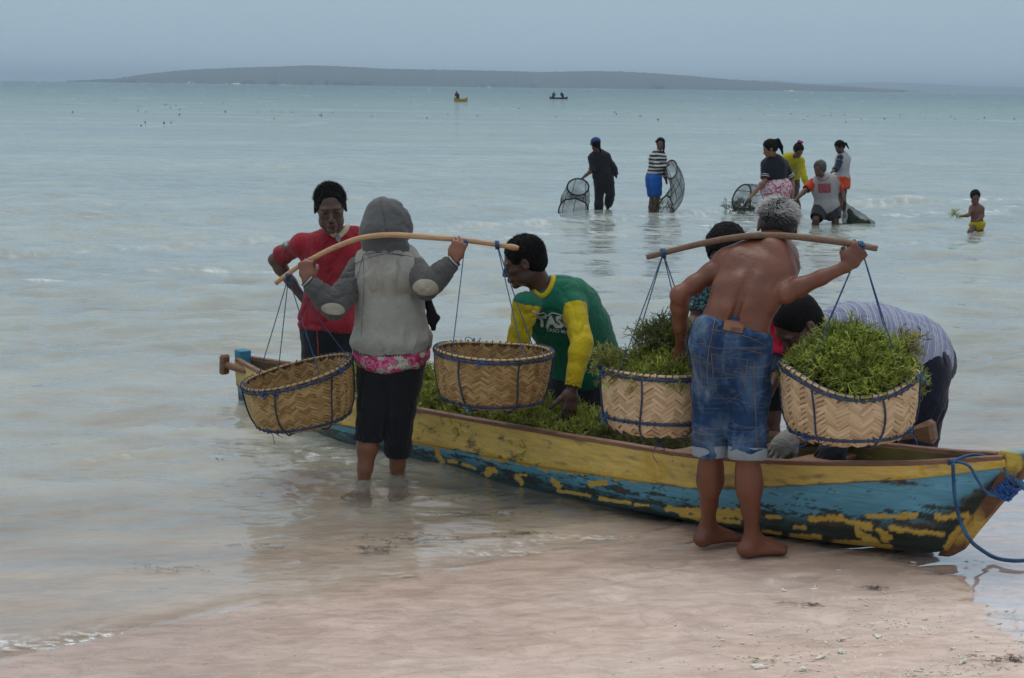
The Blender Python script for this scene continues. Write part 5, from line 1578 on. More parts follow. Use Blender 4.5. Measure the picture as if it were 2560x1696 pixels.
def curls(J, parent, n, L, r, m, seed, headsc=1.0, thick=.012, top=-.1, front=.55, curl=.9):
    """short curly tufts standing on the hair"""
    rg = np.random.default_rng(seed); R = frame(J['face'], J['up']); sc = J['sc'] * headsc; rt = []; dr = []
    while len(rt) < n:
        v = unit(rg.normal(size=3))
        if v[2] < top or (v[1] > front and v[2] < .62) or (abs(v[0]) > .75 and v[2] < .1 and v[1] > -.3): continue
        rt.append(J['head'] + R @ ((V3(0, -.016, .038) + v * (V3(.076, .094, .084) + thick * .85)) * sc)); dr.append(R @ unit(v + rg.normal(size=3) * .7))
    link('tufts', strands('tufts', rt, dr, L, r, m, curl, 4, seed), parent)
# ------------------------------------------------------------------ skin and cloth
def skin(name, c, rough=.42):
    m, N, L, out = mat(name)
    tc = node(N, L, 'ShaderNodeTexCoord')
    n = node(N, L, 'ShaderNodeTexNoise', Vector=tc.outputs['Object'], Scale=9.0, Detail=5.0)
    cc = ramp(N, L, n.outputs['Fac'], [(0.3, tuple(k * .78 for k in c)), (0.7, tuple(k * 1.18 for k in c))])
    n2 = node(N, L, 'ShaderNodeTexNoise', Vector=tc.outputs['Object'], Scale=140.0, Detail=3.0)
    n3 = node(N, L, 'ShaderNodeTexNoise', Vector=tc.outputs['Object'], Scale=34.0, Detail=3.0)
    sm = node(N, L, 'ShaderNodeMath', dict(operation='MULTIPLY_ADD'), i0=n3.outputs['Fac'], i1=2.5, i2=n2.outputs['Fac'])
    b = node(N, L, 'ShaderNodeBump', Strength=.32, Distance=.004, Height=sm.outputs[0])
    rr = node(N, L, 'ShaderNodeMapRange', Value=n.outputs['Fac'], To_Min=rough - .08, To_Max=rough + .14)
    p = node(N, L, 'ShaderNodeBsdfPrincipled', Base_Color=cc, Roughness=rr.outputs[0], Normal=b.outputs[0])
    p.inputs['Specular IOR Level'].default_value = .5
    p.inputs['Subsurface Weight'].default_value = .06
    p.inputs['Subsurface Radius'].default_value = (.012, .005, .003)
    L.new(p.outputs[0], out.inputs[0]); return m
def cloth(name, c, rough=.9, weave=220, bump=.5, stain=None, var=.15, blot=5.0):
    m, N, L, out = mat(name)
    tc = node(N, L, 'ShaderNodeTexCoord')
    n = node(N, L, 'ShaderNodeTexNoise', Vector=tc.outputs['Object'], Scale=blot, Detail=6.0, Roughness=.6)
    cc = ramp(N, L, n.outputs['Fac'], [(0.3, tuple(k * (1 - var) for k in c)), (0.7, tuple(min(1, k * (1 + var)) for k in c))])
    if stain:
        n4 = node(N, L, 'ShaderNodeTexNoise', Vector=tc.outputs['Object'], Scale=3.5, Detail=6.0)
        f = ramp(N, L, n4.outputs['Fac'], [(0.5, 0.0), (0.68, .8)])
        cc = node(N, L, 'ShaderNodeMixRGB', i0=f, i1=cc, i2=(*stain, 1)).outputs[0]
    n2 = node(N, L, 'ShaderNodeTexNoise', Vector=tc.outputs['Object'], Scale=float(weave), Detail=2.0)
    n3 = node(N, L, 'ShaderNodeTexNoise', Vector=tc.outputs['Object'], Scale=17.0, Detail=3.0, Distortion=1.2)
    sm = node(N, L, 'ShaderNodeMath', dict(operation='MULTIPLY_ADD'), i0=n3.outputs['Fac'], i1=3.0, i2=n2.outputs['Fac'])
    b = node(N, L, 'ShaderNodeBump', Strength=bump, Distance=.006, Height=sm.outputs[0])
    p = node(N, L, 'ShaderNodeBsdfPrincipled', Base_Color=cc, Roughness=rough, Normal=b.outputs[0])
    p.inputs['Specular IOR Level'].default_value = .2
    p.inputs['Sheen Weight'].default_value = .15
    L.new(p.outputs[0], out.inputs[0]); return m
def hairmat(name, c, rough=.45, attr=False):
    m, N, L, out = mat(name)
    tc = node(N, L, 'ShaderNodeTexCoord')
    n2 = node(N, L, 'ShaderNodeTexNoise', Vector=tc.outputs['Object'], Scale=120.0, Detail=3.0)
    b = node(N, L, 'ShaderNodeBump', Strength=.7, Distance=.004, Height=n2.outputs['Fac'])
    p = node(N, L, 'ShaderNodeBsdfPrincipled', Roughness=rough, Normal=b.outputs[0])
    if attr:
        at = node(N, L, 'ShaderNodeAttribute', dict(attribute_name='tint')); L.new(at.outputs['Color'], p.inputs['Base Color'])
    else: p.inputs['Base Color'].default_value = (*c, 1)
    p.inputs['Specular IOR Level'].default_value = .12
    L.new(p.outputs[0], out.inputs[0]); return m
M_white = simple('eye_white', (.42, .36, .32), .3, .05); M_iris = simple('dark_iris', (.012, .007, .005), .15, .05)
M_hair = hairmat('black_hair', (.007, .006, .006), .75); M_hairt = hairmat('mixed_hair', (.1, .1, .1), attr=True)
S_dark = skin('very_dark_skin', (.082, .038, .025)); S_mid = skin('sunburnt_brown_skin', (.150, .048, .021)); S_brown = skin('dark_brown_skin', (.095, .042, .027))
L_dark = simple('dark_lips', (.085, .032, .028), .4, .1); L_mid = simple('brown_lips', (.16, .06, .05), .4, .1)
def person(base, label, group=None):
    T = thing('person', base, label, 'person', group); return T
def surf_point(bvh, px, py, lift=.002):
    o = Vector((0, 0, CAM_H)); d = Vector(ray(px, py)).normalized()
    hit, n, i, dist = bvh.ray_cast(o, d)
    if hit is None: return None
    if n.dot(d) > 0: n = -n
    return np.array(hit + n * lift), np.array(n)
def bvh_of(me, only=None):
    me.calc_loop_triangles()
    V = np.empty(len(me.vertices) * 3); me.vertices.foreach_get('co', V)
    T_ = np.empty(len(me.loop_triangles) * 3, np.int32); me.loop_triangles.foreach_get('vertices', T_)
    T_ = T_.reshape(-1, 3)
    if only is not None:
        mi = np.empty(len(me.loop_triangles), np.int32); me.loop_triangles.foreach_get('material_index', mi); T_ = T_[mi == only]
    return BVHTree.FromPolygons([Vector(v) for v in V.reshape(-1, 3)], T_.tolist())
def seam(g, bvh, pts, r=.0022, n=26, lift=.001, dash=False):
    """a stitched line that lies on the cloth"""
    P = spline([(a, b, 0) for a, b in pts], n); out = []
    for x, y, _ in P:
        q = surf_point(bvh, x, y, lift)
        if q is not None: out.append(q[0])
    if len(out) < 3: return
    out = np.array(out); keep = np.concatenate([[True], np.linalg.norm(np.diff(out, axis=0), axis=1) < .08]); out = out[keep]
    if dash:
        for i in range(0, len(out) - 1, 2): g.tube(out[i:i + 2], r, n=4)
    else: g.tube(out, r, n=4, flat=.6)
def patch(bvh, poly, nx=12, ny=8, lift=.003, thick=.002, inset=None):
    """cloth patch: bilinear quad of 4 corners laid on the surface; returns V, F"""
    a, b, c, d = [np.array(p, float) for p in poly]
    V = []
    for i in range(nx):
        for j in range(ny):
            u, v = i / (nx - 1), j / (ny - 1)
            p = a * (1 - u) * (1 - v) + b * u * (1 - v) + c * u * v + d * (1 - u) * v
            if inset: p = inset(u, v, p)
            q = surf_point(bvh, p[0], p[1], lift + thick * (0.2 < u < .8 and .2 < v < .8))
            V.append(q[0] if q is not None else (V[-1] if V else np.zeros(3)))
    return np.array(V), grid_faces(nx, ny)
def shift_parent(o_me, T): pass
# ================================================================== PEOPLE AT THE BOAT
def joints(Y0, d, sc=1.0, **k):
    J = {q: (W(v[0], v[1], Y0 + (v[2] if len(v) > 2 else 0)) if isinstance(v, tuple) else v) for q, v in d.items()}
    J['sc'] = sc; J.update(k); return J
def garment(J, h, name, mats, tor=None, arms=None, legs=None, off=.014, fold=None, bw_=1., bd=1., arm=1., leg=1., extra=None, k=.03, cap0=True, cap1=False, hollow=True, loose=0., armoff=None, legflare=0.):
    S = Sculpt(h); sc = J['sc']
    if tor: add_torso(S, J, off, tor[0], tor[1], k, 0, bw_, bd, capa=cap0, capb=cap1)
    o = off if not callable(off) else .015
    ao = armoff if armoff is not None else o
    for q, f in (arms or {}).items():
        sh, el, wr = J['s' + q], J['e' + q], J['w' + q]
        if tor:
            S.tube(J['neck'] - unit(J['neck'] - J['pel']) * .06, sh, (.045 * sc + o, .04 * sc + o), (.042 * sc + o, .040 * sc + o), k=.045)
        S.ell(sh, .049 * sc * arm + o, k=.03, id=1)
        limb(S, sh, el, ARM1, sc * arm, lambda t: ao * (.8 + .4 * t), 0, min(f, 1), .02, 1, capb=f <= 1)
        if f > 1: limb(S, el, wr, ARM2, sc * arm, ao, 0, f - 1, .02, 1, capb=True)
        if hollow:
            a, b, ff = (sh, el, f) if f <= 1 else (el, wr, f - 1)
            r = np.interp(ff, *zip(*(ARM1 if f <= 1 else ARM2))) * sc * arm + ao * .75
            e = a + (b - a) * ff; d = unit(b - a); S.tube(e - d * .02, e + d * .02, r, r, k=.004, sub=True, id=1)
    for q, f in (legs or {}).items():
        hp, kn, an = J['h' + q], J['k' + q], J['a' + q]; lo = o + loose
        limb(S, hp, kn, LEG1, sc * leg, lambda t: lo + legflare * t, 0, min(f, 1), .03, 2, capb=f <= 1)
        if f > 1: limb(S, kn, an, [(0, .049), (.32, .052), (1, .046)], sc * leg, lambda t: lo + legflare, 0, f - 1, .025, 2, capb=True)
        if hollow:
            a, b, ff = (hp, kn, f) if f <= 1 else (kn, an, f - 1)
            r = (np.interp(ff, *zip(*LEG1)) if f <= 1 else np.interp(ff, [0, .32, 1], [.049, .052, .046])) * sc * leg + lo + legflare * (ff if f <= 1 else 1) - .006
            e = a + (b - a) * ff; d = unit(b - a); S.tube(e - d * .03, e + d * .03, r, r, k=.004, sub=True, id=2)
    if extra: extra(S)
    return S.mesh(name, mats, fold=fold)
def V3(*a): return np.array(a, float)

# ---------- shirtless old man with the second pole
Y0 = 7.14
zs = lambda p: float(sand_z(np.array([p[0]]), np.array([p[1]]))[0])
al = G(1768, 1368, .02); al = al + V3(0, 0, .085); ar = G(1880, 1396, .02) + V3(0, 0, .085)
J = joints(Y0, dict(pel=(1830, 880, 0), mid=(1862, 745, -.03), neck=(1936, 622, .17), sl=(1820, 655, .13), sr=(1957, 640, .10), el=(1699, 737, .08), wl=(1703, 868, .20),
                    er=(1964, 733, -.10), wr=(2114, 668, -.14), head=(1943, 569, .22), hl=(1785, 900, .02), hr=(1872, 905, -.04), kl=(1778, 1140, .03), kr=(1868, 1150, -.08),
                    al=al, ar=ar), 1.0, face=V3(.06, 1, -.30), up=V3(.10, .25, 1), fl=G(1847, 1352, .02) - G(1744, 1370, .02), fr=G(1993, 1388, .02) - G(1862, 1400, .02), tsl=-1, tsr=1)
OM = J
hands_om = {'l': dict(f=V3(-.1, .15, -1), n=V3(.6, .8, 0), lat=V3(.2, .9, 0), curls=[(.4, .5, .3)] * 4), 'r': dict(f=V3(.62, .10, .78), n=V3(-.1, 1, -.05), lat=V3(-.8, 0, .6), curls=[(1.0, 1.35, .9), (1.1, 1.35, .9), (1.15, 1.35, .9), (1.2, 1.3, .9)], thumb=(.45, .25, .9), tc=.6, sc=1.02)}
base = (float(J['pel'][0]), float(J['pel'][1]), 0.03)
OMT = person(base, 'shirtless old man in faded jeans shorts, white hair, seen from behind')
def om_extra(S):
    n, p = J['neck'], J['pel']; ax = unit(n - p); sd = unit(J['sr'] - J['sl']); bk_ = unit(np.cross(sd, ax)); bk_ = bk_ if bk_[1] < 0 else -bk_
    at = lambda t: p + (n - p) * t
    mid = lambda t: bez(p, 2 * J['mid'] - (p + n) / 2, n, t)
    # shoulder blades, trapezius, long back muscles, spine furrow, lats
    S.ell(mid(.80) + sd * .075 + bk_ * .078, V3(.054, .034, .074), np.stack([unit(sd + ax * .2), bk_, ax], 1), .022)
    S.ell(mid(.78) - sd * .082 + bk_ * .076, V3(.052, .034, .074), np.stack([unit(sd - ax * .25), bk_, ax], 1), .022)
    S.tube(n + bk_ * .035, J['sr'] + bk_ * .025 + V3(-.02, 0, 0), .046, .036, k=.06); S.ell(mid(.88) + sd * .055 + bk_ * .06, .045, k=.05); S.tube(n + bk_ * .03, J['sl'] + bk_ * .015, .036, .030, k=.05)
    for s in (-1, 1):
        S.chain([mid(.1) + sd * s * .036 + bk_ * .050, mid(.35) + sd * s * .034 + bk_ * .066, mid(.6) + sd * s * .034 + bk_ * .070, mid(.85) + sd * s * .032 + bk_ * .072], [.030, .030, .026, .022], k=.03)
    S.chain([mid(t) + bk_ * b for t, b in ((.04, .118), (.2, .112), (.45, .108), (.64, .116))], [.012, .012, .011, .008], k=.024, sub=True)
    S.tube(mid(.93) + bk_ * .055, n + bk_ * .045 + ax * .02, .02, .018, k=.03)
    # elbow and calf shapes
    for q in ('l', 'r'):
        S.ell(J['e' + q] + V3(0, -.010, -.010), .030, k=.02)
        kn, an = J['k' + q], J['a' + q]
        S.ell(kn + (an - kn) * .30 + V3(0, -.014, 0), V3(.046, .042, .090), None, .03)
        S.tube(kn + (an - kn) * .55 + V3(0, -.012, 0), an + V3(0, -.022, -.01), .022, .013, k=.02)
        for s in (-1, 1): S.ell(an + V3(s * .026, 0, -.002), .014, k=.012)
    S.ell(J['el'] + V3(-.004, -.012, 0), .031, k=.02)
for q in ('l', 'r'): J['hand_' + q] = hands_om[q]
me = body(J, .0045, [S_mid, L_mid], feet=('l', 'r'), extra=om_extra, bw_=.98, bd=.98, neckr=.050, leg=.84, calf=.97); link('body', me, OMT)
def mat_jeans():
    m, N, L, out = mat('faded_denim')
    tc = node(N, L, 'ShaderNodeTexCoord')
    mp = node(N, L, 'ShaderNodeMapping', Vector=tc.outputs['Object'], Scale=(1, 1, .45))
    n = node(N, L, 'ShaderNodeTexNoise', Vector=mp.outputs[0], Scale=9.0, Detail=7.0, Roughness=.62, Distortion=.5)
    c = ramp(N, L, n.outputs['Fac'], [(0.3, (.007, .018, .048)), (0.48, (.017, .045, .11)), (0.6, (.06, .11, .19)), (0.74, (.22, .24, .25))])
    # whiskers: pale crease lines
    mp2 = node(N, L, 'ShaderNodeMapping', Vector=tc.outputs['Object'], Scale=(2.2, 2.2, 11), Rotation=(0, .25, 0))
    w = node(N, L, 'ShaderNodeTexNoise', Vector=mp2.outputs[0], Scale=1.6, Detail=2.0, Distortion=1.2)
    a1 = node(N, L, 'ShaderNodeMath', dict(operation='SUBTRACT'), i0=w.outputs['Fac'], i1=.5)
    a2 = node(N, L, 'ShaderNodeMath', dict(operation='ABSOLUTE'), i0=a1.outputs[0])
    wl_ = ramp(N, L, a2.outputs[0], [(0.0, .14), (0.03, .0)])
    c2 = node(N, L, 'ShaderNodeMixRGB', i0=wl_, i1=c, i2=(.36, .38, .38, 1))
    big = node(N, L, 'ShaderNodeTexNoise', Vector=tc.outputs['Object'], Scale=4.2, Detail=4.0)
    fb = ramp(N, L, big.outputs['Fac'], [(0.54, .0), (0.70, .4)])
    c3 = node(N, L, 'ShaderNodeMixRGB', i0=fb, i1=c2.outputs[0], i2=(.22, .21, .19, 1))
    tw = node(N, L, 'ShaderNodeTexNoise', Vector=tc.outputs['Object'], Scale=210.0, Detail=2.0)
    sm = node(N, L, 'ShaderNodeMath', dict(operation='MULTIPLY_ADD'), i0=n.outputs['Fac'], i1=2.5, i2=tw.outputs['Fac'])
    b = node(N, L, 'ShaderNodeBump', Strength=.35, Distance=.005, Height=sm.outputs[0])
    p = node(N, L, 'ShaderNodeBsdfPrincipled', Base_Color=c3.outputs[0], Roughness=.88, Normal=b.outputs[0])
    p.inputs['Specular IOR Level'].default_value = .2
    L.new(p.outputs[0], out.inputs[0]); return m
M_jeans = mat_jeans(); M_cuff = cloth('denim_inside', (.24, .27, .30)); M_thread = simple('tan_stitching', (.20, .13, .07), .8)
M_tag = simple('brown_leather_patch', (.20, .085, .045), .6)
J['hl'] = W(1783, 905, Y0 + .02); J['hr'] = W(1874, 910, Y0 - .04)
def jean_extra(S):
    p = J['pel']; sd = unit(J['hr'] - J['hl'])
    for s, q in ((-1, 'l'), (1, 'r')): S.ell(J['h' + q] + V3(0, -.030, -.035), V3(.076, .080, .09), None, .02)
def jf(V, N):
    a = perlin(V * np.array([9, 9, 20]) + 3); kn = np.exp(-((V[:, 2] - J['kl'][2] - .06) / .16) ** 2) + .5 * np.exp(-((V[:, 2] - J['pel'][2] + .10) / .08) ** 2)
    return .0075 * kn * (1 - np.abs(a) * 2.6) + .004 * perlin(V * np.array([6, 6, 3]) + 5) + .001 * perlin(V * 70)
me = garment(J, .005, 'jeans', [M_jeans] * 3, tor=(-.03, .275), legs=dict(l=.985, r=.985), off=.010, leg=.90, loose=.002, legflare=.018, fold=jf, k=.018, extra=jean_extra, cap0=False, cap1=True)
jb = bvh_of(me); jo = link('jeans_shorts', me, OMT)
g = Geo()
for pts in [[(1762, 823), (1800, 828), (1860, 840), (1912, 862)], [(1750, 858), (1790, 870), (1850, 872), (1905, 884)], [(1787, 800), (1780, 840), (1772, 880), (1768, 940), (1778, 1000)],
            [(1778, 884), (1800, 890), (1868, 900)], [(1868, 900), (1862, 975)], [(1862, 975), (1832, 1000), (1822, 1003)], [(1822, 1003), (1790, 975), (1778, 884)],
            [(1738, 882), (1733, 960), (1738, 980), (1752, 978)], [(1750, 884), (1756, 975)], [(1885, 905), (1888, 1000), (1892, 1120)], [(1782, 928), (1830, 936), (1865, 938)]]:
    seam(g, jb, pts, .0018, 40)
link('seam', g.mesh('seam', M_thread), jo)
V, F = patch(jb, [(1813, 800), (1860, 808), (1856, 834), (1808, 825)], 10, 6, .004, .002)
link('label_patch', np_mesh('label_patch', V, F, M_tag), jo)
def surface_text(txt, bvh, pt, size_px, m, name, parent, dirx=(1, 0), diry=None, lift=.0025, warp=None, bold=0.0):
    """letters cut as thin pieces that follow the cloth"""
    cu = bpy.data.curves.new('t', 'FONT'); cu.body = txt; cu.size = 1.0; cu.offset = bold; cu.resolution_u = 3
    to = bpy.data.objects.new('t', cu); COL.objects.link(to)
    dg = bpy.context.evaluated_depsgraph_get(); me = bpy.data.meshes.new_from_object(to.evaluated_get(dg)); bpy.data.objects.remove(to)
    bm = bmesh.new(); bm.from_mesh(me)
    bmesh.ops.triangulate(bm, faces=bm.faces[:])
    for _ in range(3): bmesh.ops.subdivide_edges(bm, edges=[e for e in bm.edges if e.calc_length() > .12], cuts=1); bmesh.ops.triangulate(bm, faces=bm.faces[:])
    dx = np.array(dirx, float); dy = np.array(diry if diry is not None else (-dx[1], dx[0]), float)
    dead = []
    for v in bm.verts:
        x, y = v.co.x, v.co.y
        if warp: x, y = warp(x, y)
        px, py = pt[0] + size_px * (x * dx[0] - y * dy[0]), pt[1] + size_px * (x * dx[1] - y * dy[1])
        q = surf_point(bvh, px, py, lift)
        if q is None: dead.append(v)
        else: v.co = q[0]
    bmesh.ops.delete(bm, geom=dead, context='VERTS')
    bmesh.ops.delete(bm, geom=[f for f in bm.faces if f.calc_perimeter() > .2], context='FACES')
    m2 = bpy.data.meshes.new(name); bm.to_mesh(m2); bm.free(); m2.materials.append(m)
    return link(name, m2, parent)
surface_text('ORYEGG', jb, (1827, 827), 9, simple('burnt_print', (.05, .03, .02), .8), 'patch_lettering', jo, (1, .12), (0, 1), lift=.0075)
# rolled cuffs
for q, (px0, px1, py) in {'l': (1738, 1828, 1130), 'r': (1829, 1921, 1146)}.items():
    hp, kn = J['h' + q], J['k' + q]; d = unit(kn - hp); e = hp + (kn - hp) * .985
    r = np.interp(.985, *zip(*LEG1)) * .90 + .010 + .002 + .020
    A = np.linspace(0, 2 * np.pi, 49)[:-1]; x_ = unit(np.cross(d, [0, 1, 0])); y_ = np.cross(d, x_)
    prof_ = [(-.052, r - .004), (-.050, r + .003), (-.026, r + .0045), (-.002, r + .004), (.003, r - .002), (-.004, r - .008)]
    V = np.stack([e + d * a + (b * (1 + .02 * np.sin(3 * A + a * 9))) [:, None] * (np.cos(A)[:, None] * x_ + np.sin(A)[:, None] * y_) for a, b in prof_], 1)
    me = np_mesh('rolled_cuff', V.reshape(-1, 3), grid_faces(48, 6, True), M_cuff); fix_normals(me); link('rolled_cuff', me, jo)
# white hair: thick swept locks over a dark nape
me = hair_cap(J, .005, hairmat('grey_hair_base', (.035, .032, .03)), .003, .003, 40, nape=-.035); ho = link('hair', me, OMT)
R = frame(J['face'], J['up']); rg = np.random.default_rng(4); roots = []; dirs = []; tin = []
for _ in range(5200):
    v = unit(rg.normal(size=3)); 
    if v[2] < -.55 or (v[1] > .55 and v[2] < .35): continue
    p = J['head'] + R @ (V3(0, -.016, .036) + v * V3(.077, .096, .084))
    if v[2] < .12 and abs(v[0]) > .60 and v[1] > -.5: continue
    if v[2] < -.45: continue
    low = sstep(.15, -.35, v[2]) * (v[1] < .3)
    crown = V3(.15, -.25, .95)
    tang = unit(v - crown * (v @ crown)) ; sw = np.cross(crown, v)
    d = unit(tang * 1.0 + sw * .5 + v * (.10 if low < .5 else .02) + rg.normal(size=3) * .08)
    if v[2] > .6: d = unit(d + v * .22 + rg.normal(size=3) * .15)
    roots.append(p); dirs.append(R @ d)
    t = rg.uniform(.6, 1.0) * (1 - .75 * low) + .02
    tin.append(V3(.86, .84, .80) * t if rg.random() > .10 + .45 * low else V3(.10, .09, .08))
me = strands('locks', roots, dirs, .026, .0016, M_hairt, .12, 4, 5, tin, grav=.06); link('locks', me, ho)

# ---------- hooded carrier with the first pole
Y0 = 8.62
J = joints(Y0, dict(pel=(980, 890, 0), mid=(972, 755, -.02), neck=(968, 632, .04), sl=(902, 672, .02), sr=(1030, 664, .02), el=(838, 768, -.15), wl=(768, 702, -.16),
                    er=(1066, 718, -.15), wr=(1136, 652, -.16), head=(967, 560, .06), hl=(945, 900, 0), hr=(1013, 902, 0), kl=(925, 1062, -.03), kr=(996, 1075, .0),
                    al=G(906, 1200, 0) + V3(0, 0, -.06), ar=G(992, 1184, 0) + V3(0, 0, -.07)), 1.0, face=V3(.35, 1, -.35), up=V3(.10, .3, 1), fl=V3(-.5, 1, 0), fr=V3(.2, 1, 0))
grip = [(1.15, 1.35, .8), (1.15, 1.35, .8), (1.2, 1.35, .8), (1.2, 1.3, .8)]
J['hand_l'] = dict(f=V3(-.10, .05, 1), n=V3(.25, 1, 0), lat=V3(1, 0, 0), curls=grip, thumb=(.45, .15, .95), tc=.5, sc=.98)
J['hand_r'] = dict(f=V3(.30, .05, 1), n=V3(-.1, 1, 0), lat=V3(-1, 0, 0), curls=[(.95, 1.2, .7), (.9, 1.2, .7), (.8, 1.1, .6), (.7, 1.0, .5)], thumb=(.45, .15, .95), tc=.5, sc=.98)
HC = J
HT = person((float(J['pel'][0]), float(J['pel'][1]), 0), 'carrier in a grey hooded jacket with pale back and black trousers, seen from behind')
me = body(J, .005, [skin('tanned_skin', (.24, .095, .05)), L_mid], feet=('l', 'r'), female=True); link('body', me, HT)
M_jback = cloth('stained_pale_canvas', (.30, .29, .255), stain=(.20, .15, .10), var=.16, bump=.35)
M_jslv = cloth('dark_grey_fleece', (.085, .083, .08), var=.18)
M_rib = cloth('navy_ribbing', (.035, .038, .06)); M_pale = cloth('pale_stripe', (.36, .33, .29)); M_black = cloth('black_cloth', (.012, .013, .017), var=.3)
me = garment(J, .0055, 'trousers', [M_black] * 3, tor=(-.04, .3), legs=dict(l=1.25, r=1.38), off=.014, loose=.004, legflare=.004, leg=.95, fold=folds(.006, (10, 10, 3), 4), cap0=False, cap1=True)
link('trousers', me, HT)
def joff(t): return .017 + .030 * math.exp(-((t - .28) / .14) ** 2) + .008 * math.exp(-((t - .8) / .2) ** 2) - .010 * (t > .9)
_jf = folds(.013, (7, 7, 3.2), 7)
def jfold(V, N):
    p = J['pel']; zz = V[:, 2] - p[2]
    low = np.exp(-((zz - .09) / .05) ** 2)
    return .012 * low * (1 - np.abs(perlin(V * np.array([16, 16, 7]))) * 2.5) + _jf(V, N)
def hood_neck(S):
    S.tube(J['neck'] - V3(0, 0, .02), J['neck'] + V3(0, .01, .03), (.085, .075), (.085, .085), k=.04, id=1)
me = garment(J, .0055, 'jacket_back', [M_jback, M_jslv], tor=(.145, .97), off=joff, fold=jfold, bd=1.05, cap1=False, hollow=False)
jkb = bvh_of(me); jk = link('jacket', me, HT)
g = Geo(); seam(g, jkb, [(872, 668), (905, 652), (960, 636), (1010, 640)], .0016, 30); seam(g, jkb, [(908, 640), (910, 720), (903, 840)], .0012, 30); seam(g, jkb, [(880, 672), (893, 690), (907, 643)], .0013, 20)
seam(g, jkb, [(908, 637), (960, 632), (1030, 642)], .0018, 30)
link('seam', g.mesh('seam', M_rib), jk)
SL = Sculpt(.0055)
for q, f in (('l', .93), ('r', .93)):
    sh, el, wr = J['s' + q], J['e' + q], J['w' + q]
    SL.ell(sh + V3(0, 0, -.004), .064, k=.03, id=0)
    limb(SL, sh, el, ARM1, 1.0, lambda t: .017 + .011 * t, 0, 1, .03, 0); limb(SL, el, wr, ARM2, 1.0, lambda t: .026 - .006 * t, 0, f, .02, 0, capb=True)
    SL.ell(el + V3(0, -.02, -.012), .043, k=.03, id=0)
me = SL.mesh('sleeves', [M_jslv], fold=folds(.009, (10, 10, 15), 2)); slb = bvh_of(me); link('sleeve', me, jk)
for q in ('l', 'r'):
    el, wr = J['e' + q], J['w' + q]; d = unit(wr - el); x_ = unit(np.cross(d, [0, 1, .2])); y_ = np.cross(d, x_); A = np.linspace(0, 2 * np.pi, 33)[:-1]
    vs = np.linspace(0, 1, 15); V = []; col = []
    for v in vs: V.append(wr - d * .055 + d * .062 * v + (.0385 - .004 * v) * (np.cos(A)[:, None] * x_ + np.sin(A)[:, None] * y_) * (1 + .02 * np.cos(A * 16))[:, None])
    V = np.stack(V, 1); F = grid_faces(32, 15, True); mid_ = [(1 if (i % 14) in (3, 4, 7, 8, 11, 12) else 0) for i in range(len(F))]
    me = np_mesh('cuff', V.reshape(-1, 3), F, mats=[M_rib, M_pale], mid=mid_); fix_normals(me); link('cuff', me, jk)
def oval(name, cpx, rx, ry, rot, bvh, m, parent, lift=.003):
    V = []; 
    for i in range(9):
        for j in range(28):
            r = i / 8; a = j / 28 * 2 * math.pi; x = rx * r * math.cos(a) * (1 + .05 * math.sin(3 * a)); y = ry * r * math.sin(a)
            q = surf_point(bvh, cpx[0] + x * math.cos(rot) - y * math.sin(rot), cpx[1] + x * math.sin(rot) + y * math.cos(rot), lift if r < .95 else .0005)
            V.append(q[0] if q is not None else (V[-1] if V else np.zeros(3)))
    V = np.array(V); F = np.array([[i * 28 + j, i * 28 + (j + 1) % 28, (i + 1) * 28 + (j + 1) % 28, (i + 1) * 28 + j] for i in range(8) for j in range(28)])
    me = np_mesh(name, V, F, m); fix_normals(me); link(name, me, parent)
M_patch = cloth('worn_suede', (.36, .32, .25), var=.2, bump=.5)
oval('elbow_patch', (833, 773), 30, 15, .12, slb, M_patch, jk); oval('elbow_patch', (1064, 719), 33, 21, .10, slb, M_patch, jk)
me = garment(J, .005, 'hem', [M_rib, M_rib], tor=(.125, .168), off=.036, fold=lambda V, N: .002 * np.sin(V[:, 0] * 500), hollow=False, cap1=True); link('hem_band', me, jk)
def mat_floral():
    m, N, L, out = mat('rose_print')
    tc = node(N, L, 'ShaderNodeTexCoord')
    nz = node(N, L, 'ShaderNodeTexNoise', Vector=tc.outputs['Object'], Scale=30.0, Detail=3.0)
    mxv = node(N, L, 'ShaderNodeMixRGB', i0=.06, i1=tc.outputs['Object'], i2=nz.outputs['Color'])
    v = node(N, L, 'ShaderNodeTexVoronoi', Vector=mxv.outputs[0], Scale=26.0)
    v2 = node(N, L, 'ShaderNodeTexVoronoi', Vector=mxv.outputs[0], Scale=60.0)
    sel = ramp(N, L, node(N, L, 'ShaderNodeSeparateColor', Color=v.outputs['Color']).outputs[0], [(0.0, 1.0), (0.55, 1.0), (0.56, 0.0)], 'CONSTANT')
    pet = ramp(N, L, v.outputs['Distance'], [(0.0, (.30, .01, .06)), (0.3, (.55, .05, .18)), (0.45, (.60, .22, .34)), (0.55, (.42, .03, .12))])
    bg_ = ramp(N, L, v2.outputs['Distance'], [(0.2, (.16, .19, .11)), (0.4, (.42, .42, .36)), (0.6, (.5, .48, .44))])
    c = node(N, L, 'ShaderNodeMixRGB', i0=sel, i1=bg_, i2=pet)
    p = node(N, L, 'ShaderNodeBsdfPrincipled', Base_Color=c.outputs[0], Roughness=.85)
    L.new(p.outputs[0], out.inputs[0]); return m
me = garment(J, .005, 'sash', [mat_floral()] * 2, tor=(.05, .155), off=.027, fold=folds(.006, (5, 5, 34), 8), hollow=False, cap1=True, bw_=1.0); link('rose_print_shirt', me, HT)
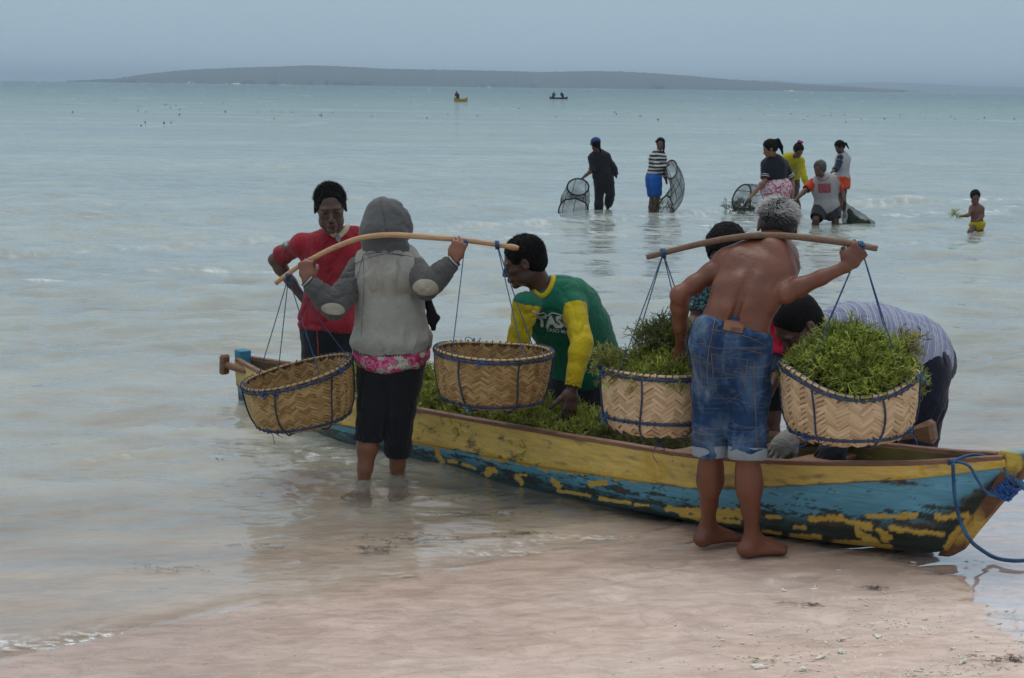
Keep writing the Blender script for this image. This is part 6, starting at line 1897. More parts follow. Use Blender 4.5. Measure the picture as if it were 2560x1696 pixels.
# hood
S = Sculpt(.0055); R = frame(J['face'], J['up']); P = lambda x, y, z: J['head'] + R @ V3(x, y, z)
S.ell(P(0, -.018, .022), V3(.108, .122, .106), R, .02); S.ell(P(.01, .055, .0), V3(.100, .09, .098), R, .05); S.ell(P(0, -.05, -.05), V3(.095, .085, .08), R, .04)
S.tube(P(0, -.055, -.06), J['neck'] + V3(0, -.045, .0), (.105, .075), (.12, .07), V3(1, 0, 0), .04)
S.tube(P(0, .115, -.03), P(0, .16, .0), (.06, .08), (.06, .08), k=.01, sub=True)
me = S.mesh('hood', [cloth('grey_hood_fleece', (.105, .105, .103), var=.25)], fold=folds(.010, (5, 5, 9), 12)); hb_ = bvh_of(me); hd_ = link('hood', me, HT)
g = Geo(); seam(g, hb_, [(950, 494), (955, 520), (962, 550), (968, 582)], .0022, 24); link('hood_seam', g.mesh('hood_seam', M_jslv), hd_)
# dark pocket flap / cloth hanging at the right hip
g = Geo(); tw = np.linspace(0, 1, 8); 
pts = [W(1066 + 10 * math.sin(3 * t), 745 + 82 * t, Y0 + .02) for t in tw]
S = Sculpt(.005); S.tube(W(1070, 750, Y0 + .03), W(1082, 800, Y0 + .03), (.022, .012), (.030, .012), V3(1, 0, 0), .01); S.tube(W(1082, 795, Y0 + .03), W(1083, 828, Y0 + .03), (.026, .010), (.012, .008), V3(1, 0, 0), .02, capb=True)
me = S.mesh('hanging_cloth', [M_black], fold=folds(.004, (20, 20, 6), 1)); link('hanging_cloth', me, HT)

# ---------- man in the red polo shirt behind the stern
Y0 = 10.45
J = joints(Y0, dict(pel=(828, 838, .04), mid=(836, 710, .04), neck=(838, 594, -.04), sl=(752, 612, -.02), sr=(886, 596, .02), el=(687, 650, .16), wl=(756, 744, .16),
                    er=(912, 690, .10), wr=(905, 790, .10), head=(826, 521, -.14), hl=(800, 850, .04), hr=(862, 850, .04), kl=(800, 985, 0), kr=(868, 985, 0),
                    al=G(800, 1060, -.15), ar=G(872, 1055, -.15)), 1.10, face=V3(.14, -1, -.26), up=V3(-.04, -.25, 1))
J['hand_l'] = dict(f=V3(.5, .2, -.9), n=V3(.9, 0, .4), lat=V3(0, 1, 0))
RM_ = J
RT = person((float(J['pel'][0]), float(J['pel'][1]), -.15), 'man in a red polo shirt with cream collar standing behind the stern, hand on hip')
def face_detail(S):
    R = frame(J['face'], J['up']); s_ = 1.16 * 1.1
    for s in (-1, 1): S.tube(J['head'] + R @ (V3(.016 * s, .100, -.035) * s_), J['head'] + R @ (V3(.034 * s, .086, -.070) * s_), .0035, .003, k=.008, sub=True)
me = body(J, .005, [S_dark, L_dark], headsc=1.05, neckr=.047, extra=face_detail); link('body', me, RT)
eyes(RT, J['head'], frame(J['face'], J['up']), 1.05 * 1.1, M_white, M_iris)
me = hair_cap(J, .005, M_hair, .006, .006, 38, front=.018, headsc=1.05); ho = link('hair', me, RT); curls(J, ho, 1500, .017, .0015, M_hair, 3, 1.05, thick=.006)
def front_pt(px, py, Y): return W(px, py, Y)
M_red = cloth('faded_red_jersey', (.25, .014, .024), var=.25, stain=(.34, .06, .065)); M_cream = cloth('cream_collar', (.46, .37, .25))
me = garment(J, .006, 'polo', [M_red] * 3, tor=(.12, .985), arms=dict(l=.78, r=.8), off=lambda t: .020 + .010 * math.exp(-((t - .3) / .2) ** 2) - .012 * (t > .93), arm=1.0, armoff=.014, fold=folds(.013, (9, 9, 6), 21))
rb = bvh_of(me); ro = link('polo_shirt', me, RT)
def collar(px_list, r, m, bvh, parent, lift=.004, name='collar', flat=.5):
    g = Geo(); out = []
    for x, y, _ in spline([(a, b, 0) for a, b in px_list], 24):
        q = surf_point(bvh, x, y, lift)
        if q is not None: out.append(q[0])
    g.tube(np.array(out), r, n=8, flat=flat, up=(0, 1, 0)); me = g.mesh(name, m); link(name, me, parent)
collar([(789, 536), (797, 556), (820, 577), (838, 590)], .017, M_cream, rb, ro); collar([(858, 548), (868, 565), (862, 578), (846, 592)], .016, M_cream, rb, ro)
V, F = patch(rb, [(834, 580), (852, 583), (850, 610), (840, 600)], 6, 8, .004, .001); link('placket', np_mesh('placket', V, F, cloth('grey_placket', (.25, .25, .27))), ro)
oval('badge', (715, 613), 9, 11, .2, rb, cloth('badge_thread', (.10, .08, .07)), ro, .004); oval('badge', (716, 611), 5, 6, .2, rb, cloth('badge_grey', (.35, .33, .28)), ro, .006)
me = garment(J, .006, 'trousers', [M_black] * 3, tor=(-.04, .2), legs=dict(l=1.5, r=1.5), off=.014, loose=.012, legflare=.006, fold=folds(.006, (9, 9, 3), 6), cap0=False, cap1=True)
tb = bvh_of(me); to_ = link('trousers', me, RT)
g = Geo(); seam(g, tb, [(791, 818), (794, 850), (796, 890)], .006, 14); link('side_stripe', g.mesh('side_stripe', cloth('red_stripe', (.30, .06, .04))), to_)

# ---------- man in the green and yellow jersey leaning into the boat
Y0 = 9.12
J = joints(Y0, dict(pel=(1452, 945, .06), mid=(1436, 830, .0), neck=(1364, 736, -.14), sl=(1314, 764, -.26), sr=(1432, 768, -.20), el=(1297, 850, -.26), wl=(1290, 950, -.2),
                    er=(1456, 858, -.34), wr=(1430, 974, -.42), head=(1310, 655, -.20), hl=(1418, 960, .06), hr=(1484, 960, .06), kl=(1405, 1060, -.10), kr=(1475, 1065, -.06),
                    al=V3(.30, 9.0, -.17), ar=V3(.45, 9.1, -.17)), 1.05, face=V3(-.96, .02, -.34), up=V3(-.30, -.12, 1))
J['al'][0] = J['kl'][0]; J['ar'][0] = J['kr'][0]
J['hand_r'] = dict(f=V3(-.12, -.25, -1), n=V3(-.5, .9, .0), lat=V3(-1, -.3, .1), curls=[(.15, .2, .15), (.2, .25, .2), (.25, .3, .2), (.3, .3, .2)], thumb=(.85, .75, .15), tc=.1, spread=.22, sc=1.08)
GT = person((float(J['pel'][0]), float(J['pel'][1]), -.17), 'young man in a green jersey with yellow sleeves leaning over the boat to the seaweed')
me = body(J, .005, [S_dark, L_dark], headsc=1.03, neckr=.052); link('body', me, GT)
eyes(GT, J['head'], frame(J['face'], J['up']), 1.03 * 1.05, M_white, M_iris)
me = hair_cap(J, .005, M_hair, .006, .004, 60, front=.002, headsc=1.03); ho = link('hair', me, GT); curls(J, ho, 1500, .011, .0014, M_hair, 4, 1.03, top=-.3, thick=.006)
M_green = cloth('green_jersey', (.004, .115, .062), rough=.75, var=.2); M_yel = cloth('yellow_sleeve', (.46, .35, .006), rough=.75, var=.15)
me = garment(J, .006, 'jersey', [M_green, M_yel, M_yel], tor=(.06, .985), arms=dict(l=1.95, r=1.97), off=lambda t: .022 + .030 * math.exp(-((t - .35) / .25) ** 2) - .010 * (t > .93), bd=1.1, armoff=.018, fold=folds(.009, (8, 8, 6), 31))
# shoulder yoke stays green: sleeves start below the shoulder point
cols = np.empty(len(me.polygons), np.int32); me.polygons.foreach_get('material_index', cols)
cen = np.empty(len(me.polygons) * 3); me.polygons.foreach_get('center', cen); cen = cen.reshape(-1, 3)
for q in ('l', 'r'):
    ax = unit(J['e' + q] - J['s' + q]); dd_ = (cen - J['s' + q]) @ ax; near_ = np.linalg.norm(cen - J['s' + q], axis=1) < .16
    cols[(cols == 1) & near_ & (dd_ < (-.012 if q == 'l' else .006))] = 0
me.polygons.foreach_set('material_index', cols)
gb = bvh_of(me); gt = bvh_of(me, 0); go_ = link('jersey', me, GT)
R = frame(J['face'], J['up'])
collar([(1328, 700), (1331, 722), (1342, 738), (1357, 741), (1371, 728), (1381, 708), (1384, 688), (1378, 672)], .013, M_yel, gb, go_, .004)
M_print = simple('white_print', (.62, .62, .60), .7, .2, 60)
surface_text('TASO', gt, (1345, 815), 36, M_print, 'shirt_lettering', go_, (1, .06), (.10, 1), warp=lambda x, y: (x * 1.02, y * (.95 + .12 * math.sin(x * 1.3))), bold=.055)
surface_text('TASO MA RAN', gt, (1366, 828), 13, M_print, 'shirt_lettering', go_, (1, .12), (.1, 1), bold=.01)
g = Geo(); seam(g, gb, [(1330, 778), (1345, 785), (1358, 782), (1368, 789), (1380, 783), (1396, 786), (1408, 790)], .0045, 30, .002); seam(g, gb, [(1336, 786), (1352, 800)], .004, 8, .002)
link('emblem', g.mesh('emblem', M_print), go_)
me = garment(J, .006, 'trousers', [M_black] * 3, tor=(-.04, .18), legs=dict(l=1.4, r=1.4), off=.016, loose=.022, legflare=.01, fold=folds(.008, (9, 9, 5), 16), cap0=False, cap1=True); link('trousers', me, GT)

# ---------- woman in the teal blouse behind the old man
Y0 = 8.72
J = joints(Y0, dict(pel=(1845, 905, .08), mid=(1838, 800, .06), neck=(1824, 706, -.06), sl=(1764, 716, -.02), sr=(1895, 712, 0), el=(1742, 795, -.06), wl=(1712, 862, -.26),
                    er=(1915, 800, .0), wr=(1900, 880, -.2), head=(1815, 634, -.16), hl=(1815, 915, .08), hr=(1878, 915, .08), kl=(1815, 1040, 0), kr=(1878, 1040, 0),
                    al=V3(1.1, 8.7, -.17), ar=V3(1.25, 8.7, -.17)), 1.0, face=V3(-.45, -1, -.55), up=V3(-.1, -.3, 1))
J['al'][0] = J['kl'][0]; J['ar'][0] = J['kr'][0]
J['hand_l'] = dict(f=V3(-.5, -.6, -.7), n=V3(0, -.2, -1), lat=V3(1, 0, 0))
WT = person((float(J['pel'][0]), float(J['pel'][1]), -.17), 'woman in a dark teal patterned blouse, half hidden behind the old man')
me = body(J, .006, [S_brown, L_dark], female=True, headsc=1.08); link('body', me, WT)
eyes(WT, J['head'], frame(J['face'], J['up']), 1.08, M_white, M_iris)
me = hair_cap(J, .006, M_hair, .016, .006, 40, headsc=1.08); ho = link('hair', me, WT)
rg = np.random.default_rng(8); R = frame(J['face'], J['up']); rt = []; dr = []
for _ in range(420):
    v = unit(rg.normal(size=3)); 
    if v[2] < .1 or v[1] > .75: continue
    rt.append(J['head'] + R @ (V3(0, -.016, .038) + v * V3(.092, .11, .10))); dr.append(R @ unit(v + rg.normal(size=3) * .5))
link('loose_hair', strands('loose_hair', rt, dr, .035, .0011, M_hair, .5, 4, 3), ho)
def mat_pattern(name, a, b, sc, thr=.5, c=None):
    m, N, L, out = mat(name)
    tc = node(N, L, 'ShaderNodeTexCoord')
    v = node(N, L, 'ShaderNodeTexNoise', Vector=tc.outputs['Object'], Scale=float(sc), Detail=3.0, Distortion=2.0)
    cc = ramp(N, L, v.outputs['Fac'], [(0.0, a), (thr, b)] + ([(thr + .12, c)] if c else []), 'CONSTANT')
    p = node(N, L, 'ShaderNodeBsdfPrincipled', Base_Color=cc, Roughness=.9)
    L.new(p.outputs[0], out.inputs[0]); return m
M_teal = mat_pattern('teal_leaf_print', (.010, .014, .018), (.05, .16, .17), 42, .5, (.22, .27, .27))
me = garment(J, .0065, 'blouse', [M_teal] * 3, tor=(-.03, .985), arms=dict(l=.75, r=.75), off=.022, armoff=.024, fold=folds(.008, (8, 8, 4), 41)); link('blouse', me, WT)
me = garment(J, .007, 'trousers', [M_black] * 3, tor=(-.04, .2), legs=dict(l=1.4, r=1.4), off=.012, loose=.012, cap0=False); link('trousers', me, WT)

# ---------- person in the pink-red top, almost hidden
Y0 = 8.30
J = joints(Y0, dict(pel=(1905, 930, .06), mid=(1915, 850, .02), neck=(1925, 775, -.04), sl=(1880, 792, .02), sr=(1946, 792, -.08), el=(1880, 880, .0), wl=(1890, 960, -.1),
                    er=(1954, 872, -.12), wr=(1938, 945, -.2), head=(1895, 725, -.02), hl=(1885, 950, .06), hr=(1925, 950, .06), kl=(1880, 1050, 0), kr=(1928, 1045, 0),
                    al=V3(1.1, 8.3, -.12), ar=V3(1.25, 8.3, -.12)), .88, face=V3(-.4, -.6, -.7), up=V3(-.6, -.2, .8))
J['al'][0] = J['kl'][0]; J['ar'][0] = J['kr'][0]; J['hand_r'] = dict(f=V3(-.25, -.2, -1), n=V3(-1, 0, 0), lat=V3(0, -1, 0), sc=1.05)
PT = person((float(J['pel'][0]), float(J['pel'][1]), -.12), 'person in a pink-red top, mostly hidden behind the shirtless old man')
me = body(J, .006, [S_brown, L_dark], female=True); link('body', me, PT)
me = hair_cap(J, .006, M_hair, .012, .005, 40); link('hair', me, PT)
M_pink = cloth('pink_red_jersey', (.50, .018, .055), var=.15)
me = garment(J, .0065, 'top', [M_pink] * 3, tor=(.0, .985), arms=dict(l=1.2, r=1.25), off=.026, armoff=.026, fold=folds(.010, (10, 10, 4), 51)); link('top', me, PT)
me = garment(J, .0065, 'dark_sleeves', [cloth('navy_sleeve', (.03, .04, .075))] * 3, arms=dict(r=1.85), off=.010, hollow=False, fold=folds(.003, (14, 14, 14), 5)); link('sleeve', me, PT)
me = garment(J, .007, 'shorts', [M_black] * 3, tor=(-.04, .15), legs=dict(l=.8, r=.8), off=.012, cap0=False); link('shorts', me, PT)

# ---------- man in the striped shirt, bent double over the boat
Y0 = 8.30
J = joints(Y0, dict(pel=(2300, 900, .18), mid=(2195, 843, .06), neck=(2072, 848, -.16), sl=(2066, 862, -.26), sr=(2118, 858, .04), el=(2020, 975, -.36), wl=(1987, 1083, -.48),
                    er=(2098, 990, -.30), wr=(2112, 1095, -.60), head=(1996, 812, -.26), hl=(2312, 915, .08), hr=(2330, 905, .26), kl=(2318, 1010, .06), kr=(2250, 1020, .30),
                    al=V3(1.9, 8.35, -.14), ar=V3(1.75, 8.6, -.14)), 1.05, face=V3(-.62, -.30, -.72), up=V3(-.52, -.35, .78))
J['al'] = W(2262, 1130, 8.40); J['al'][2] = -.08; J['ar'][0] = J['kr'][0] - .03
M_glove = cloth('grey_knit_glove', (.26, .25, .23), weave=90, bump=.7); M_glove2 = cloth('dark_wet_glove', (.03, .035, .045))
J['hand_l'] = dict(f=V3(-.75, -.3, -.7), n=V3(-.4, .2, -.9), lat=V3(0, -1, 0), curls=[(.3, .4, .3)] * 4, sc=1.1)
J['hand_r'] = dict(f=V3(-.8, -.2, -.6), n=V3(-.5, .2, -.9), lat=V3(0, -1, 0), curls=[(.3, .4, .3)] * 4, sc=1.1)
ST = person((float(J['pel'][0]), float(J['pel'][1]), -.14), 'man in a pale blue striped shirt bent double over the boat, head down')
me = body(J, .0055, [S_dark, L_dark], headsc=1.12, neckr=.055); link('body', me, ST)
me = hair_cap(J, .0055, M_hair, .004, .002, 60, headsc=1.12, nape=.01); link('hair', me, ST)
def mat_stripes(dirv, base, line):
    m, N, L, out = mat('striped_shirting')
    tc = node(N, L, 'ShaderNodeTexCoord')
    n0 = node(N, L, 'ShaderNodeTexNoise', Vector=tc.outputs['Object'], Scale=4.0, Detail=4.0)
    dt = node(N, L, 'ShaderNodeVectorMath', dict(operation='DOT_PRODUCT'), i0=tc.outputs['Object'], i1=tuple(dirv))
    f1 = node(N, L, 'ShaderNodeMath', dict(operation='MULTIPLY'), i0=dt.outputs['Value'], i1=11.5)
    fr = node(N, L, 'ShaderNodeMath', dict(operation='FRACT'), i0=f1.outputs[0])
    lines = ramp(N, L, fr.outputs[0], [(0.0, 0.0), (0.08, 1.0), (0.12, 0.0), (0.20, .8), (0.235, 0.0), (0.33, 1.0), (0.36, 0.0), (0.62, .9), (0.66, 0.0), (0.74, .7), (0.76, 0.0)], 'CONSTANT')
    cc = ramp(N, L, n0.outputs['Fac'], [(0.3, tuple(k * .75 for k in base)), (0.55, base), (0.72, tuple(min(1, k * 1.15) for k in (base[0] * 1.15, base[1], base[2] * .85)))])
    mx = node(N, L, 'ShaderNodeMixRGB', i0=lines, i1=cc, i2=(*line, 1))
    n3 = node(N, L, 'ShaderNodeTexNoise', Vector=tc.outputs['Object'], Scale=20.0, Detail=4.0, Distortion=1.0)
    b = node(N, L, 'ShaderNodeBump', Strength=.4, Distance=.008, Height=n3.outputs['Fac'])
    p = node(N, L, 'ShaderNodeBsdfPrincipled', Base_Color=mx.outputs[0], Roughness=.9, Normal=b.outputs[0])
    L.new(p.outputs[0], out.inputs[0]); return m
dv = unit(V3(1, .25, -.28))
M_strp = mat_stripes(dv, (.22, .245, .36), (.52, .53, .54))
me = garment(J, .006, 'shirt', [M_strp] * 3, tor=(.02, .985), arms=dict(l=1.86, r=1.80), off=lambda t: .024 + .022 * math.exp(-((t - .3) / .25) ** 2), armoff=.026, bd=1.12, fold=folds(.011, (4, 9, 9), 61)); link('striped_shirt', me, ST)
for q, m_ in (('l', M_glove), ('r', M_glove2)):
    S = Sculpt(.005); H = J['hand_' + q]; f = unit(H['f'])
    S.tube(J['w' + q] - f * .03 + V3(0, 0, .01), J['w' + q] + f * .03, .034, .034, k=.02)
    hand(S, J['w' + q], H['f'], H['n'], H['lat'], H['curls'], 1.22); S.ell(J['w' + q] + f * .07, .043, k=.03)
    me = S.mesh('glove', [m_]); link('glove', me, ST)
me = garment(J, .006, 'trousers', [cloth('navy_trousers', (.012, .014, .028), var=.3)] * 3, tor=(-.06, .2), legs=dict(l=1.55, r=1.6), off=.018, loose=.012, leg=1.12, fold=folds(.008, (8, 8, 5), 66), cap0=False, cap1=True); link('trousers', me, ST)
# ================================================================== PEOPLE GATHERING SEAWEED FARTHER OUT
def far_person(label, base_px, jd, sc, face, up, skin_m, **k):
    Yf = G(*base_px, 0)[1]
    J = joints(Yf, jd, sc, face=V3(*face), up=V3(*up)); J['Y'] = Yf
    T = person((float(J['pel'][0]), Yf, -.2), label)
    me = body(J, .011, [skin_m, skin_m], female=k.get('female', True), hands=True, ears=True, neckr=.040, headsc=k.get('headsc', 1.), head=True, bw_=k.get('bw', .9), bd=.95); link('body', me, T)
    return J, T, Yf
def down(J, q, w=-.22):
    J['a' + q] = J['a' + q].copy(); return J
def sub_leg(px, py, Y, deep=.20):
    p = W(px, py, Y); p[2] = -deep; return p
M_fblack = cloth('faded_black_cloth', (.016, .017, .02)); M_cap = cloth('blue_cap_cloth', (.015, .045, .14))
HD = lambda *f: dict(f=V3(*f), n=V3(0, -1, -.3), lat=V3(1, 0, .2))

# cap wearer with hoop net, far left of the group
Yq = G(1500, 531, 0)[1]
J, T, Yf = far_person('person in dark clothes and blue cap, seen from behind, dragging a hoop net', (1500, 531), dict(
    head=(1489, 362, -.1), neck=(1496, 384), sl=(1480, 395), sr=(1516, 391), el=(1481, 425, -.1), wl=(1455, 447, -.15), er=(1534, 420), wr=(1541, 444), pel=(1508, 443), hl=(1500, 447), hr=(1519, 447),
    kl=(1498, 487), kr=(1526, 486), al=sub_leg(1496, 531, Yq), ar=W(1519, 522, Yq + .25)), .86, (-.35, .9, -.2), (0, 0, 1), S_brown)
me = garment(J, .011, 'shirt', [M_fblack] * 3, tor=(.05, .98), arms=dict(l=1.2, r=1.8), off=.022, armoff=.020, fold=folds(.01, (8, 8, 5), 2)); link('shirt', me, T)
me = garment(J, .011, 'trousers', [M_fblack] * 3, tor=(-.04, .2), legs=dict(l=1.95, r=1.75), off=.016, loose=.012, cap0=False); link('trousers', me, T)
me = hair_cap(J, .010, M_hair, .010, .004, 20, extra=lambda S, P, s_, R: S.tube(P(.02, -.09, -.02), P(.05, -.10, -.15), .03 * s_, .014 * s_, k=.02)); link('hair', me, T)
R = frame(J['face'], J['up']); S = Sculpt(.009); P = lambda x, y, z: J['head'] + R @ (V3(x, y, z) * .86)
S.ell(P(0, -.010, .055), V3(.092, .112, .082) * .86, R, .01); S.tube(P(0, .09, .035), P(0, .15, .022), (.06, .009), (.05, .007), R[:, 0], .02); S.ell(P(0, 0, -.06), V3(.16, .2, .075), R, .01, sub=True)
link('cap', S.mesh('cap', [M_cap]), T)

# girl in the striped top and blue shorts
Yq = G(1627, 534, 0)[1]
J, T, Yf = far_person('girl in a black and white striped top and bright blue shorts holding a hoop net', (1627, 534), dict(
    head=(1651, 361, -.05), neck=(1648, 383), sl=(1636, 393), sr=(1656, 396, -.08), el=(1642, 420, -.15), wl=(1674, 411, -.2), er=(1660, 424, .1), wr=(1667, 459, .05), pel=(1634, 446), hl=(1628, 449), hr=(1640, 449, -.1),
    kl=(1630, 495), kr=(1644, 494, -.1), al=sub_leg(1624, 532, Yq), ar=sub_leg(1632, 534, Yq)), .80, (-.15, -1, -.05), (.05, 0, 1), S_brown)
def mat_bands(name, a, b, f, axis=2, off=0):
    m, N, L, out = mat(name)
    tc = node(N, L, 'ShaderNodeTexCoord'); sp_ = node(N, L, 'ShaderNodeSeparateXYZ', i0=tc.outputs['Object'])
    ns = node(N, L, 'ShaderNodeTexNoise', Vector=tc.outputs['Object'], Scale=5.0)
    ad = node(N, L, 'ShaderNodeMath', dict(operation='MULTIPLY_ADD'), i0=ns.outputs['Fac'], i1=.05, i2=sp_.outputs[axis])
    mu = node(N, L, 'ShaderNodeMath', dict(operation='MULTIPLY'), i0=ad.outputs[0], i1=float(f)); fr = node(N, L, 'ShaderNodeMath', dict(operation='FRACT'), i0=mu.outputs[0])
    c = ramp(N, L, fr.outputs[0], [(0, a), (.5, b)], 'CONSTANT')
    p = node(N, L, 'ShaderNodeBsdfPrincipled', Base_Color=c, Roughness=.9); L.new(p.outputs[0], out.inputs[0]); return m
me = garment(J, .010, 'top', [mat_bands('black_white_bands', (.012, .012, .014), (.42, .42, .40), 17)] * 3, tor=(.10, .98), arms=dict(l=1.85, r=1.6), off=.018, armoff=.014, fold=folds(.008, (8, 8, 5), 3)); link('striped_top', me, T)
me = garment(J, .010, 'shorts', [cloth('bright_blue_cloth', (.010, .085, .34))] * 3, tor=(-.04, .16), legs=dict(l=.95, r=.95), off=.018, loose=.008, cap0=False); link('shorts', me, T)
me = hair_cap(J, .009, M_hair, .012, .004, 20, front=.01, extra=lambda S, P, s_, R: (S.tube(P(-.07, .0, -.02), P(-.075, .02, -.16), .026 * s_, .014 * s_, k=.02), S.ell(P(.085, -.02, .05), V3(.03, .02, .015) * s_, R, .02))); link('hair', me, T)

# woman in the black tee and rose shorts (nearest of the right group)
Yq = G(1941, 575, 0)[1] + 2.0
J, T, Yf = far_person('woman with a ponytail in a black tee with white sleeve bands and pink patterned skirt', (1941, 562), dict(
    head=(1925, 372, -.1), neck=(1934, 397), sl=(1914, 411), sr=(1958, 411, .05), el=(1912, 452, -.1), wl=(1874, 496, -.25), er=(1980, 452, .05), wr=(1982, 497, -.1), pel=(1942, 480), hl=(1930, 484), hr=(1953, 484),
    kl=(1928, 530), kr=(1955, 530), al=sub_leg(1928, 562, G(1941, 562)[1]), ar=sub_leg(1955, 562, G(1941, 562)[1])), 1.02, (-.85, -.1, -.4), (0, -.1, 1), skin('warm_brown_skin', (.20, .085, .045)), headsc=1.02, bw=.95)
M_tee = cloth('black_tee', (.012, .015, .022)); M_wb = simple('white_band', (.45, .46, .48))
me = garment(J, .011, 'tee', [M_tee] * 3, tor=(.16, .98), arms=dict(l=.90, r=.90), off=.020, armoff=.026, fold=folds(.010, (7, 7, 4), 4)); link('tee_shirt', me, T)
for q in 'lr':
    a, b = J['s' + q], J['e' + q]; d = unit(b - a)
    for f in (.66, .76): S = Sculpt(.008); S.tube(a + (b - a) * f, a + (b - a) * (f + .045), .074, .075, k=.001, capa=True, capb=True); link('white_band', S.mesh('white_band', [M_wb]), T)
me = garment(J, .011, 'skirt', [mat_pattern('pink_blotch_print', (.50, .44, .44), (.42, .08, .17), 14, .52, (.30, .04, .10))] * 3, tor=(-.04, .22), legs=dict(l=.8, r=.8), off=.030, loose=.02, cap0=False, k=.08); link('skirt', me, T)
me = hair_cap(J, .010, M_hair, .014, .004, 22, front=.012, extra=lambda S, P, s_, R: S.chain([P(0, -.10, .075), P(0, -.15, .06), P(0, -.155, -.04), P(.0, -.14, -.16)], [.026 * s_, .028 * s_, .030 * s_, .012 * s_], k=.02)); link('hair', me, T)

# woman in the yellow jacket bending behind her
Yq = G(1990, 528, 0)[1]
J, T, Yf = far_person('woman in a yellow jacket bending forward, hair tied with a pink band', (1990, 528), dict(
    head=(1996, 377, -.5), neck=(1985, 395, -.32), sl=(1966, 398, -.2), sr=(2001, 404, -.3), el=(1958, 445, -.2), wl=(1962, 480, -.25), er=(2010, 442, -.4), wr=(2023, 474, -.45), pel=(1974, 448, .25), mid=(1976, 415, .05), hl=(1964, 455, .25), hr=(1984, 455, .25),
    kl=(1966, 495, .0), kr=(1985, 492, .0), al=sub_leg(1968, 528, Yq), ar=sub_leg(2000, 528, Yq)), .92, (.25, -.8, -.6), (.1, -.5, .8), S_brown)
J['hand_r'] = HD(.1, -.2, -1)
me = garment(J, .011, 'jacket', [cloth('yellow_jacket', (.40, .33, .015))] * 3, tor=(.04, .98), arms=dict(l=1.85, r=1.8), off=.024, armoff=.018, fold=folds(.012, (7, 7, 4), 5)); link('jacket', me, T)
me = garment(J, .011, 'trousers', [cloth('brown_trousers', (.045, .035, .03))] * 3, tor=(-.04, .15), legs=dict(l=1.7, r=1.7), off=.016, loose=.012, cap0=False); link('trousers', me, T)
me = hair_cap(J, .010, M_hair, .012, .005, 22, front=.01, extra=lambda S, P, s_, R: S.ell(P(-.01, -.06, .145), V3(.035, .035, .025), R, .02)); link('hair', me, T)
S = Sculpt(.008); R = frame(J['face'], J['up']); S.ell(J['head'] + R @ V3(-.04, -.04, .135), V3(.028, .018, .022), R, .01); S.ell(J['head'] + R @ V3(-.01, -.04, .145), V3(.028, .018, .018), R, .01)
link('hair_band', S.mesh('hair_band', [simple('magenta_band', (.45, .02, .16))]), T)

# grey-haired person in the grey tee with red sleeves
Yq = G(2062, 561, 0)[1]
J, T, Yf = far_person('grey-haired person in a pale tee with red sleeves wading with a net bag', (2062, 561), dict(
    head=(2049, 423, -.15), neck=(2056, 447), sl=(2034, 459), sr=(2086, 454), el=(2014, 476, -.1), wl=(1988, 500, -.3), er=(2103, 478, .05), wr=(2110, 502, -.05), pel=(2066, 520), mid=(2064, 485, .02), hl=(2052, 524), hr=(2080, 524),
    kl=(2040, 548, -.15), kr=(2088, 549, -.05), al=sub_leg(2036, 562, Yq), ar=sub_leg(2090, 563, Yq)), 1.0, (-.75, -.8, -.15), (-.05, -.1, 1), S_dark, headsc=.95, bw=.92)
J['hand_l'] = HD(-.8, 0, -.4)
me = garment(J, .011, 'tee', [cloth('pale_grey_tee', (.30, .285, .285)), cloth('red_sleeve', (.42, .035, .012)), M_tee], tor=(.02, .98), arms=dict(l=.92, r=.92), off=.030, armoff=.026, bd=1.15, fold=folds(.012, (6, 6, 3), 6)); fb_ = bvh_of(me); fo = link('tee_shirt', me, T)
V, F = patch(fb_, [(2044, 460), (2076, 459), (2077, 482), (2047, 483)], 10, 8, .006, .001); link('chest_print', np_mesh('chest_print', V, F, mat_pattern('blurred_print', (.34, .06, .04), (.07, .05, .14), 26, .52, (.36, .14, .12))), fo)
g = Geo(); seam(g, fb_, [(2041, 441), (2048, 450), (2060, 452), (2072, 443)], .008, 16, .003); link('neckband', g.mesh('neckband', cloth('red_band', (.42, .035, .012))), fo)
me = garment(J, .011, 'shorts', [cloth('dark_patterned_shorts', (.03, .03, .035), var=.5, blot=30.)] * 3, tor=(-.04, .12), legs=dict(l=.9, r=.9), off=.020, loose=.02, cap0=False); link('shorts', me, T)
me = hair_cap(J, .010, hairmat('iron_grey_hair', (.075, .07, .065)), .012, .005, 22, front=.01); link('hair', me, T)

# girl in white and navy with orange shorts
Yq = G(2108, 525, 0)[1]
J, T, Yf = far_person('girl in a white and navy top and orange shorts looking down, seen from the side', (2108, 525), dict(
    head=(2099, 368, -.1), neck=(2107, 388), sl=(2101, 397, -.12), sr=(2117, 398, .1), el=(2092, 421, -.2), wl=(2078, 432, -.35), er=(2104, 425, .1), wr=(2084, 440, .0), pel=(2106, 448), hl=(2100, 452, -.05), hr=(2111, 452, .1),
    kl=(2101, 490, -.1), kr=(2109, 490, .1), al=sub_leg(2100, 525, Yq), ar=sub_leg(2110, 526, Yq)), .84, (-.8, -.3, -.5), (-.1, 0, 1), S_brown)
me = garment(J, .010, 'top', [cloth('off_white_top', (.34, .34, .35)), cloth('navy_sleeve_cloth', (.02, .03, .06)), M_tee], tor=(.08, .98), arms=dict(l=1.5, r=1.5), off=.022, armoff=.018, fold=folds(.008, (8, 8, 5), 7)); link('top', me, T)
me = garment(J, .010, 'shorts', [cloth('orange_cloth', (.50, .055, .008))] * 3, tor=(-.04, .14), legs=dict(l=.55, r=.55), off=.024, loose=.012, cap0=False); link('shorts', me, T)
me = hair_cap(J, .009, M_hair, .012, .004, 22, front=.008, extra=lambda S, P, s_, R: S.chain([P(0, -.10, .04), P(0, -.15, -.02), P(0, -.16, -.14)], [.026 * s_, .024 * s_, .010 * s_], k=.02)); link('hair', me, T)

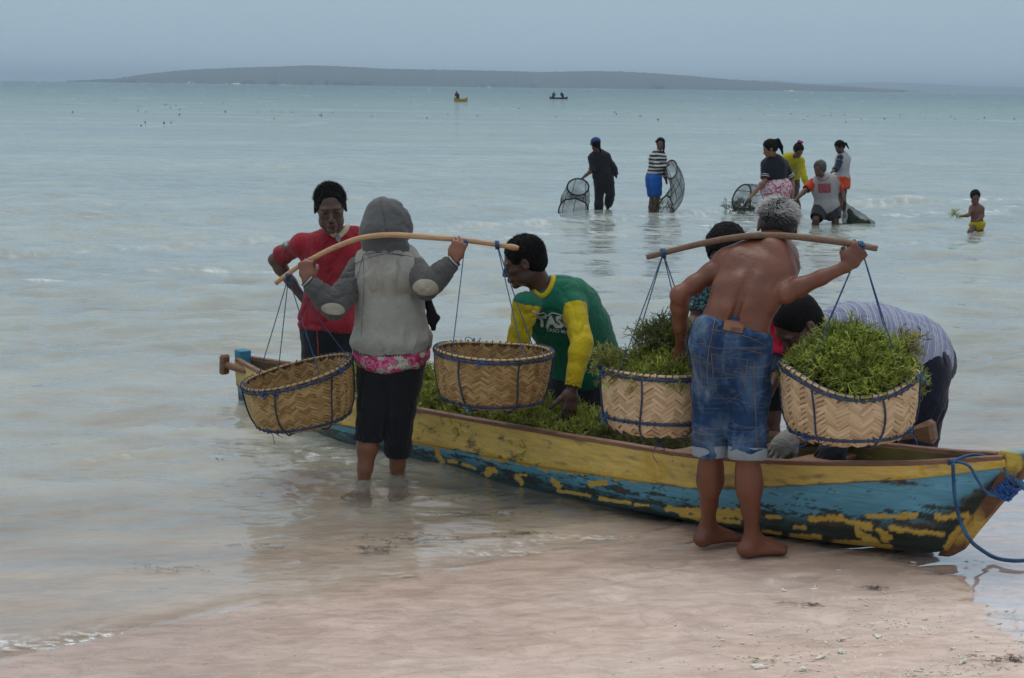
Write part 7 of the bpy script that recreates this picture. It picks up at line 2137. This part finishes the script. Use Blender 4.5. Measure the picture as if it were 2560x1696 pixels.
# small boy in yellow briefs
Yq = G(2440, 582, 0)[1]
J, T, Yf = far_person('small boy in yellow briefs standing in the sea holding up a bit of seaweed', (2440, 582), dict(
    head=(2438, 494, -.03), neck=(2440, 514), sl=(2430, 521), sr=(2454, 522), el=(2421, 539, -.08), wl=(2399, 541, -.12), er=(2457, 540, -.02), wr=(2441, 553, -.14), pel=(2443, 562), hl=(2437, 565), hr=(2450, 565),
    kl=(2424, 580, -.12), kr=(2451, 583), al=sub_leg(2420, 590, Yq), ar=sub_leg(2450, 592, Yq)), .62, (-.1, -1, -.35), (0, -.1, 1), skin('boy_brown_skin', (.12, .05, .03)), headsc=1.32, female=False)
J['hand_l'] = HD(-1, 0, .1)
me = garment(J, .009, 'briefs', [cloth('yellow_briefs_cloth', (.45, .34, .01))] * 3, tor=(-.08, .17), off=.010, cap0=True, cap1=True); link('briefs', me, T)
me = hair_cap(J, .008, M_hair, .012, .003, 22, front=.012, headsc=1.32); link('hair', me, T)
clump_c = W(2389, 534, Yf - .12)
rg = np.random.default_rng(5); d = rg.normal(size=(26, 3)); d /= np.linalg.norm(d, axis=1)[:, None]
o = link('seaweed_tuft', weed_mesh('seaweed_tuft', clump_c + d * .02, d, .7, seed=4)); tag(o, 'yellow-green tuft of seaweed in the outstretched hand of the small boy', 'seaweed')

# ------------------------------------------------------------------ nets
def mat_net():
    m, N, L, out = mat('fine_black_netting')
    tc = node(N, L, 'ShaderNodeTexCoord')
    n = node(N, L, 'ShaderNodeTexNoise', Vector=tc.outputs['Object'], Scale=7.0, Detail=4.0)
    f = ramp(N, L, n.outputs['Fac'], [(0.35, .26), (0.7, .62)])
    df = node(N, L, 'ShaderNodeBsdfDiffuse', Color=(.028, .032, .036, 1)); tp = node(N, L, 'ShaderNodeBsdfTransparent')
    ms = node(N, L, 'ShaderNodeMixShader', i0=f, i1=tp.outputs[0], i2=df.outputs[0]); L.new(ms.outputs[0], out.inputs[0]); return m
M_net = mat_net(); M_hoop = simple('dark_hoop', (.02, .02, .022), .5)
def net(label, c, ax_u, ax_v, tail, seed, gather=1.0, weed=0, tailw=.5, hang=(0, 0, 0)):
    """hoop centre c with half axes ax_u, ax_v; the bag narrows towards tail"""
    rg = np.random.default_rng(seed)
    T = thing('hoop_net', tuple(c), label, 'net')
    A = np.linspace(0, 2 * np.pi, 41)[:-1]; ring = c + np.cos(A)[:, None] * ax_u + np.sin(A)[:, None] * ax_v
    g = Geo(); g.tube(np.vstack([ring, ring[:1]]), .013, n=6, cap=False); link('hoop', g.mesh('hoop', M_hoop), T)
    rows = []
    for s in np.linspace(0, 1, 14):
        cc = c + (tail - c) * s + V3(*hang) * math.sin(math.pi * s)
        w = (1 - s) * 1.0 + s * tailw + .10 * math.sin(s * 3.1) * gather
        P = cc + (ring - c) * w
        P = P + .05 * s * perlin(np.stack([np.cos(A) * 2, np.sin(A) * 2, A * 0 + s * 3 + seed], -1))[:, None] * V3(1, .4, 1)
        rows.append(P)
    V = np.stack(rows, 1); V[..., 2] = np.maximum(V[..., 2], -.12)
    me = np_mesh('bag', V.reshape(-1, 3), grid_faces(40, 14, True), M_net); link('bag', me, T)
    g = Geo()
    for k in range(0, 40, 6): g.tube(V[k], .0045, n=4, cap=False)
    g.tube(np.vstack([V[:, -1], V[:1, -1]]), .012, n=5, cap=False)
    link('cords', g.mesh('cords', M_hoop), T)
    if weed:
        P = tail + rg.normal(size=(weed, 3)) * V3(.10, .08, .05) + V3(0, 0, .04); P[:, 2] = np.maximum(P[:, 2], -.02)
        dd_ = rg.normal(size=(weed, 3)); dd_[:, 2] += 1; dd_ /= np.linalg.norm(dd_, axis=1)[:, None]
        link('catch', weed_mesh('catch', P, dd_, 1.2, (.06, .08, .015), (.16, .17, .03), seed), T)
Yn = G(1500, 531)[1] - .15
px_m = lambda Y: Y / 4400.
net('black hoop net held low to the left by the person in the blue cap', W(1445, 468, Yn), V3(27 * px_m(Yn), .05, -.02), V3(.02, -.05, 21 * px_m(Yn)), W(1434, 524, Yn + .15), 3, tailw=1.35)
Yn = G(1627, 534)[1] - .2
net('black hoop net hanging upright beside the girl in the striped top', W(1678, 424, Yn), V3(9 * px_m(Yn), .16, 20 * px_m(Yn)), V3(12 * px_m(Yn), -.08, -8 * px_m(Yn)), W(1664, 521, Yn), 5, tailw=1.25, weed=14, hang=(.14, 0, .0))
Yn = G(1900, 535)[1]
net('hoop net leaning in the water beside the woman with the ponytail', W(1854, 492, Yn), V3(20 * px_m(Yn), .1, 26 * px_m(Yn)), V3(13 * px_m(Yn), -.05, -14 * px_m(Yn)), W(1895, 495, Yn + .1), 7, tailw=.9)
clump2 = W(1845, 525, Yn)
rg = np.random.default_rng(15); P = clump2 + rg.normal(size=(90, 3)) * V3(.12, .08, .05); P[:, 2] = np.clip(P[:, 2], 0, .3); d = rg.normal(size=(90, 3)); d[:, 2] += 1; d /= np.linalg.norm(d, axis=1)[:, None]
o = link('seaweed_pile', weed_mesh('seaweed_pile', P, d, 1.2, (.05, .07, .015), (.13, .14, .03), 6)); tag(o, 'dark seaweed lying in the mouth of the leaning hoop net', 'seaweed')
Yn = G(2150, 562)[1]
S = Sculpt(.012); S.tube(W(2112, 508, Yn), W(2128, 545, Yn), (.03, .03), (.09, .06), k=.05); S.tube(W(2122, 530, Yn), W(2180, 560, Yn), (.07, .06), (.05, .05), k=.08); S.ell(W(2135, 552, Yn), V3(.16, .12, .10), None, .08)
T = thing('net_bag', tuple(W(2112, 508, Yn)), 'dark net bag full of seaweed trailing in the water from the hand of the grey-haired person', 'net bag')
T['label'] = 'dark net bag of seaweed trailing from the hand of the grey-haired wader'
link('bag', S.mesh('bag', [M_net], fold=folds(.012, (9, 9, 9), 3)), T)
S = Sculpt(.012); S.tube(W(2122, 525, Yn), W(2132, 548, Yn), (.03, .03), (.08, .05), k=.05); S.ell(W(2150, 557, Yn), V3(.17, .08, .05), None, .05)
link('catch', S.mesh('catch', [simple('packed_seaweed', (.035, .06, .015), .6, .5, 30)], fold=folds(.02, (20, 20, 20), 3)), T)

# ================================================================== FAR BOATS, FLOATS, SURF
def canoe(px0, px1, py, Y, label, col, hgt, people):
    a, b = W(px0, py, Y), W(px1, py, Y); a[2] = b[2] = 0; L_ = np.linalg.norm(b - a); ax = (b - a) / L_; sd = np.array([-ax[1], ax[0], 0])
    T = thing('canoe', tuple((a + b) / 2), label, 'boat')
    t = np.linspace(0, 1, 40); u = np.linspace(-1, 1, 13)
    w = (L_ * .085) * np.sin(np.pi * np.clip(t, .01, .99)) ** .6; sheer = hgt * (1 + .8 * (2 * t - 1) ** 4)
    V = np.stack([a + ax * L_ * tt_ + sd * (ww * uu) + V3(0, 0, -.08 + (s_ + .08) * abs(uu) ** 2.2) for tt_, ww, s_ in zip(t, w, sheer) for uu in u]).reshape(40, 13, 3)
    Vi = V.copy(); Vi[..., 2] += .02; Vi = V[:, ::-1] * 1.0; Vi[..., 2] += .03
    VV = np.concatenate([V, Vi[:, 1:-1]], 1)
    me = np_mesh('hull', VV.reshape(-1, 3), grid_faces(40, VV.shape[1]), simple(name=label.split()[0] + '_paint', col=col, rough=.6)); fix_normals(me); link('hull', me, T)
    g = Geo()
    for s_ in (1, -1): g.tube(V[:, 12 if s_ > 0 else 0], .02, n=5)
    link('rail', g.mesh('rail', M_rail), T)
    for f, lab, cl, lean in people:
        p = a + ax * L_ * f; J = dict(sc=1.0, pel=p + V3(0, 0, hgt + .12), neck=p + V3(lean, -.05, hgt + .62), head=p + V3(lean * 1.3, -.08, hgt + .80), face=V3(lean * 2 + .1, -1, -.3), up=V3(0, 0, 1))
        s3 = V3(.16, .05, -.04); J['sl'] = J['neck'] - s3; J['sr'] = J['neck'] + V3(.16, .05, -.04); J['hl'] = J['pel'] - V3(.1, 0, 0); J['hr'] = J['pel'] + V3(.1, 0, 0)
        J['el'] = J['sl'] + V3(-.08, -.05, -.26); J['er'] = J['sr'] + V3(.1, -.05, -.25); J['wl'] = J['el'] + V3(.1, -.2, -.05); J['wr'] = J['er'] + V3(-.05, -.22, -.04)
        J['kl'] = J['hl'] + V3(-.1, -.25, .05); J['kr'] = J['hr'] + V3(.1, -.25, .05)
        P_ = person(tuple(p), lab); me = body(J, .02, [S_dark, S_dark], hands=False, ears=False); link('body', me, P_)
        me = garment(J, .02, 'shirt', [cl] * 3, tor=(0, .98), arms=dict(l=1.5, r=1.5), off=.03, hollow=False); link('shirt', me, P_)
        me = hair_cap(J, .016, M_hair, .014, .004, 20); link('hair', me, P_)
Yb = G(1152, 255)[1]
canoe(1135, 1169, 255, Yb, 'yellow canoe with one person far out on the sea', (.45, .27, .02), .34, [(.28, 'lone person sitting in the distant yellow canoe', cloth('brownish_shirt', (.05, .03, .02)), -.1)])
Yb = G(1396, 248)[1]
canoe(1374, 1419, 248, Yb, 'dark canoe with two people far out on the sea', (.02, .025, .03), .24, [(.20, 'left of the two people sitting in the distant dark canoe', cloth('rust_shirt', (.07, .025, .02)), .1), (.72, 'right of the two people sitting in the distant dark canoe', cloth('dark_blue_shirt', (.02, .025, .04)), -.1)])
# floats of the seaweed lines
rg = np.random.default_rng(77)
def float_mesh(name, m, kind):
    g = Geo()
    if kind == 0:      # plastic bottle lying in the water
        x = np.array([-.13, -.12, -.10, .06, .10, .12, .15]); r = np.array([.01, .038, .045, .045, .03, .015, .015]); g.tube(np.stack([x, x * 0, x * 0 + .02], -1), r, n=8)
        return g.mesh(name, m)
    th = np.linspace(0, np.pi, 7); g.tube(np.stack([th * 0, th * 0, .03 - .075 * np.cos(th)], -1), np.maximum(.075 * np.sin(th), .004), n=10, up=(1, 0, .1)); return g.mesh(name, m)
cols_ = {'white': (.55, .57, .57), 'orange': (.50, .16, .05), 'green': (.04, .22, .12), 'blue': (.02, .06, .26), 'dark': (.03, .03, .03), 'yellow': (.42, .30, .05)}
FM = {k: (float_mesh('float', simple(k + '_plastic', v, .35), 0 if k in ('white', 'green') else 1)) for k, v in cols_.items()}
spec = [(345, 278, 'orange'), (410, 262, 'dark'), (415, 262, 'dark'), (440, 265, 'dark'), (450, 274, 'dark'), (410, 309, 'dark'), (353, 315, 'dark'), (428, 308, 'orange'), (363, 307, 'dark'), (644, 281, 'orange'),
        (680, 279, 'orange'), (685, 297, 'yellow'), (703, 281, 'orange'), (731, 281, 'green'), (804, 284, 'orange'), (831, 283, 'blue'), (858, 284, 'orange'), (929, 292, 'orange'), (1067, 296, 'orange'), (1120, 287, 'orange'),
        (1194, 290, 'blue'), (1262, 252, 'orange'), (1534, 282, 'green'), (1541, 286, 'dark'), (1645, 300, 'dark'), (1897, 276, 'orange'), (2019, 292, 'dark'), (2061, 290, 'green'), (2080, 284, 'yellow'), (2077, 290, 'orange'),
        (2112, 288, 'dark'), (2211, 298, 'dark'), (2250, 289, 'dark'), (2260, 288, 'orange'), (2376, 292, 'dark'), (2388, 298, 'dark'), (2461, 296, 'dark'), (2536, 298, 'dark')]
for _ in range(95):
    px = rg.uniform(60, 2500); py = 205 + .0125 * px + rg.uniform(28, 78); spec.append((px, py, rg.choice(['white', 'white', 'white', 'green', 'dark', 'yellow'])))
for px, py, c_ in spec:
    p = G(px, py, 0.0); o = bpy.data.objects.new('float', FM[c_]); COL.objects.link(o); o.location = p; s_ = rg.uniform(.7, 1.15) * (1 + .003 * p[1]) * .5; o.scale = (s_, s_, s_); o.rotation_euler = (0, 0, rg.uniform(0, 6))
    zone = 'at the far left' if px < 520 else 'left of the yellow canoe' if px < 1080 else 'between the two canoes' if px < 1420 else 'above the cap wearer and striped girl' if px < 1760 else 'above the right-hand group' if px < 2200 else 'at the far right'
    look = {'white': 'small white bottle float', 'orange': 'small orange float', 'green': 'small green bottle float', 'blue': 'small blue float', 'dark': 'small blackish float', 'yellow': 'small yellow float'}[c_]
    tag(o, look + (' in the nearer rows ' if py - .0125 * px - 205 > 52 else ' in the farther rows ') + zone, 'float', 'floats of the seaweed lines')
# surf on the reef under the hill
g = Geo()
for px, w_, h_ in [(473, 10, 7), (590, 16, 5), (563, 6, 3), (618, 8, 2), (660, 6, 2.5), (708, 9, 3.5), (722, 5, 3), (355, 5, 2), (1225, 8, 3), (1200, 6, 1.5), (1983, 20, 3.5)]:
    Ys = 2300.; c_ = W(px, 0, Ys); m_ = Ys / 4400
    for _ in range(14):
        q = rg.normal(); x = c_[0] + q * w_ * .35 * m_ * 1.4; hh = h_ * m_ * math.exp(-q * q * .6) * rg.uniform(.4, 1) ; r = w_ * m_ * .16
        tt_ = np.linspace(0, 1, 4); g.tube(np.stack([x + 0 * tt_, Ys + rg.normal() * 3 + 0 * tt_, tt_ * hh], -1), r * (1 - .75 * tt_), n=5)
o = link('surf', g.mesh('surf', simple('white_surf', (.8, .82, .82), .9))); tag(o, kind='stuff'); o['label'] = 'white surf breaking below the hill'

# ================================================================== SMALL THINGS ON THE SAND AND IN THE SHALLOWS
g = Geo(); rg = np.random.default_rng(99)
M_coral = simple('bleached_coral', (.72, .68, .58), .85, .2, 40)
def onsand2(px, py, up=0.0):
    q = G(px, py, .03)
    for _ in range(3): z = float(sand_z(q[:1], q[1:2])[0]) + up; q = G(px, py, z)
    return q
K2 = lambda x, y: (1600 + x / 2.427, 1050 + y / 2.427)
spots = []
for _ in range(1250):
    px = rg.normal(2210, 230); py = rg.normal(1660, 75)
    if 1400 < px < 2620 and 1440 < py < 1760: spots.append((px, py, rg.uniform(.002, .0055)))
for x, y, s_ in [(880, 1040, .016), (1050, 1030, .016), (1210, 920, .014), (1270, 960, .018), (940, 955, .012), (1480, 1050, .014), (1510, 1050, .010), (1370, 1105, .012), (1375, 1130, .014), (1000, 1165, .014), (1310, 1160, .014), (1520, 1165, .014),
                 (1490, 1215, .013), (1620, 1215, .012), (1725, 1215, .012), (1725, 1275, .018), (1215, 1340, .018), (1130, 1355, .014), (1450, 1325, .022), (1215, 1410, .024), (1230, 1420, .016), (1100, 1450, .020), (985, 1520, .022), (740, 1510, .026),
                 (1440, 1450, .020), (1560, 1400, .016), (1830, 1425, .014), (1890, 1410, .016), (1950, 1480, .02), (740, 1040, .010), (1660, 870, .012), (1200, 890, .008), (520, 1165, .008), (1045, 1240, .010)]: spots.append((*K2(x, y), s_ * .5))
for _ in range(130): spots.append((rg.uniform(300, 2560), rg.uniform(1500, 1720), rg.uniform(.0015, .004)))
for px, py, s_ in spots:
    q = onsand2(px, py)
    if shore_s(q[:1], q[1:2])[0] < .05: continue
    p = q + V3(0, 0, s_ * .4); d = unit(V3(*rg.normal(size=2), rg.normal() * .15))
    n_ = 1 if s_ < .008 else 3
    for _ in range(n_):
        L_ = s_ * rg.uniform(.8, 2.2); pts = np.array([p - d * L_, p + rg.normal(size=3) * s_ * .25, p + d * L_]); g.tube(pts, [s_ * .35, s_ * rg.uniform(.45, .8), s_ * .3], n=4); d = unit(d + V3(*rg.normal(size=2), .1)); p = p + d * s_ * .7
o = link('coral_bits', g.mesh('coral_bits', M_coral)); tag(o, kind='stuff'); o['label'] = 'bleached coral fragments scattered on the sand'
def scrap(px, py, n, sp_, label, base, tip, sc=.55, up=.004, seed=1, flat=.25, name='seaweed_scrap', on=None):
    rg = np.random.default_rng(seed); c_ = onsand2(px, py, up) if on is None else G(px, py, on)
    P = c_ + rg.normal(size=(n, 3)) * V3(sp_[0], sp_[1], .003) * .5; P[:, 2] = c_[2] + np.abs(rg.normal(size=n)) * .006
    d = rg.normal(size=(n, 3)) * V3(1, 1, flat); d[:, 2] = np.abs(d[:, 2]); d /= np.linalg.norm(d, axis=1)[:, None]
    me = weed_mesh(name, P, d, sc, base, tip, seed)
    for v in me.vertices: v.co.z = c_[2] + (v.co.z - c_[2]) * .22; v.co.y = c_[1] + (v.co.y - c_[1]) * .8
    o = link(name, me); tag(o, label, 'seaweed')
brn, brt = (.06, .035, .02), (.14, .085, .045)
scrap(2186, 1468, 22, (.05, .03), 'compact brown seaweed scrap on the open sand below the bow', brn, brt, .30, seed=1)
scrap(2026, 1511, 24, (.08, .02), 'flat brown seaweed scrap on the sand in front of the old man', brn, brt, .30, seed=2)
scrap(2532, 1650, 20, (.07, .03), 'wiry brown seaweed scrap on the wet sand at the lower right', brn, brt, .45, seed=3)
scrap(1912, 1650, 8, (.05, .02), 'little bright green seaweed sprig on the sand', (.08, .16, .02), (.2, .28, .05), .35, seed=4)
scrap(2434, 1404, 5, (.05, .015), 'tiny dark seaweed scrap on the wet film near the mooring rope', brn, brt, .30, seed=5)
scrap(2500, 1533, 6, (.08, .015), 'thin brown seaweed scrap at the edge of the wet film, right', brn, brt, .30, seed=6)
for i, (px, py, n, sx, sy, lab) in enumerate([(1050, 1345, 50, .20, .07, 'dark seaweed drifting in the shallows below the hooded carrier'), (930, 1372, 30, .10, .05, 'small reddish brown weed clump drifting left of the dark drift'),
        (1325, 1335, 40, .14, .04, 'dark seaweed strands drifting in the wash, midway along the boat'), (1200, 1285, 36, .24, .03, 'brown seaweed strands in the wash beside the boat'), (1140, 1245, 50, .32, .06, 'murky seaweed patch under the boat side'),
        (830, 1440, 24, .16, .05, 'dim weed clump on the bottom near the shore, centre left'), (415, 1422, 26, .14, .05, 'dim weed clump on the bottom at far left'), (500, 1480, 26, .20, .05, 'faint weed patch on the bottom at left near the swash'),
        (620, 1365, 18, .14, .03, 'pale brown weed strands in the shallows left of the carrier'), (265, 1555, 14, .1, .03, 'small brown weed scrap beside the foam at lower left')]):
    q = G(px, py, 0); s_ = shore_s(q[:1], q[1:2])[0]
    scrap(px, py, n, (sx, sy), lab, (.05, .038, .024), (.11, .08, .05), .45, seed=20 + i, flat=.12, on=-.03 if i < 4 else -.05)
